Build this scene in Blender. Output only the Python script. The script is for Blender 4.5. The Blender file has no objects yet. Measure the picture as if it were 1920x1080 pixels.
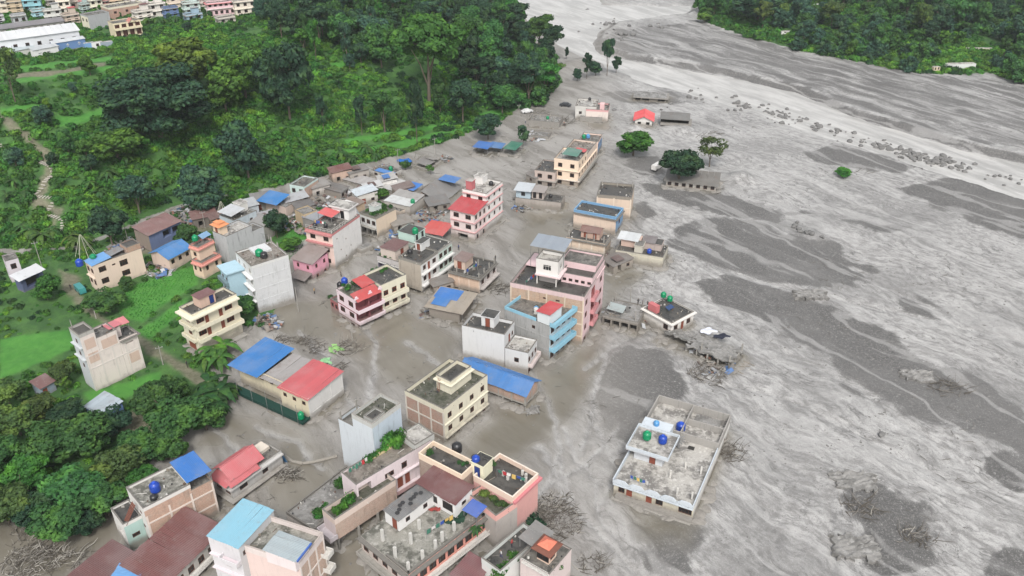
import bpy, bmesh, math, random
import numpy as np
from mathutils import Vector, Matrix
R = random.Random(7)
SC = bpy.context.scene
COL = SC.collection
# ---------------------------------------------------------------- camera, world, sun, exposure
FPX, PITCH, CH = 1600.0, math.radians(30.4), 102.0
cam = bpy.data.objects.new('camera', bpy.data.cameras.new('camera'))
COL.objects.link(cam)
cam.location = (0, 0, CH)
cam.rotation_euler = (math.pi/2 - PITCH, 0, 0)
cam.data.sensor_width = 36
cam.data.lens = FPX/1920*36
cam.data.clip_end = 9000
cam.data.clip_start = 1
SC.camera = cam
SUN_EL, SUN_AZ = math.radians(50), math.radians(176)   # azimuth clockwise from +Y
w = bpy.data.worlds.new('World'); SC.world = w; w.use_nodes = True
nt = w.node_tree; nt.nodes.clear()
sky = nt.nodes.new('ShaderNodeTexSky'); sky.sky_type = 'NISHITA'; sky.sun_disc = False
sky.sun_elevation = SUN_EL; sky.sun_rotation = SUN_AZ; sky.dust_density = 4; sky.air_density = 1.5
hs = nt.nodes.new('ShaderNodeHueSaturation'); hs.inputs['Saturation'].default_value = 0.22
bg = nt.nodes.new('ShaderNodeBackground'); bg.inputs['Strength'].default_value = 0.12
wo = nt.nodes.new('ShaderNodeOutputWorld')
nt.links.new(sky.outputs[0], hs.inputs['Color']); nt.links.new(hs.outputs[0], bg.inputs[0]); nt.links.new(bg.outputs[0], wo.inputs[0])
sl = bpy.data.lights.new('sun', 'SUN'); sl.energy = 1.5; sl.angle = math.radians(12); sl.color = (1, .97, .92)
so = bpy.data.objects.new('sun', sl); COL.objects.link(so)
sd = Vector((math.sin(SUN_AZ)*math.cos(SUN_EL), math.cos(SUN_AZ)*math.cos(SUN_EL), math.sin(SUN_EL)))
so.rotation_euler = sd.to_track_quat('Z', 'Y').to_euler(); so.location = (0, 0, 200)
SC.view_settings.view_transform = 'Standard'; SC.view_settings.look = 'None'
SC.view_settings.exposure = 0.74; SC.view_settings.gamma = 1; SC.view_settings.use_curve_mapping = False
SC.cycles.max_bounces = 4; SC.cycles.diffuse_bounces = 2; SC.cycles.transparent_max_bounces = 6

# ---------------------------------------------------------------- pixel -> place
def ray(px, py):
    a, b = (px-960)/FPX, (540-py)/FPX
    return np.array((a, math.cos(PITCH)+b*math.sin(PITCH), -math.sin(PITCH)+b*math.cos(PITCH)))
def onz(px, py, z=0.0):
    d = ray(px, py); t = (z-CH)/d[2]
    return np.array((d[0]*t, d[1]*t))
def fbm(x, y, sc, octv=4, seed=0, gain=.5):
    x = np.asarray(x, float)/sc; y = np.asarray(y, float)/sc
    out = np.zeros(np.broadcast(x, y).shape); amp = 1; tot = 0
    for o in range(octv):
        xi = np.floor(x).astype(np.int64); yi = np.floor(y).astype(np.int64)
        fx = x-xi; fy = y-yi; fx = fx*fx*(3-2*fx); fy = fy*fy*(3-2*fy)
        def hsh(i, j):
            n = (i*374761393 + j*668265263 + (seed+o)*1274126177) & 0x7fffffff
            n = ((n ^ (n >> 13))*1274126177) & 0x7fffffff
            return ((n ^ (n >> 16)) & 0xffff)/65535.0
        v = (hsh(xi, yi)*(1-fx)+hsh(xi+1, yi)*fx)*(1-fy)+(hsh(xi, yi+1)*(1-fx)+hsh(xi+1, yi+1)*fx)*fy
        out += amp*(v-.5)*2; tot += amp; amp *= gain; x = x*2.03+7.1; y = y*2.03+3.7
    return out/tot
def sdist(P, x, y):
    """signed distance to a closed polygon, positive inside"""
    x = np.asarray(x, float); y = np.asarray(y, float)
    d2 = np.full(x.shape, 1e18); ins = np.zeros(x.shape, bool)
    n = len(P)
    for i in range(n):
        ax, ay = P[i]; bx, by = P[(i+1) % n]
        ex, ey = bx-ax, by-ay
        t = np.clip(((x-ax)*ex+(y-ay)*ey)/(ex*ex+ey*ey+1e-9), 0, 1)
        d2 = np.minimum(d2, (x-ax-t*ex)**2+(y-ay-t*ey)**2)
        c = (ay > y) != (by > y)
        xx = ax+(y-ay)*ex/(ey if abs(ey) > 1e-9 else 1e-9)
        ins ^= c & (x < xx)
    d = np.sqrt(d2)
    return np.where(ins, d, -d)
def sstep(a, b, v):
    t = np.clip((v-a)/(b-a), 0, 1); return t*t*(3-2*t)
def wp(pts, z=0.0): return [tuple(onz(px, py, z)) for px, py in pts]

FARS = wp([(1285, 28), (1150, 44), (1125, 62), (1114, 80), (1126, 99), (1190, 112), (1280, 127), (1400, 149), (1500, 174), (1600, 217), (1700, 247), (1800, 277), (1920, 304), (2200, 384), (2700, 498)])+[(1200, 300), (1200, 900), (300, 900)]
FOOT = wp([(-600, 560), (-300, 520), (0, 478), (150, 470), (240, 432), (330, 392), (400, 376), (470, 362), (560, 344), (650, 324), (750, 295), (830, 265),
           (900, 240), (960, 215), (1010, 190), (1055, 165), (1058, 130), (1030, 95), (990, 65), (955, 30), (935, 0), (920, -60)])
FOOT = FOOT + [(-60, 900), (-1500, 1500), (-1500, 150)]
LOW = wp([(-700, 560), (-300, 500), (0, 470), (150, 460), (330, 385), (480, 350), (600, 380), (645, 410), (625, 440), (560, 470), (548, 510), (560, 560),
          (520, 600), (455, 625), (400, 660), (430, 715), (440, 760), (370, 790), (318, 840), (300, 880), (180, 930), (60, 960), (-100, 985), (-500, 1040), (-900, 1000)])
BANK = wp([(1302, -60), (1303, 10), (1310, 48), (1400, 78), (1500, 107), (1600, 125), (1720, 146), (1800, 150), (1850, 146), (1920, 166), (2100, 200), (2500, 280)])+[(900, 300), (900, 1500), (200, 1500)]
RIV = wp([(880, -180), (935, -60), (968, 10), (1003, 52), (1030, 72), (1062, 92), (1092, 104), (1120, 122), (1165, 136), (1210, 155), (1300, 178), (1400, 205), (1480, 235),
          (1600, 270), (1750, 320), (1920, 370), (2200, 460), (2600, 600), (3200, 700), (2700, 500), (2200, 385), (1920, 305), (1800, 278), (1700, 248), (1600, 218), (1500, 175), (1400, 150), (1280, 128),
          (1190, 113), (1125, 100), (1112, 80), (1125, 60), (1150, 42), (1290, 26), (1295, 10), (1130, 8), (1100, -60), (1060, -180)])
MOUNDS = [(1388, 335, 5, 2.2), (1230, 735, 12, .5), (1232, 312, 6, 1.0), (1275, 240, 7, 1.1), (1525, 442, 3, .8), (1192, 242, 4, 1.2), (1300, 250, 6, .8), (1130, 160, 12, 1.5), (1180, 90, 10, .8), (1095, 120, 9, 2.5)]
MOUNDS = [(*onz(a, b), r, h) for a, b, r, h in MOUNDS]
def pdist(L, x, y):
    d2 = np.full(np.shape(x), 1e9)
    for (ax, ay), (bx, by) in zip(L[:-1], L[1:]):
        ex, ey = bx-ax, by-ay; t = np.clip(((x-ax)*ex+(y-ay)*ey)/(ex*ex+ey*ey), 0, 1); d2 = np.minimum(d2, (x-ax-t*ex)**2+(y-ay-t*ey)**2)
    return np.sqrt(d2)
CHAN = [wp(p) for p in ([(985, 690), (1012, 715), (1022, 745), (1042, 790), (1048, 850), (1030, 900), (1000, 950)], [(1150, 640), (1130, 690), (1112, 740), (1110, 790), (1090, 840)], [(1060, 800), (1080, 860), (1118, 900), (1122, 960), (1180, 1040)],
        [(1048, 850), (1062, 900), (1072, 960)], [(1160, 800), (1100, 870), (1040, 900), (1005, 930)], [(1010, 835), (1042, 880), (1058, 930)], [(1050, 930), (1110, 985), (1150, 1030), (1200, 1085)], [(1245, 640), (1290, 700), (1350, 722), (1450, 740), (1600, 800)],
        [(1100, 690), (1150, 650), (1240, 600)], [(660, 590), (705, 640), (698, 700), (690, 760)], [(480, 800), (560, 830), (600, 880)], [(1120, 800), (1160, 880), (1130, 940)], [(1200, 480), (1300, 560), (1420, 640), (1600, 720), (1800, 860), (1920, 960)],
        [(1250, 470), (1400, 520), (1560, 560), (1750, 600), (1920, 640)], [(1380, 800), (1450, 850), (1530, 900), (1560, 960), (1560, 1080)], [(1330, 780), (1400, 880), (1440, 960), (1460, 1080)], [(1500, 760), (1640, 830), (1780, 900), (1900, 1000)], [(1600, 500), (1750, 580), (1920, 700)],
        [(760, 640), (820, 680), (860, 740)], [(560, 620), (620, 680), (660, 760)], [(400, 800), (450, 850), (500, 860)])]
def chan(x, y):
    w_ = .5*fbm(x, y, 3, 3, 77); m = np.zeros(np.shape(x))
    for L in CHAN:
        A_ = np.array(L); s = (x > A_[:, 0].min()-4) & (x < A_[:, 0].max()+4) & (y > A_[:, 1].min()-4) & (y < A_[:, 1].max()+4)
        if s.any():
            m[s] = np.maximum(m[s], np.exp(-((pdist(L, x[s]+w_[s]*1.6, y[s]+w_[s])/(.42+.003*y[s]))**2)))
    return m
def hf(x, y, fine=False):
    x = np.asarray(x, float); y = np.asarray(y, float)
    d = sdist(FOOT, x, y) + 3*fbm(x, y, 22, 2, 5)
    h = 19*sstep(0, 88, d)+.05*np.clip(d, 0, 40)
    q = 2.3; t = h/q; fl = np.floor(t); terr = q*(fl+sstep(.5, .95, t-fl))
    h = np.where(d > 0, .35*h+.65*terr, 0)
    h = h + 1.3*sstep(0, 10, sdist(LOW, x, y)+2*fbm(x, y, 9, 2, 8))*sstep(14, 0, d)
    h = h + 3.5*sstep(0, 22, sdist(BANK, x, y)+3*fbm(x, y, 14, 2, 9)) + 14*sstep(40, 260, sdist(BANK, x, y))
    rv = sdist(RIV, x, y) + 2.2*fbm(x, y, 9, 3, 11)
    h = h - 1.0*sstep(-1.5, 2.5, rv)
    h = h + 1.5*sstep(.5, 3.2, sdist(FARS, x, y)+1.2*fbm(x, y, 7, 3, 12))
    for mx, my, r, mh in MOUNDS:
        h = h + mh*np.exp(-((x-mx)**2+(y-my)**2)/(r*r*.6))
    if fine:
        mud = sstep(3, -3, d)*sstep(4, -2, sdist(LOW, x, y))*sstep(1, -1, rv)
        a = x*.5-y*.87; b = x*.87+y*.5
        east = sstep(5, 30, x+(y-120)*-.05)
        h = h + mud*(.16*fbm(a*.25, b, 2.6, 4, 21)*(.4+east) + .10*fbm(x, y, 1.2, 3, 22)*(.2+east) + .35*fbm(a*.3, b, 14, 2, 23)*east)
        h = h - .30*chan(x, y)
        h = h + (1-mud)*np.where(rv > 0, 0, .35*fbm(x, y, 3, 3, 24))
    return h
def hz(x, y): return float(hf(np.array([x]), np.array([y]))[0])
def hit(px, py):
    """where the line of sight through a pixel meets the terrain"""
    d = ray(px, py); n = 260
    t0, t1 = (CH-34)/-d[2], (CH+1.5)/-d[2]
    ts = np.linspace(t0, t1, n); xs, ys, zs = d[0]*ts, d[1]*ts, CH+d[2]*ts
    hh = hf(xs, ys); k = int(np.argmax(zs <= hh)) if np.any(zs <= hh) else n-1
    return Vector((xs[k], ys[k], hh[k]))
def scale_at(p):   # photo pixels per metre at a point
    z = p[1]*math.cos(PITCH)+(CH-p[2])*math.sin(PITCH)
    return FPX/z

# ---------------------------------------------------------------- materials
MATS = {}
class N:
    def __init__(s, name):
        s.m = bpy.data.materials.new(name); s.m.use_nodes = True; s.t = s.m.node_tree
        s.b = s.t.nodes['Principled BSDF']; s.o = s.t.nodes['Material Output']
    def n(s, typ, ins=None, **kw):
        nd = s.t.nodes.new('ShaderNode'+typ)
        for k, v in kw.items(): setattr(nd, k, v)
        for k, v in (ins or {}).items():
            if isinstance(v, bpy.types.NodeSocket): s.t.links.new(v, nd.inputs[k])
            else: nd.inputs[k].default_value = v
        return nd
    def noise(s, vec, sc, det=4, rough=.6): return s.n('TexNoise', {'Vector': vec, 'Scale': sc, 'Detail': det, 'Roughness': rough}).outputs['Fac']
    def mapp(s, vec, scale=(1, 1, 1), rot=(0, 0, 0), loc=(0, 0, 0)): return s.n('Mapping', {'Vector': vec, 'Scale': scale, 'Rotation': rot, 'Location': loc}).outputs[0]
    def ramp(s, fac, a, b): return s.n('MapRange', {'Value': fac, 'From Min': a, 'From Max': b}, interpolation_type='SMOOTHSTEP').outputs[0]
    def mix(s, f, a, b):
        nd = s.n('Mix', data_type='RGBA')
        for k, v in ((0, f), (6, a), (7, b)):
            if isinstance(v, bpy.types.NodeSocket): s.t.links.new(v, nd.inputs[k])
            else: nd.inputs[k].default_value = v if k == 0 else (*v[:3], 1)
        return nd.outputs[2]
    def math(s, op, a, b=0.0, clamp=False):
        nd = s.n('Math', operation=op, use_clamp=clamp)
        for k, v in ((0, a), (1, b)):
            if isinstance(v, bpy.types.NodeSocket): s.t.links.new(v, nd.inputs[k])
            else: nd.inputs[k].default_value = v
        return nd.outputs[0]
    def out(s, col, rough=.8, bump=None, bs=.3, bd=.05, metal=0, spec=None):
        def st(k, v):
            if isinstance(v, bpy.types.NodeSocket): s.t.links.new(v, s.b.inputs[k])
            else: s.b.inputs[k].default_value = v if not isinstance(v, tuple) else (*v[:3], 1)
        st('Base Color', col); st('Roughness', rough); st('Metallic', metal)
        if spec is not None: st('Specular IOR Level', spec)
        if bump is not None:
            bn = s.n('Bump', {'Height': bump, 'Strength': bs, 'Distance': bd}); s.t.links.new(bn.outputs[0], s.b.inputs['Normal'])
        return s.m
def sh(c):   # display colour 0..255 -> linear albedo, photo exposure taken out
    return tuple(((v/255)**2.2)*.76 for v in c)
def plaster(c, stain=.5, key=None):
    k = ('pl', c, stain)
    if k in MATS: return MATS[k]
    N_ = N('plaster'); a = sh(c)
    co = N_.n('TexCoord').outputs['Object']
    geo = N_.n('NewGeometry').outputs['Position']
    st = N_.noise(N_.mapp(geo, (1.3, 1.3, .16)), 1.6, 5, .65)
    bl = N_.noise(geo, .55, 5, .7)
    fi = N_.noise(geo, 7, 3)
    a = tuple(.76*x+.25*max(a) for x in a)
    g = tuple(.22*x+.05 for x in a)
    m = N_.math('MULTIPLY', N_.ramp(st, .52, .80), stain*1.0, True)
    m2 = N_.math('MULTIPLY', N_.ramp(bl, .50, .78), stain*.75, True)
    c1 = N_.mix(m, a, g); c1 = N_.mix(m2, c1, tuple(.5*x+.06 for x in a))
    c1 = N_.mix(N_.math('MULTIPLY', fi, .22), c1, tuple(.6*x for x in a))
    z = N_.n('SeparateXYZ', {0: geo}).outputs[2]                     # flood line: dried mud on the lowest metre
    lowm = N_.ramp(N_.math('ADD', z, N_.math('MULTIPLY', bl, -2.4)), 1.15, -.6)
    c1 = N_.mix(N_.math('MULTIPLY', lowm, .85), c1, (.20, .18, .155))
    MATS[k] = N_.out(c1, .85, fi, .25, .03); return MATS[k]
def brick(c=(196, 150, 122), key=None):
    k = ('br', c)
    if k in MATS: return MATS[k]
    N_ = N('brick'); a = sh(c)
    geo = N_.n('NewGeometry').outputs['Position']; co = N_.n('TexCoord').outputs['Object']
    sp = N_.n('SeparateXYZ', {0: co})
    v = N_.n('CombineXYZ', {0: N_.math('ADD', sp.outputs[0], sp.outputs[1]), 1: sp.outputs[2], 2: 0.0}).outputs[0]
    bt = N_.n('TexBrick', {'Vector': v, 'Scale': 1.0, 'Mortar Size': .014, 'Brick Width': .25, 'Row Height': .085,
              'Color1': (*a, 1), 'Color2': (a[0]*.7, a[1]*.62, a[2]*.6, 1), 'Mortar': (.36, .33, .29, 1)})
    bl = N_.noise(geo, .5, 5, .7)
    c1 = N_.mix(N_.math('MULTIPLY', N_.ramp(bl, .42, .72), .6), bt.outputs[0], (.34, .30, .25))
    c1 = N_.mix(N_.math('MULTIPLY', N_.ramp(N_.noise(N_.mapp(geo, (1.2, 1.2, .15)), 1.5, 5), .52, .75), .55), c1, (.12, .10, .085))
    z = N_.n('SeparateXYZ', {0: geo}).outputs[2]
    lowm = N_.ramp(N_.math('ADD', z, N_.math('MULTIPLY', bl, -2.4)), 1.15, -.6)
    c1 = N_.mix(N_.math('MULTIPLY', lowm, .85), c1, (.20, .18, .155))
    MATS[k] = N_.out(c1, .9, bt.outputs['Fac'], .3, .02); return MATS[k]
def roofm(kind):
    k = ('rf', kind)
    if k in MATS: return MATS[k]
    N_ = N('roof_'+kind)
    geo = N_.n('NewGeometry').outputs['Position']
    a, b, c = {'dark': ((.034, .032, .03), (.075, .07, .064), (.02, .02, .019)), 'light': ((.42, .40, .37), (.16, .15, .14), (.6, .58, .55)),
               'mid': ((.15, .14, .125), (.05, .047, .042), (.28, .265, .24)), 'moss': ((.085, .085, .066), (.035, .04, .022), (.17, .165, .14)),
               'worn': ((.27, .26, .23), (.085, .083, .068), (.42, .405, .37)), 'brown': ((.22, .19, .165), (.10, .085, .07), (.30, .27, .24)), 'mud': ((.235, .226, .215), (.13, .125, .118), (.33, .322, .312))}[kind]
    n1 = N_.noise(geo, .42, 6, .68); n2 = N_.noise(geo, 1.3, 5, .7); n3 = N_.noise(geo, 5, 3)
    c1 = N_.mix(N_.ramp(n1, .42, .6), a, b); c1 = N_.mix(N_.math('MULTIPLY', N_.ramp(n2, .5, .68), .8), c1, c)
    c1 = N_.mix(N_.math('MULTIPLY', n3, .25), c1, (.1, .1, .09))
    MATS[k] = N_.out(c1, N_.ramp(n1, .2, .8), n3, .4, .03); return MATS[k]
def tinc(c, rust=.3):
    k = ('tin', c, rust)
    if k in MATS: return MATS[k]
    N_ = N('painted_tin'); a = tuple(x*.84+.03 for x in sh(c))
    geo = N_.n('NewGeometry').outputs['Position']; rnd = N_.n('ObjectInfo').outputs['Random']
    n1 = N_.noise(geo, .5, 6, .7); n2 = N_.noise(N_.mapp(geo, (1, 1, 1)), 2.4, 4, .7)
    c1 = N_.mix(N_.math('MULTIPLY', rnd, .35), a, tuple(x*.62+.02 for x in a))
    n0 = N_.noise(geo, .22, 4, .6); c1 = N_.mix(N_.math('MULTIPLY', N_.ramp(n0, .42, .66), .32), c1, tuple(.62*x+.14 for x in a))
    c1 = N_.mix(N_.math('MULTIPLY', N_.ramp(N_.noise(N_.mapp(geo, (1, 1, 1)), 1.1, 6, .75), .56, .70), .35+.3*rust), c1, (.20, .185, .165))
    c1 = N_.mix(N_.math('MULTIPLY', N_.ramp(n1, .5, .72), rust), c1, (.16, .12, .10))
    c1 = N_.mix(N_.math('MULTIPLY', N_.ramp(n2, .55, .75), rust*.8), c1, (.32, .29, .26))
    MATS[k] = N_.out(c1, .55, n2, .15, .02); return MATS[k]
def flatm(name, c, rough=.7, metal=0, lin=False):
    k = ('fl', name, c, rough)
    if k in MATS: return MATS[k]
    N_ = N(name); a = c if lin else sh(c)
    co = N_.n('NewGeometry').outputs['Position']; n1 = N_.noise(co, 2.5, 4, .65)
    MATS[k] = N_.out(N_.mix(N_.math('MULTIPLY', N_.ramp(n1, .35, .75), .5), a, tuple(x*.6 for x in a)), rough, n1, .15, .02, metal); return MATS[k]
GLASS = flatm('window_glass', (.014, .015, .017), .38, lin=True)
WOODF = flatm('dark_wood', (.10, .045, .03), .6, lin=True)
WHITEF = flatm('white_paint', (225, 222, 216), .6)
REDDOOR = flatm('red_brown_wood', (.22, .06, .035), .6, lin=True)
CONC = flatm('concrete', (.30, .285, .26), .9, lin=True)
CONCD = flatm('weathered_concrete', (.16, .15, .135), .9, lin=True)
STEEL = flatm('grey_steel', (.28, .28, .28), .5, .5, lin=True)
BAMBOO = flatm('grey_wood', (.24, .21, .17), .85, lin=True)
BARK = flatm('bark', (.13, .105, .08), .95, lin=True)
MUDM = flatm('dried_mud', (.25, .235, .215), .8, lin=True)
def foliage(c, var=.5):
    k = ('fo', c)
    if k in MATS: return MATS[k]
    N_ = N('foliage'); geo = N_.n('NewGeometry').outputs['Position']; oi = N_.n('ObjectInfo').outputs['Random']
    n1 = N_.noise(geo, .32, 3, .6); n2 = N_.noise(geo, 1.7, 3, .7)
    lo = (c[0]*.45, c[1]*.5, c[2]*.75); hi = (min(.3, c[0]*1.75+.008), c[1]*1.6, c[2]*1.1)
    c1 = N_.mix(N_.ramp(n2, .3, .72), lo, c); c1 = N_.mix(N_.math('MULTIPLY', N_.ramp(n1, .46, .68), .75), c1, hi)
    hsv = N_.n('HueSaturation', {'Color': c1, 'Hue': N_.math('ADD', .485, N_.math('MULTIPLY', oi, .03)), 'Value': N_.math('ADD', .8, N_.math('MULTIPLY', oi, .4))}).outputs[0]
    N_.out(hsv, .65, spec=.25)
    tr = N_.n('BsdfTranslucent', {'Color': hsv}); mx = N_.n('MixShader', {0: .28, 1: N_.b.outputs[0], 2: tr.outputs[0]})
    N_.t.links.new(mx.outputs[0], N_.o.inputs[0]); MATS[k] = N_.m; return N_.m

# ---------------------------------------------------------------- objects
def link(o, parent=None):
    COL.objects.link(o)
    if parent is not None: o.parent = parent
    return o
def tag(o, label=None, cat=None, group=None, kind=None):
    if label: o['label'] = label
    if cat: o['category'] = cat
    if group: o['group'] = group
    if kind: o['kind'] = kind
    return o
def empty(name, loc, rz=0, label=None, cat=None, group=None):
    o = bpy.data.objects.new(name, None); link(o); o.location = loc; o.rotation_euler = (0, 0, rz); o.empty_display_size = .5
    return tag(o, label, cat, group)
def fit_label(l): return ' '.join(l.split()[:16])
class MB:
    """collects polygons, becomes ONE mesh object; several materials allowed"""
    def __init__(s): s.v = []; s.f = []; s.mi = []; s.mats = []
    def mat(s, m):
        if m not in s.mats: s.mats.append(m)
        return s.mats.index(m)
    def quad(s, p, m=None):
        n = len(s.v); s.v += [tuple(q) for q in p]; s.f.append(tuple(range(n, n+len(p)))); s.mi.append(s.mat(m) if m else 0)
    def box(s, a, b, m=None, M=None):
        x0, y0, z0 = a; x1, y1, z1 = b
        c = [(x0, y0, z0), (x1, y0, z0), (x1, y1, z0), (x0, y1, z0), (x0, y0, z1), (x1, y0, z1), (x1, y1, z1), (x0, y1, z1)]
        if M is not None: c = [tuple(M @ Vector(q)) for q in c]
        n = len(s.v); s.v += c
        for q in ((3, 2, 1, 0), (4, 5, 6, 7), (0, 1, 5, 4), (1, 2, 6, 5), (2, 3, 7, 6), (3, 0, 4, 7)):
            s.f.append(tuple(n+i for i in q)); s.mi.append(s.mat(m) if m else 0)
    def ring(s, x0, y0, x1, y1, t, z0, z1, m=None):
        for a, b in (((x0, y0), (x1, y0+t)), ((x0, y1-t), (x1, y1)), ((x0, y0+t), (x0+t, y1-t)), ((x1-t, y0+t), (x1, y1-t))):
            s.box((*a, z0), (*b, z1), m)
    def tube(s, p, q, r0, r1=None, n=6, m=None):
        r1 = r0 if r1 is None else r1; p = Vector(p); q = Vector(q); d = (q-p).normalized()
        u = d.orthogonal().normalized(); w_ = d.cross(u); k = len(s.v)
        for c, r in ((p, r0), (q, r1)):
            for i in range(n):
                a = 2*math.pi*i/n; s.v.append(tuple(c+u*math.cos(a)*r+w_*math.sin(a)*r))
        for i in range(n):
            j = (i+1) % n; s.f.append((k+i, k+j, k+n+j, k+n+i)); s.mi.append(s.mat(m) if m else 0)
        s.f.append(tuple(k+i for i in reversed(range(n)))); s.mi.append(s.mat(m) if m else 0)
        s.f.append(tuple(k+n+i for i in range(n))); s.mi.append(s.mat(m) if m else 0)
    def lathe(s, prof, c=(0, 0, 0), n=14, m=None):
        k = len(s.v)
        for r, z in prof:
            for i in range(n):
                a = 2*math.pi*i/n; s.v.append((c[0]+r*math.cos(a), c[1]+r*math.sin(a), c[2]+z))
        for j in range(len(prof)-1):
            for i in range(n):
                i2 = (i+1) % n; s.f.append((k+j*n+i, k+j*n+i2, k+(j+1)*n+i2, k+(j+1)*n+i)); s.mi.append(s.mat(m) if m else 0)
        s.f.append(tuple(k+(len(prof)-1)*n+i for i in range(n))); s.mi.append(s.mat(m) if m else 0)
    def mesh(s, name, m=None):
        me = bpy.data.meshes.new(name); me.from_pydata(s.v, [], s.f)
        for mm in (s.mats or [m]): me.materials.append(mm)
        if len(s.mats) > 1: me.polygons.foreach_set('material_index', s.mi)
        me.update(); return me
    def build(s, name, m=None, parent=None, **kw):
        o = bpy.data.objects.new(name, s.mesh(name, m)); link(o, parent)
        return tag(o, **kw)
def inst(name, me, parent=None, loc=(0, 0, 0), rot=(0, 0, 0), sc=(1, 1, 1), mat=None, **kw):
    o = bpy.data.objects.new(name, me); link(o, parent); o.location = loc; o.rotation_euler = rot; o.scale = sc
    if mat is not None:
        o.material_slots[0].link = 'OBJECT'; o.material_slots[0].material = mat
    return tag(o, **kw)
def npmesh(name, verts, faces, mat, smooth=False):
    me = bpy.data.meshes.new(name); verts = np.asarray(verts, np.float32); faces = np.asarray(faces, np.int32)
    me.vertices.add(len(verts)); me.vertices.foreach_set('co', verts.ravel())
    k = faces.shape[1]; me.loops.add(faces.size); me.loops.foreach_set('vertex_index', faces.ravel())
    me.polygons.add(len(faces)); me.polygons.foreach_set('loop_start', np.arange(0, faces.size, k, dtype=np.int32))
    me.polygons.foreach_set('loop_total', np.full(len(faces), k, dtype=np.int32))
    if smooth: me.polygons.foreach_set('use_smooth', np.ones(len(faces), bool))
    me.materials.append(mat); me.update(calc_edges=True); me.validate(); return me

# ---------------------------------------------------------------- ground: one sheet, river, far skirt
DARK = [wp(p) for p in (
    [(1245, 425), (1330, 405), (1440, 425), (1560, 462), (1640, 505), (1600, 540), (1500, 535), (1420, 520), (1330, 490), (1262, 462)],
    [(1310, 530), (1360, 520), (1480, 545), (1560, 575), (1650, 615), (1700, 650), (1760, 680), (1830, 700), (1920, 780), (1920, 840), (1780, 800), (1680, 765), (1590, 740), (1575, 690), (1530, 655), (1450, 620), (1350, 570)],
    [(1660, 350), (1740, 333), (1830, 338), (1925, 362), (2000, 400), (1990, 480), (1900, 440), (1780, 395)],
    [(1195, 342), (1280, 350), (1400, 370), (1515, 402), (1460, 412), (1340, 398), (1220, 365)],
    [(1130, 685), (1180, 650), (1240, 655), (1275, 700), (1290, 740), (1255, 790), (1205, 835), (1150, 800), (1120, 735)],
    [(1490, 285), (1560, 275), (1640, 290), (1740, 315), (1640, 320), (1550, 308)],
    [(1105, 92), (1150, 60), (1310, 45), (1500, 105), (1700, 140), (1925, 165), (2300, 230), (2300, 400), (1920, 296), (1700, 242), (1500, 170), (1280, 122)],
    [(1125, 180), (1190, 168), (1255, 172), (1300, 195), (1200, 198)],
    [(1190, 985), (1270, 975), (1310, 1010), (1290, 1060), (1220, 1060)],
    [(1600, 900), (1650, 885), (1720, 950), (1740, 1040), (1660, 1070), (1610, 1000)],
    [(1590, 415), (1640, 413), (1710, 428), (1640, 437)],
    [(1700, 560), (1760, 565), (1790, 595), (1760, 610), (1700, 590)],
    [(1170, 400), (1210, 380), (1230, 400), (1200, 430)],
    [(1850, 860), (1900, 850), (1960, 900), (1940, 950), (1880, 930)],
    [(1820, 1045), (1890, 1035), (1960, 1060), (1960, 1100), (1830, 1100)],
    [(1175, 300), (1235, 292), (1240, 325), (1180, 325)])]
POND = [wp(p) for p in (
    [(985, 400), (1060, 395), (1110, 400), (1060, 470), (1130, 500), (1200, 510), (1180, 560), (1140, 590), (1120, 700), (1080, 780), (1010, 830), (930, 900), (860, 850), (1000, 700), (1060, 690), (1090, 650), (1130, 500), (960, 470)],
    [(480, 570), (620, 560), (760, 590), (860, 640), (860, 680), (760, 740), (700, 700), (640, 650), (560, 640)],
    [(1165, 935), (1310, 985), (1290, 1010), (1200, 1000)],
    [(400, 780), (560, 800), (630, 900), (560, 980), (500, 950), (520, 830), (380, 830)],
    [(1098, 228), (1142, 232), (1145, 245), (1098, 245)],
    [(-200, 960), (200, 960), (230, 1020), (100, 1100), (-200, 1100)],
    [(600, 990), (1000, 990), (900, 1130), (600, 1130)])]
PADDY = [wp(p, 1.0) for p in (
    [(228, 545), (300, 520), (378, 496), (372, 535), (330, 560), (285, 590), (268, 606), (240, 600), (215, 575)],
    [(508, 460), (548, 432), (575, 440), (572, 470), (545, 482), (520, 478)],
    [(262, 622), (300, 596), (338, 566), (352, 560), (345, 584), (300, 622), (280, 640)], [(0, 640), (130, 620), (140, 655), (60, 690), (0, 712)],
    [(160, 740), (300, 700), (300, 725), (180, 770)])]
PADDY += [[tuple(hit(*q)[:2]) for q in p] for p in ([(625, 285), (760, 262), (900, 232), (905, 239), (770, 273), (640, 296)], [(640, 262), (750, 246), (860, 226), (862, 233), (755, 255), (645, 271)], [(100, 222), (212, 202), (216, 216), (110, 238)],
    [(0, 128), (210, 106), (212, 113), (0, 140)], [(20, 150), (210, 123), (212, 131), (20, 160)], [(895, 212), (1000, 190), (1005, 199), (900, 225)], [(0, 205), (90, 196), (95, 204), (0, 216)], [(640, 92), (740, 80), (742, 90), (650, 102)], [(620, 120), (700, 104), (705, 111), (630, 130)])]
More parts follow.
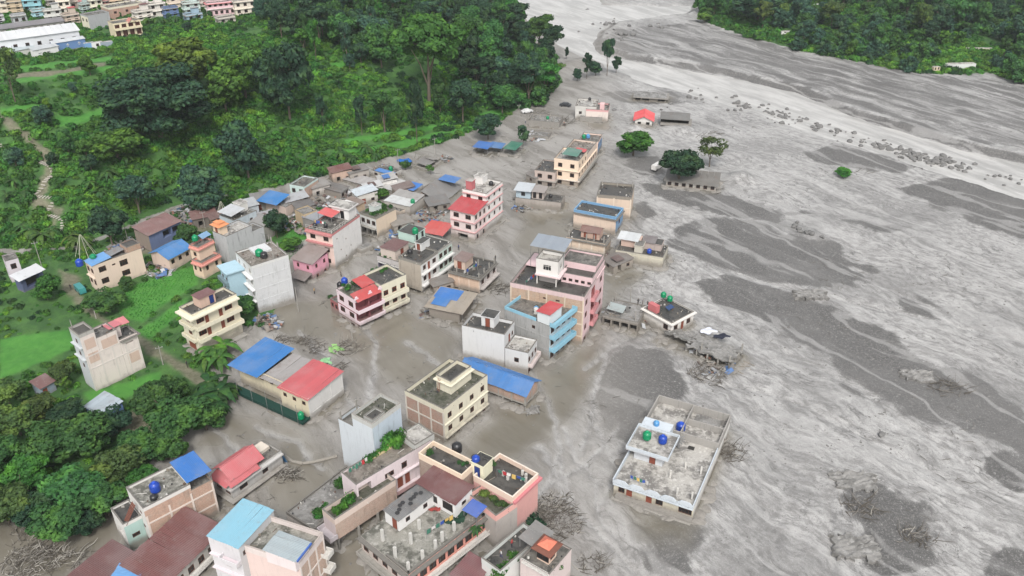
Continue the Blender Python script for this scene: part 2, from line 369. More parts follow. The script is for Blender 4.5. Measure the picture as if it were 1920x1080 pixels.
DIRT = [wp(p, z) for z, p in (
    (1.3, [(108, 505), (148, 515), (152, 552), (190, 592), (250, 625), (330, 668), (400, 712), (440, 745), (425, 748), (320, 690), (250, 640), (170, 590), (120, 545)]),
    (1.3, [(205, 790), (260, 765), (278, 745), (285, 800), (240, 840), (220, 810)]),
    (2.0, [(270, 440), (400, 395), (480, 400), (460, 420), (380, 430), (300, 470), (250, 470)]),
    (17., [(690, 78), (760, 64), (770, 72), (700, 86)]), (17., [(820, 35), (890, 33), (895, 45), (835, 48)]),
    (15., [(0, 172), (120, 164), (215, 146), (212, 152), (90, 176), (0, 182)]),
    (18., [(90, 106), (160, 96), (210, 92), (210, 98), (120, 110)]),
    (6., [(0, 270), (34, 280), (104, 314), (108, 330), (76, 362), (112, 371), (90, 398), (84, 398), (96, 378), (58, 372), (58, 362), (92, 328), (60, 305), (0, 280)]))]
def poly_mask(polys, x, y, soft, amp=0, sc=6, seed=40):
    m = np.zeros(x.shape); nz = amp*fbm(x, y, sc, 4, seed) if amp else 0
    for P in polys:
        P_ = np.array(P); lo = P_.min(0)-25; hi = P_.max(0)+25
        s = (x > lo[0]) & (x < hi[0]) & (y > lo[1]) & (y < hi[1])
        if s.any(): m[s] = np.maximum(m[s], sstep(-soft, soft, sdist(P, x[s], y[s])+(nz[s] if amp else 0)))
    return m
def ground_grid(nx, ys, k, c0):
    s = np.linspace(-1, 1, nx); Y = np.repeat(ys[:, None], nx, 1); X = s[None, :]*(k*ys[:, None]+c0)
    return X, Y
ys = [28.0]
while ys[-1] < 620: ys.append(ys[-1]+.26+.0036*max(0, ys[-1]-60))
ys = np.array(ys+[680, 760, 880, 1100, 1600, 2600, 4200])
X, Y = ground_grid(760, ys, .74, 22)
ext = np.array([-3500, -1800, -900, -420, -180, -60]);
X = np.concatenate([X[:, :1]+ext[None, :], X, X[:, -1:]-ext[::-1][None, :]], 1); Y = np.concatenate([Y[:, :1]]*6+[Y]+[Y[:, -1:]]*6, 1)
X = np.concatenate([X[:1], X[:1], X], 0); Y = np.concatenate([np.full_like(Y[:1], -2500), np.full_like(Y[:1], -100), Y], 0)
Z = hf(X, Y, True)
ny, nx = X.shape
idx = np.arange(nx*ny).reshape(ny, nx)
F = np.stack([idx[:-1, :-1], idx[:-1, 1:], idx[1:, 1:], idx[1:, :-1]], -1).reshape(-1, 4)
x1, y1 = X.ravel(), Y.ravel()
dfoot = sdist(FOOT, x1, y1)+3*fbm(x1, y1, 22, 2, 5)
veg = np.maximum(sstep(-.5, 3, dfoot), sstep(1, 4, sdist(LOW, x1, y1)+2*fbm(x1, y1, 9, 2, 8)))
veg = np.maximum(veg, sstep(0, 5, sdist(BANK, x1, y1)+3*fbm(x1, y1, 14, 2, 9)))
a_, b_ = x1*.5-y1*.87, x1*.87+y1*.5
dark = poly_mask(DARK, x1, y1, 1.6, 5, 7); fs_ = sdist(FARS, x1, y1)+1.2*fbm(x1, y1, 7, 3, 12); dark = np.maximum(dark*np.where(fs_ > 4, .72, 1), 1.35*np.exp(-((fs_-1.2)/1.7)**2))
pond = poly_mask(POND, x1, y1, 3, 3, 9, 50)
paddy = poly_mask(PADDY, x1, y1, .7, .5, 3, 60); dirt = poly_mask(DIRT, x1, y1, .8, .9, 3, 70)
east = sstep(-6, 26, x1-(y1-150)*.10-10)
ch_ = chan(x1, y1); dark = dark*(1-.8*ch_); pond = pond*(1-.8*ch_); east = np.maximum(east, ch_*.8)
def ground_material():
    G = N('ground_mud_and_grass'); geo = G.n('NewGeometry').outputs['Position']
    A = G.n('Attribute', attribute_name='soil'); B = G.n('Attribute', attribute_name='cover')
    a = G.n('SeparateColor', {0: A.outputs['Color']}); b = G.n('SeparateColor', {0: B.outputs['Color']})
    warp = G.n('TexNoise', {'Vector': geo, 'Scale': .05, 'Detail': 3}).outputs['Color']
    wv = G.n('VectorMath', {0: G.n('VectorMath', {0: warp, 1: (.5, .5, .5)}, operation='SUBTRACT').outputs[0], 1: (11, 11, 0)}, operation='MULTIPLY').outputs[0]
    pw = G.n('VectorMath', {0: geo, 1: wv}, operation='ADD').outputs[0]
    fl = G.mapp(G.mapp(pw, rot=(0, 0, math.radians(-36))), (1, .17, 1))       # streaks run with the flood
    fl2 = G.mapp(G.mapp(pw, rot=(0, 0, math.radians(-40))), (1, .42, 1))
    st1 = G.noise(fl, .24, 6, .62); st2 = G.noise(fl2, .95, 6, .68); fine = G.noise(pw, 2.4, 6, .78); peb = G.noise(geo, 6.5, 3, .7)
    big = G.noise(pw, .035, 4, .55)
    def lines(vec, sc, wd, det=3):
        return G.ramp(G.math('ABSOLUTE', G.math('SUBTRACT', G.noise(vec, sc, det, .55), .5)), wd, 0.0)
    pat = G.ramp(G.noise(geo, .09, 3, .6), .42, .60)
    band = G.ramp(G.math('ABSOLUTE', G.math('SUBTRACT', G.noise(fl, .085, 3, .5), .5)), .035, .012)  # water gleam painted into the mud colour as pale streaks
    light = G.mix(G.ramp(st2, .36, .64), (.43, .422, .413), (.225, .218, .212))
    light = G.mix(G.math('MULTIPLY', G.ramp(st1, .47, .66), .42), light, (.19, .185, .18))
    dark_ = G.mix(G.ramp(fine, .44, .66), (.066, .064, .062), (.16, .155, .15))
    fdark = G.math('ADD', a.outputs[0], G.math('MULTIPLY', G.math('SUBTRACT', st1, .5), 2.1))
    fdark = G.ramp(G.math('ADD', fdark, G.math('MULTIPLY', G.math('SUBTRACT', fine, .5), 2.0)), .30, .86)
    mud = G.mix(G.math('MULTIPLY', fdark, .94), light, dark_)
    mud = G.mix(G.math('MULTIPLY', G.ramp(peb, .50, .66), .5), mud, (.10, .097, .094))
    mud = G.mix(G.math('MULTIPLY', G.math('MULTIPLY', lines(fl2, .35, .02), pat), .8), mud, (.085, .082, .08))
    mud = G.mix(G.math('MULTIPLY', G.ramp(fine, .57, .68), .55), mud, (.48, .472, .463))
    mud = G.mix(G.math('MULTIPLY', G.ramp(big, .46, .64), .5), mud, (.15, .146, .142))
    mud = G.mix(G.math('MULTIPLY', band, .32), mud, (.47, .462, .453))
    fleck = G.noise(G.mapp(fl2, (1, 1, 1), (0, 0, 0), (5, 5, 0)), 3.4, 4, .8)
    mud = G.mix(G.math('MULTIPLY', G.ramp(fleck, .56, .66), .6), mud, (.095, .092, .089))
    mud = G.mix(G.math('MULTIPLY', G.ramp(G.noise(geo, 4.6, 4, .8), .58, .68), .55), mud, (.50, .49, .48))
    west = G.math('SUBTRACT', 1.0, a.outputs[2])
    vill = G.mix(G.ramp(st1, .36, .64), (.175, .162, .145), (.31, .296, .278))
    vill = G.mix(G.math('MULTIPLY', G.ramp(fine, .5, .7), .35), vill, (.15, .135, .115))
    mud = G.mix(G.math('MULTIPLY', west, .9), mud, vill)
    vill = G.mix(G.math('MULTIPLY', G.math('MULTIPLY', lines(G.mapp(pw, (1, .5, 1), (0, 0, .6)), .5, .03), pat), .6), vill, (.11, .10, .088))
    vill = G.mix(G.math('MULTIPLY', lines(G.mapp(pw, (1, .5, 1), (0, 0, .9), (9, 4, 0)), .3, .02), .55), vill, (.40, .385, .365))
    vill = G.mix(G.math('MULTIPLY', G.ramp(peb, .55, .68), .45), vill, (.10, .09, .078)); vill = G.mix(G.math('MULTIPLY', G.ramp(fine, .60, .70), .35), vill, (.40, .385, .365))
    pn = G.mix(G.ramp(big, .35, .65), (.115, .102, .074), (.185, .168, .136))
    mud = G.mix(G.math('MULTIPLY', a.outputs[1], .8), mud, pn)
    grass = G.mix(G.ramp(G.noise(geo, .25, 5, .7), .35, .65), (.026, .080, .018), (.054, .138, .026))
    grass = G.mix(G.math('MULTIPLY', G.ramp(G.noise(geo, 1.8, 4, .75), .5, .7), .6), grass, (.028, .05, .014))
    pad = G.mix(G.ramp(G.noise(geo, .5, 4, .6), .35, .65), (.044, .175, .022), (.064, .215, .03))
    dirtc = G.mix(G.ramp(G.noise(geo, 1.0, 4, .7), .35, .65), (.12, .115, .075), (.19, .17, .125))
    gz = G.n('SeparateXYZ', {0: G.n('NewGeometry').outputs['Normal']}).outputs[2]
    veg_ = G.mix(b.outputs[1], grass, pad); veg_ = G.mix(G.math('MULTIPLY', b.outputs[2], .9), veg_, dirtc)
    vm = G.ramp(G.math('ADD', b.outputs[0], G.math('MULTIPLY', G.math('SUBTRACT', G.noise(geo, .9, 4, .7), .5), .9)), .35, .65)
    c = G.mix(vm, mud, veg_)
    wet = G.math('MULTIPLY', G.math('SUBTRACT', 1.0, vm), G.math('SUBTRACT', 1.0, G.math('MULTIPLY', fdark, .6)))
    rough = G.math('SUBTRACT', .92, G.math('MULTIPLY', wet, G.math('ADD', .42, G.math('MULTIPLY', a.outputs[1], .42))))
    hgt = G.math('ADD', G.math('MULTIPLY', fine, .6), G.math('ADD', G.math('MULTIPLY', peb, .25), st2))
    hgt = G.math('MULTIPLY', hgt, G.math('SUBTRACT', 1.0, G.math('MULTIPLY', a.outputs[1], .9)))
    return G.out(c, rough, hgt, .7, .3, spec=.5)
GM = ground_material()
me = npmesh('ground', np.stack([x1, y1, Z.ravel()], 1), F, GM, True)
def cattr(me, name, r, g, b):
    at = me.color_attributes.new(name, 'FLOAT_COLOR', 'POINT'); at.data.foreach_set('color', np.stack([r, g, b, np.ones_like(r)], 1).astype(np.float32).ravel())
cattr(me, 'soil', dark, pond, east); cattr(me, 'cover', veg, paddy, dirt)
gr = bpy.data.objects.new('ground', me); link(gr); tag(gr, label='grey flood mud plain with green terraced hillside at left', kind='structure')
# river
ysr = np.concatenate([np.arange(120, 700, 2.2), [760, 900]]); xr = np.linspace(0, 1, 120)
RX, RY = np.meshgrid(np.linspace(-60, 420, 200), ysr)
rd = sdist(RIV, RX.ravel(), RY.ravel()).reshape(RX.shape)
ri = np.arange(RX.size).reshape(RX.shape)
RF = np.stack([ri[:-1, :-1], ri[:-1, 1:], ri[1:, 1:], ri[1:, :-1]], -1).reshape(-1, 4)
keep = (rd > -5).ravel()[RF].any(1)
W_ = N('river_water'); geo = W_.n('NewGeometry').outputs['Position']
fl = W_.mapp(W_.mapp(geo, rot=(0, 0, math.radians(-33))), (1, .16, 1))
n1 = W_.noise(fl, .22, 6, .65); n2 = W_.noise(fl, .9, 5, .7); foam = W_.ramp(n2, .56, .70)
wc = W_.mix(W_.ramp(n1, .38, .62), (.47, .46, .445), (.31, .303, .292)); wc = W_.mix(W_.math('MULTIPLY', foam, .6), wc, (.62, .61, .60))
wc = W_.mix(W_.math('MULTIPLY', W_.ramp(W_.noise(fl, 2.3, 4, .7), .60, .70), .7), wc, (.17, .165, .16))
WM = W_.out(wc, .28, n2, .5, .35)
rme = npmesh('river', np.stack([RX.ravel(), RY.ravel(), np.full(RX.size, -.42)], 1), RF[keep], WM, True)
rv_ = bpy.data.objects.new('river', rme); link(rv_); tag(rv_, label='pale grey silt laden river running past the mud plain', kind='structure')

# ---------------------------------------------------------------- house kit
_WC = {}
def win_mesh(w_, h_, kind, fm):
    k = (round(w_, 2), round(h_, 2), kind, fm.name)
    if k in _WC: return _WC[k]
    f = MB(); t = .07
    f.box((-w_/2, -.03, 0), (-w_/2+t, .07, h_), fm); f.box((w_/2-t, -.03, 0), (w_/2, .07, h_), fm)
    f.box((-w_/2+t, -.03, 0), (w_/2-t, .07, t), fm); f.box((-w_/2+t, -.03, h_-t), (w_/2-t, .07, h_), fm)
    if kind == 'w':
        n = max(1, int(w_/.55))
        for i in range(1, n): f.box((-w_/2+w_*i/n-.025, -.02, t), (-w_/2+w_*i/n+.025, .06, h_-t), fm)
        f.box((-w_/2+t, -.018, h_*.7), (w_/2-t, .058, h_*.7+.05), fm)
    if kind == 'd':
        f.box((-.03, -.02, t), (.03, .06, h_-t), fm)
    p = MB(); 
    if kind == 'd': p.box((-w_/2+t, .02, t), (-.032, .06, h_-t), fm); p.box((.032, .02, t), (w_/2-t, .06, h_-t), fm)
    else: p.quad([(-w_/2+t, .05, t), (w_/2-t, .05, t), (w_/2-t, .05, h_-t), (-w_/2+t, .05, h_-t)])
    _WC[k] = (f.mesh('window_frame', fm), p.mesh('pane', fm if kind == 'd' else GLASS)); return _WC[k]
FOOTPRINTS = []
class H:
    def __init__(s, name, ref, label, A, B, C, base=None, h=None, g=None, Ab=False, Cb=False, cat='house', fh=3.0, group=None):
        s.ref = ref; s.fh = fh
        if base is not None:
            if not isinstance(base, tuple): base = (B[0], base)
            if g is None: g = hit(*base)[2]
            P = onz(*base, g); d = math.hypot(P[0], P[1])
            # height: where the vertical line above P crosses the sight plane of pixel row B[1]
            b = (540-B[1])/FPX; cf, sf = math.cos(PITCH), math.sin(PITCH)
            y = P[1]; dz = (b*y*cf - y*sf)/(cf+b*sf)*1.0
            h = CH+dz-g if h is None else h
        else:
            g = 0.0 if g is None else g; P = onz(*B, g+h)
        a = onz(*A, g if Ab else g+h); c = onz(*C, g if Cb else g+h)
        U = Vector(c-P); V = Vector(a-P); s.W, s.D = U.length, V.length
        au = math.atan2(U.y, U.x); av = math.atan2(V.y, V.x); da = (av-au-math.pi/2); da = (da+math.pi) % (2*math.pi)-math.pi
        s.rz = au+da/2; s.h, s.g = h, g; s.P = P; s.skew = math.degrees(da)
        print(f'H {name[:18]:18s} W{s.W:5.1f} D{s.D:5.1f} h{h:5.1f} g{g:4.1f} skew{s.skew:5.0f} {ref}')
        s.o = empty(name, (P[0], P[1], g), s.rz, label, cat, group); s.M = Matrix.Translation((P[0], P[1], g)) @ Matrix.Rotation(s.rz, 4, 'Z')
        s.fulls = {}; FOOTPRINTS.append((s.M.inverted(), s.W, s.D))
    @classmethod
    def raw(cls, name, ref, label, px, py, rz, W, D, h, cat='house', group=None):
        s = cls.__new__(cls); p = hit(px, py); s.ref = ref; s.fh = 3; s.W, s.D, s.h, s.g, s.rz = W, D, h, p[2], rz; s.o = empty(name, p, rz, label, cat, group)
        s.M = Matrix.Translation(p) @ Matrix.Rotation(rz, 4, 'Z'); s.fulls = {}; FOOTPRINTS.append((s.M.inverted(), W, D)); return s
    def world(s, u, v, z): return s.M @ Vector((u*s.W, v*s.D, z))
    def part(s, mb, name, m=None, parent=None, **kw): return mb.build(name, m, parent or s.o, **kw)
    def facept(s, vol, f, t, z, d=0):
        x0, x1, y0, y1 = vol
        return {'S': (x0+t, y0+d, z), 'N': (x0+t, y1-d, z), 'W': (x0+d, y0+t, z), 'E': (x1-d, y0+t, z)}[f]
    def vol(s, u0=0, u1=1, v0=0, v1=1, z0=-1.6, z1=None, m=None, mats=None, ops=None, roof='dark', par=.75, parm=None, name='wall', fm=None, inner=None, cap=None):
        """a walled block: faces S (right front), W (left front), E, N; ops = {face: [(kind, frac, sill z, w, h)]}"""
        z1 = s.h if z1 is None else z1
        x0, x1, y0, y1 = u0*s.W, u1*s.W, v0*s.D, v1*s.D; vl = (x0, x1, y0, y1); mats = mats or {}; ops = dict(ops or {})
        fm = fm or WOODF; b = MB(); dk = flatm('dark_interior', (.03, .028, .025), .9, lin=True)  # near-black back of open recesses: unlit depth put into the colour
        b.mat(m)
        wins = []
        for f in 'SWEN':
            L = (x1-x0) if f in 'SN' else (y1-y0); mm = mats.get(f, m); O = []
            for (k, fr, sz, ww, hh) in ops.get(f, []):
                ww = min(ww, L*.9); c = fr*L; c = min(max(c, ww/2+.1), L-ww/2-.1)
                O.append((c-ww/2, c+ww/2, max(sz, z0+.05), min(sz+hh, z1-.12), k))
            O = [o for o in O if o[3]-o[2] > .25]
            ts = sorted({0, L, *[o[0] for o in O], *[o[1] for o in O]}); zs = sorted({z0, z1, *[o[2] for o in O], *[o[3] for o in O]})
            fl = f in 'NW'
            def q(p4, mat):
                pp = [s.facept(vl, f, *p) for p in p4]; b.quad(pp[::-1] if fl else pp, mat)
            for i in range(len(ts)-1):
                for j in range(len(zs)-1):
                    ta, tb, za, zb = ts[i], ts[i+1], zs[j], zs[j+1]; tm, zm = (ta+tb)/2, (za+zb)/2
                    if any(o[0] < tm < o[1] and o[2] < zm < o[3] for o in O): continue
                    q([(ta, za), (tb, za), (tb, zb), (ta, zb)], mm)
            for (ta, tb, za, zb, k) in O:
                dd = 1.3 if k == 'o' else .14
                im = inner or mm
                q([(ta, za, 0), (tb, za, 0), (tb, za, dd), (ta, za, dd)], im); q([(ta, zb, dd), (tb, zb, dd), (tb, zb, 0), (ta, zb, 0)], im)
                q([(ta, za, dd), (ta, zb, dd), (ta, zb, 0), (ta, za, 0)], im); q([(tb, za, 0), (tb, zb, 0), (tb, zb, dd), (tb, za, dd)], im)
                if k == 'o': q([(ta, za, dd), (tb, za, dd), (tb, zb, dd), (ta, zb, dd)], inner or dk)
                else: wins.append((f, ta, tb, za, zb, k))
        body = s.part(b, name)
        rz = {'S': 0, 'W': -math.pi/2, 'E': math.pi/2, 'N': math.pi}
        for (f, ta, tb, za, zb, k) in wins:
            fr_, pn = win_mesh(tb-ta, zb-za, k, fm if k != 'd' else REDDOOR)
            p = s.facept(vl, f, (ta+tb)/2, za, .07)
            wo_ = inst('window' if k != 'd' else 'door', fr_, s.o, p, (0, 0, rz[f])); inst('pane' if k != 'd' else 'door_leaf', pn, wo_)
        if roof:
            t = .14; pm = parm or m; r = MB(); r.box((x0+.003, y0+.003, z1-.16), (x1-.003, y1-.003, z1-.02), roofm(roof)); s.part(r, 'roof_deck')
            if par > 0:
                r = MB(); r.ring(x0-.02, y0-.02, x1+.02, y1+.02, .16, z1-.3, z1+par, pm); s.part(r, 'parapet')
                if name == 'wall' and (x1-x0)*(y1-y0) > 12: s.litter(x0+.3, x1-.3, y0+.3, y1-.3, z1-.02, int(min(46, (x1-x0)*(y1-y0)*.4)))
                r = MB(); r.ring(x0-.06, y0-.06, x1+.06, y1+.06, .24, z1+par, z1+par+.05, cap or CONCD); s.part(r, 'parapet_cap')
        return vl
    def litter(s, x0, x1, y0, y1, z, n):
        b = MB(); ms = [CONC, CONCD, BAMBOO, WHITEF, flatm('litter_brown', (.12, .08, .06), lin=True), flatm('litter_dark', (.04, .04, .045), lin=True)]
        for i in range(n):
            x, y = R.uniform(x0, x1), R.uniform(y0, y1); k = R.random(); a = R.random()*3.1
            if R.random() < .5: y = R.choice((y0+R.random()*.5, y1-R.random()*.5))
            w_, d_, h_ = (R.uniform(.1, .35), R.uniform(.1, .3), R.uniform(.08, .4)) if k < .7 else (R.uniform(.6, 1.8), .07, .06)
            b.box((-w_/2, -d_/2, 0), (w_/2, d_/2, h_), R.choice(ms), Matrix.Translation((x, y, z)) @ Matrix.Rotation(a, 4, 'Z'))
        s.part(b, 'roof_litter', kind='stuff')
    def slab(s, z, out=.35, faces='SW', m=None, t=.14, u0=0, u1=1, v0=0, v1=1, name='ledge'):
        if z < s.h and z+t > s.h-.05: z -= z+t-s.h+.06
        b = MB(); b.box((u0*s.W-(out if 'W' in faces else -.02), v0*s.D-(out if 'S' in faces else -.02), z), (u1*s.W+(out if 'E' in faces else -.02), v1*s.D+(out if 'N' in faces else -.02), z+t), m or CONC)
        return s.part(b, name)
    def frame(s, faces='SW', zs=(), nS=3, nW=2, z0=-1.4, z1=None, m=None, u0=0, u1=1, v0=0, v1=1, w_=.3, pr=.05):
        """concrete columns and beams standing proud of brick infill"""
        z1 = s.h-.02 if z1 is None else z1; x0, x1, y0, y1 = u0*s.W, u1*s.W, v0*s.D, v1*s.D; m = m or CONC
        for f in faces:
            L = (x1-x0) if f in 'SN' else (y1-y0); n = nS if f in 'SN' else nW
            for i in range(n+1):
                t = i*(L-w_)/n; b = MB()
                if f == 'S': b.box((x0+t, y0-pr, z0), (x0+t+w_, y0+.02, z1), m)
                if f == 'N': b.box((x0+t, y1-.02, z0), (x0+t+w_, y1+pr, z1), m)
                if f == 'W': b.box((x0-pr, y0+t, z0), (x0+.02, y0+t+w_, z1), m)
                if f == 'E': b.box((x1-.02, y0+t, z0), (x1+pr, y0+t+w_, z1), m)
                s.part(b, 'column')
            for z in zs:
                b = MB(); p2 = pr+.012
                if f == 'S': b.box((x0-.01, y0-p2, z-.15), (x1+.01, y0+.02, z+.13), m)
                if f == 'N': b.box((x0-.01, y1-.02, z-.15), (x1+.01, y1+p2, z+.13), m)
                if f == 'W': b.box((x0-p2, y0-.013, z-.153), (x0+.02, y1+.013, z+.133), m)
                if f == 'E': b.box((x1-.02, y0-.013, z-.153), (x1+p2, y1+.013, z+.133), m)
                s.part(b, 'beam')
    def posts(s, pts, z=None, hh=1.3, m=None, r=.13):
        z = s.h if z is None else z
        for i, (u, v) in enumerate(pts):
            b = MB(); x, y = u*s.W, v*s.D; b.box((x-r, y-r, z-.02), (x+r, y+r, z+hh*(.85+.3*R.random())), m or CONC)
            for a in (-.07, .07): b.tube((x+a, y+a, z+hh-.1), (x+a*1.3, y+a, z+hh+.55), .015, n=3, m=STEEL)
            s.part(b, 'column')
    def stilts(s, z1, faces='S', n=4, z0=-1.8, m=None, u0=.02, u1=.98, v0=.02, v1=.98):
        b_ = []
        for i in range(n):
            t = i/(n-1)
            if 'S' in faces: b_.append((u0+(u1-u0)*t, v0))
            if 'W' in faces: b_.append((u0, v0+(v1-v0)*t))
            if 'N' in faces: b_.append((u0+(u1-u0)*t, v1))
        for u, v in b_:
            b = MB(); x, y = u*s.W, v*s.D; b.box((x-.15, y-.15, z0), (x+.15, y+.15, z1), m or CONC); s.part(b, 'column')
    def balcony(s, f, z, a0, a1, out=1.0, hh=.9, m=None, solid=True, u0=0, v0=0, name='balcony'):
        m = m or WHITEF; b = MB(); L = s.W if f == 'S' else s.D; p, q = a0*L, a1*L
        def bx(t0, t1, d0, d1, z0, z1, mm=m):   # t along the face, d outwards
            if f == 'S': b.box((t0, v0*s.D-d1, z0), (t1, v0*s.D-d0, z1), mm)
            else: b.box((u0*s.W-d1, t0, z0), (u0*s.W-d0, t1, z1), mm)
        bx(p, q, -.05, out, z-.13, z)
        if solid:
            bx(p, q, out-.1, out+.02, z-.2, z+hh); bx(p-.02, p+.1, 0, out-.1, z, z+hh); bx(q-.1, q+.02, 0, out-.1, z, z+hh)
        else:
            bx(p, q, out-.06, out, z+hh-.06, z+hh); n = max(2, int((q-p)/.35))
            for i in range(n+1): t = p+(q-p-.05)*i/n; bx(t, t+.05, out-.055, out-.01, z, z+hh-.06)
        return s.part(b, name)
    def room(s, u0, u1, v0, v1, hh, m, roof=None, z=None, over=.15, ops=None, rt=.12, tinm=None, name='roof_room', slope=0, fm=None):
        z = s.h-.05 if z is None else z; x0, x1, y0, y1 = u0*s.W, u1*s.W, v0*s.D, v1*s.D; b = MB(); b.mat(m)
        b.box((x0, y0, z), (x1, y1, z+hh), m); fm = fm or WOODF
        for f, L in (ops or {}).items():
            for (k, fr, sz, ww, h2) in L:
                c = (x0+fr*(x1-x0)) if f in 'SN' else (y0+fr*(y1-y0)); mm = {'d': REDDOOR, 'w': GLASS, 'o': GLASS, 'b': flatm('blue_door', (30, 60, 130))}[k]
                for (e, mq, pr) in ((.06, fm, .03), (0, mm, .05)):
                    a, bb, za, zb = c-ww/2-e, c+ww/2+e, z+sz-e, z+sz+h2+e
                    if f == 'S': b.box((a, y0-pr, za), (bb, y0+.01, zb), mq)
                    if f == 'W': b.box((x0-pr, a, za), (x0+.01, bb, zb), mq)
        rm = s.part(b, name)
        if roof:
            b = MB(); b.box((x0-over, y0-over, z+hh), (x1+over, y1+over, z+hh+rt), m); b.box((x0-over+.1, y0-over+.1, z+hh+rt-.01), (x1+over-.1, y1+over-.1, z+hh+rt+.02), roofm(roof)); s.part(b, 'room_roof', parent=rm)
        if tinm:
            o = over+.15; tin(rm, (x0-o, y0-o, z+hh+.08+max(0, -slope)), (x1-x0+2*o, 0, 0), (0, y1-y0+2*o, slope), max(2, int((x1-x0+2*o)/.9)), tinm)
        return rm
    def tinroof(s, u0, u1, v0, v1, zl, zh, m, ax='x', over=.3, posts=None, n=None, parent=None, base=None):
        """single slope: strips side by side along ax, rising from zl to zh across the other axis"""
        x0, x1, y0, y1 = u0*s.W-over, u1*s.W+over, v0*s.D-over, v1*s.D+over
        if ax == 'x': r = tin(s.o, (x0, y0, zl), (x1-x0, 0, 0), (0, y1-y0, zh-zl), n or max(2, round((x1-x0)/.95)), m)
        else: r = tin(s.o, (x0, y1, zl), (0, y0-y1, 0), (x1-x0, 0, zh-zl), n or max(2, round((y1-y0)/.95)), m)
        if posts is not None:
            for (x, y) in ((x0+.2, y0+.2), (x1-.2, y0+.2), (x0+.2, y1-.2), (x1-.2, y1-.2)):
                zz = zl+(zh-zl)*(((y-y0)/(y1-y0)) if ax == 'x' else ((x-x0)/(x1-x0))); b = MB(); b.tube((x, y, posts), (x, y, zz), .06, n=5); s.part(b, 'post', STEEL)
        return r
    def gable(s, u0, u1, v0, v1, z, rise, m, ax='x', over=.4, wm=None):
        """ridge along ax"""
        x0, x1, y0, y1 = u0*s.W, u1*s.W, v0*s.D, v1*s.D; o = over
        if ax == 'x':
            ym = (y0+y1)/2; dz = o*rise/((y1-y0)/2)
            tin(s.o, (x0-o, y0-o, z-dz), (x1-x0+2*o, 0, 0), (0, ym-y0+o, rise+dz), max(2, round((x1-x0+2*o)/.95)), m)
            tin(s.o, (x1+o, y1+o, z-dz), (-(x1-x0+2*o), 0, 0), (0, -(y1-ym+o), rise+dz), max(2, round((x1-x0+2*o)/.95)), m)
            tri = [[(x0, y0, z), (x0, y1, z), (x0, ym, z+rise-.03)], [(x1, y0, z), (x1, y1, z), (x1, ym, z+rise-.03)]]; rd_ = ((x0-o, ym, z+rise+.03), (x1+o, ym, z+rise+.03))
        else:
            xm = (x0+x1)/2; dz = o*rise/((x1-x0)/2)
            tin(s.o, (x0-o, y1+o, z-dz), (0, -(y1-y0+2*o), 0), (xm-x0+o, 0, rise+dz), max(2, round((y1-y0+2*o)/.95)), m)
            tin(s.o, (x1+o, y0-o, z-dz), (0, y1-y0+2*o, 0), (-(x1-xm+o), 0, rise+dz), max(2, round((y1-y0+2*o)/.95)), m)
            tri = [[(x0, y0, z), (x1, y0, z), (xm, y0, z+rise-.03)], [(x0, y1, z), (x1, y1, z), (xm, y1, z+rise-.03)]]; rd_ = ((xm, y0-o, z+rise+.03), (xm, y1+o, z+rise+.03))
        b = MB(); 
        for t in tri: b.quad(t)
        s.part(b, 'gable_wall', wm or CONC)
        b = MB(); b.tube(*rd_, .1, n=6); s.part(b, 'ridge_cap', m)
    def tank(s, u, v, c, z=None, r=.62, hh=1.3, stand=0, px=None):
        cn = {'g': 'green', 'b': 'blue', 'k': 'black', 'lb': 'pale blue'}[c]
        rgb = {'g': (0.0, .21, .085), 'b': (.01, .05, .33), 'k': (.02, .02, .022), 'lb': (.08, .25, .5)}[c]
        z = s.h if z is None else z
        kk = s.fulls.get(cn, 0); s.fulls[cn] = kk+1
        extra = ['', ', the second one there', ', the third one there'][min(kk, 2)]
        water_tank(s.world(u, v, z), rgb, f'{cn} plastic water tank on the {s.ref}{extra}', r, hh, stand)
_SH = {}
def sheet_mesh(w_, L):
    k = (round(w_, 3), round(L, 2))
    if k in _SH: return _SH[k]
    b = MB(); n = 8
    for i in range(n):
        x0, x1 = w_*i/n, w_*(i+1)/n; z0, z1 = (.035 if i % 2 else 0), (0 if i % 2 else .035)
        b.quad([(x0, 0, z0), (x1, 0, z1), (x1, L, z1), (x0, L, z0)])
    me = b.mesh('roof_sheet', None) if False else None
    me = bpy.data.meshes.new('roof_sheet'); me.from_pydata(b.v, [], b.f); me.materials.append(CONC); me.update()
    _SH[k] = me; return me
def tin(parent, p0, pu, pv, n, m, name='roof', jit=1.0):
    p0, pu, pv = Vector(p0), Vector(pu), Vector(pv); L = pv.length; Wd = pu.length/n
    X_ = pu.normalized(); Y_ = pv.normalized(); Z_ = X_.cross(Y_).normalized(); Y_ = Z_.cross(X_)
    if Z_.z < 0: pass
    b = MB()      # purlins below the sheets
    for f in (.08, .5, .92):
        a = p0+pv*f-Z_*.06; b.tube(a, a+pu, .05, n=4)
    r = b.build(name, BAMBOO, parent); me = sheet_mesh(Wd*1.02, L)
    mm = Matrix((X_, Y_, Z_)).transposed().to_4x4()
    for i in range(n):
        o = inst('roof_sheet', me, r, mat=m)
        o.matrix_local = Matrix.Translation(p0+X_*(Wd*i)+Z_*(.006*(i % 2)+jit*.012*R.random())-Y_*jit*R.uniform(0, .12)) @ mm @ Matrix.Rotation(R.uniform(-.008, .008)*jit, 4, 'Z')
    return r
_TK = {}
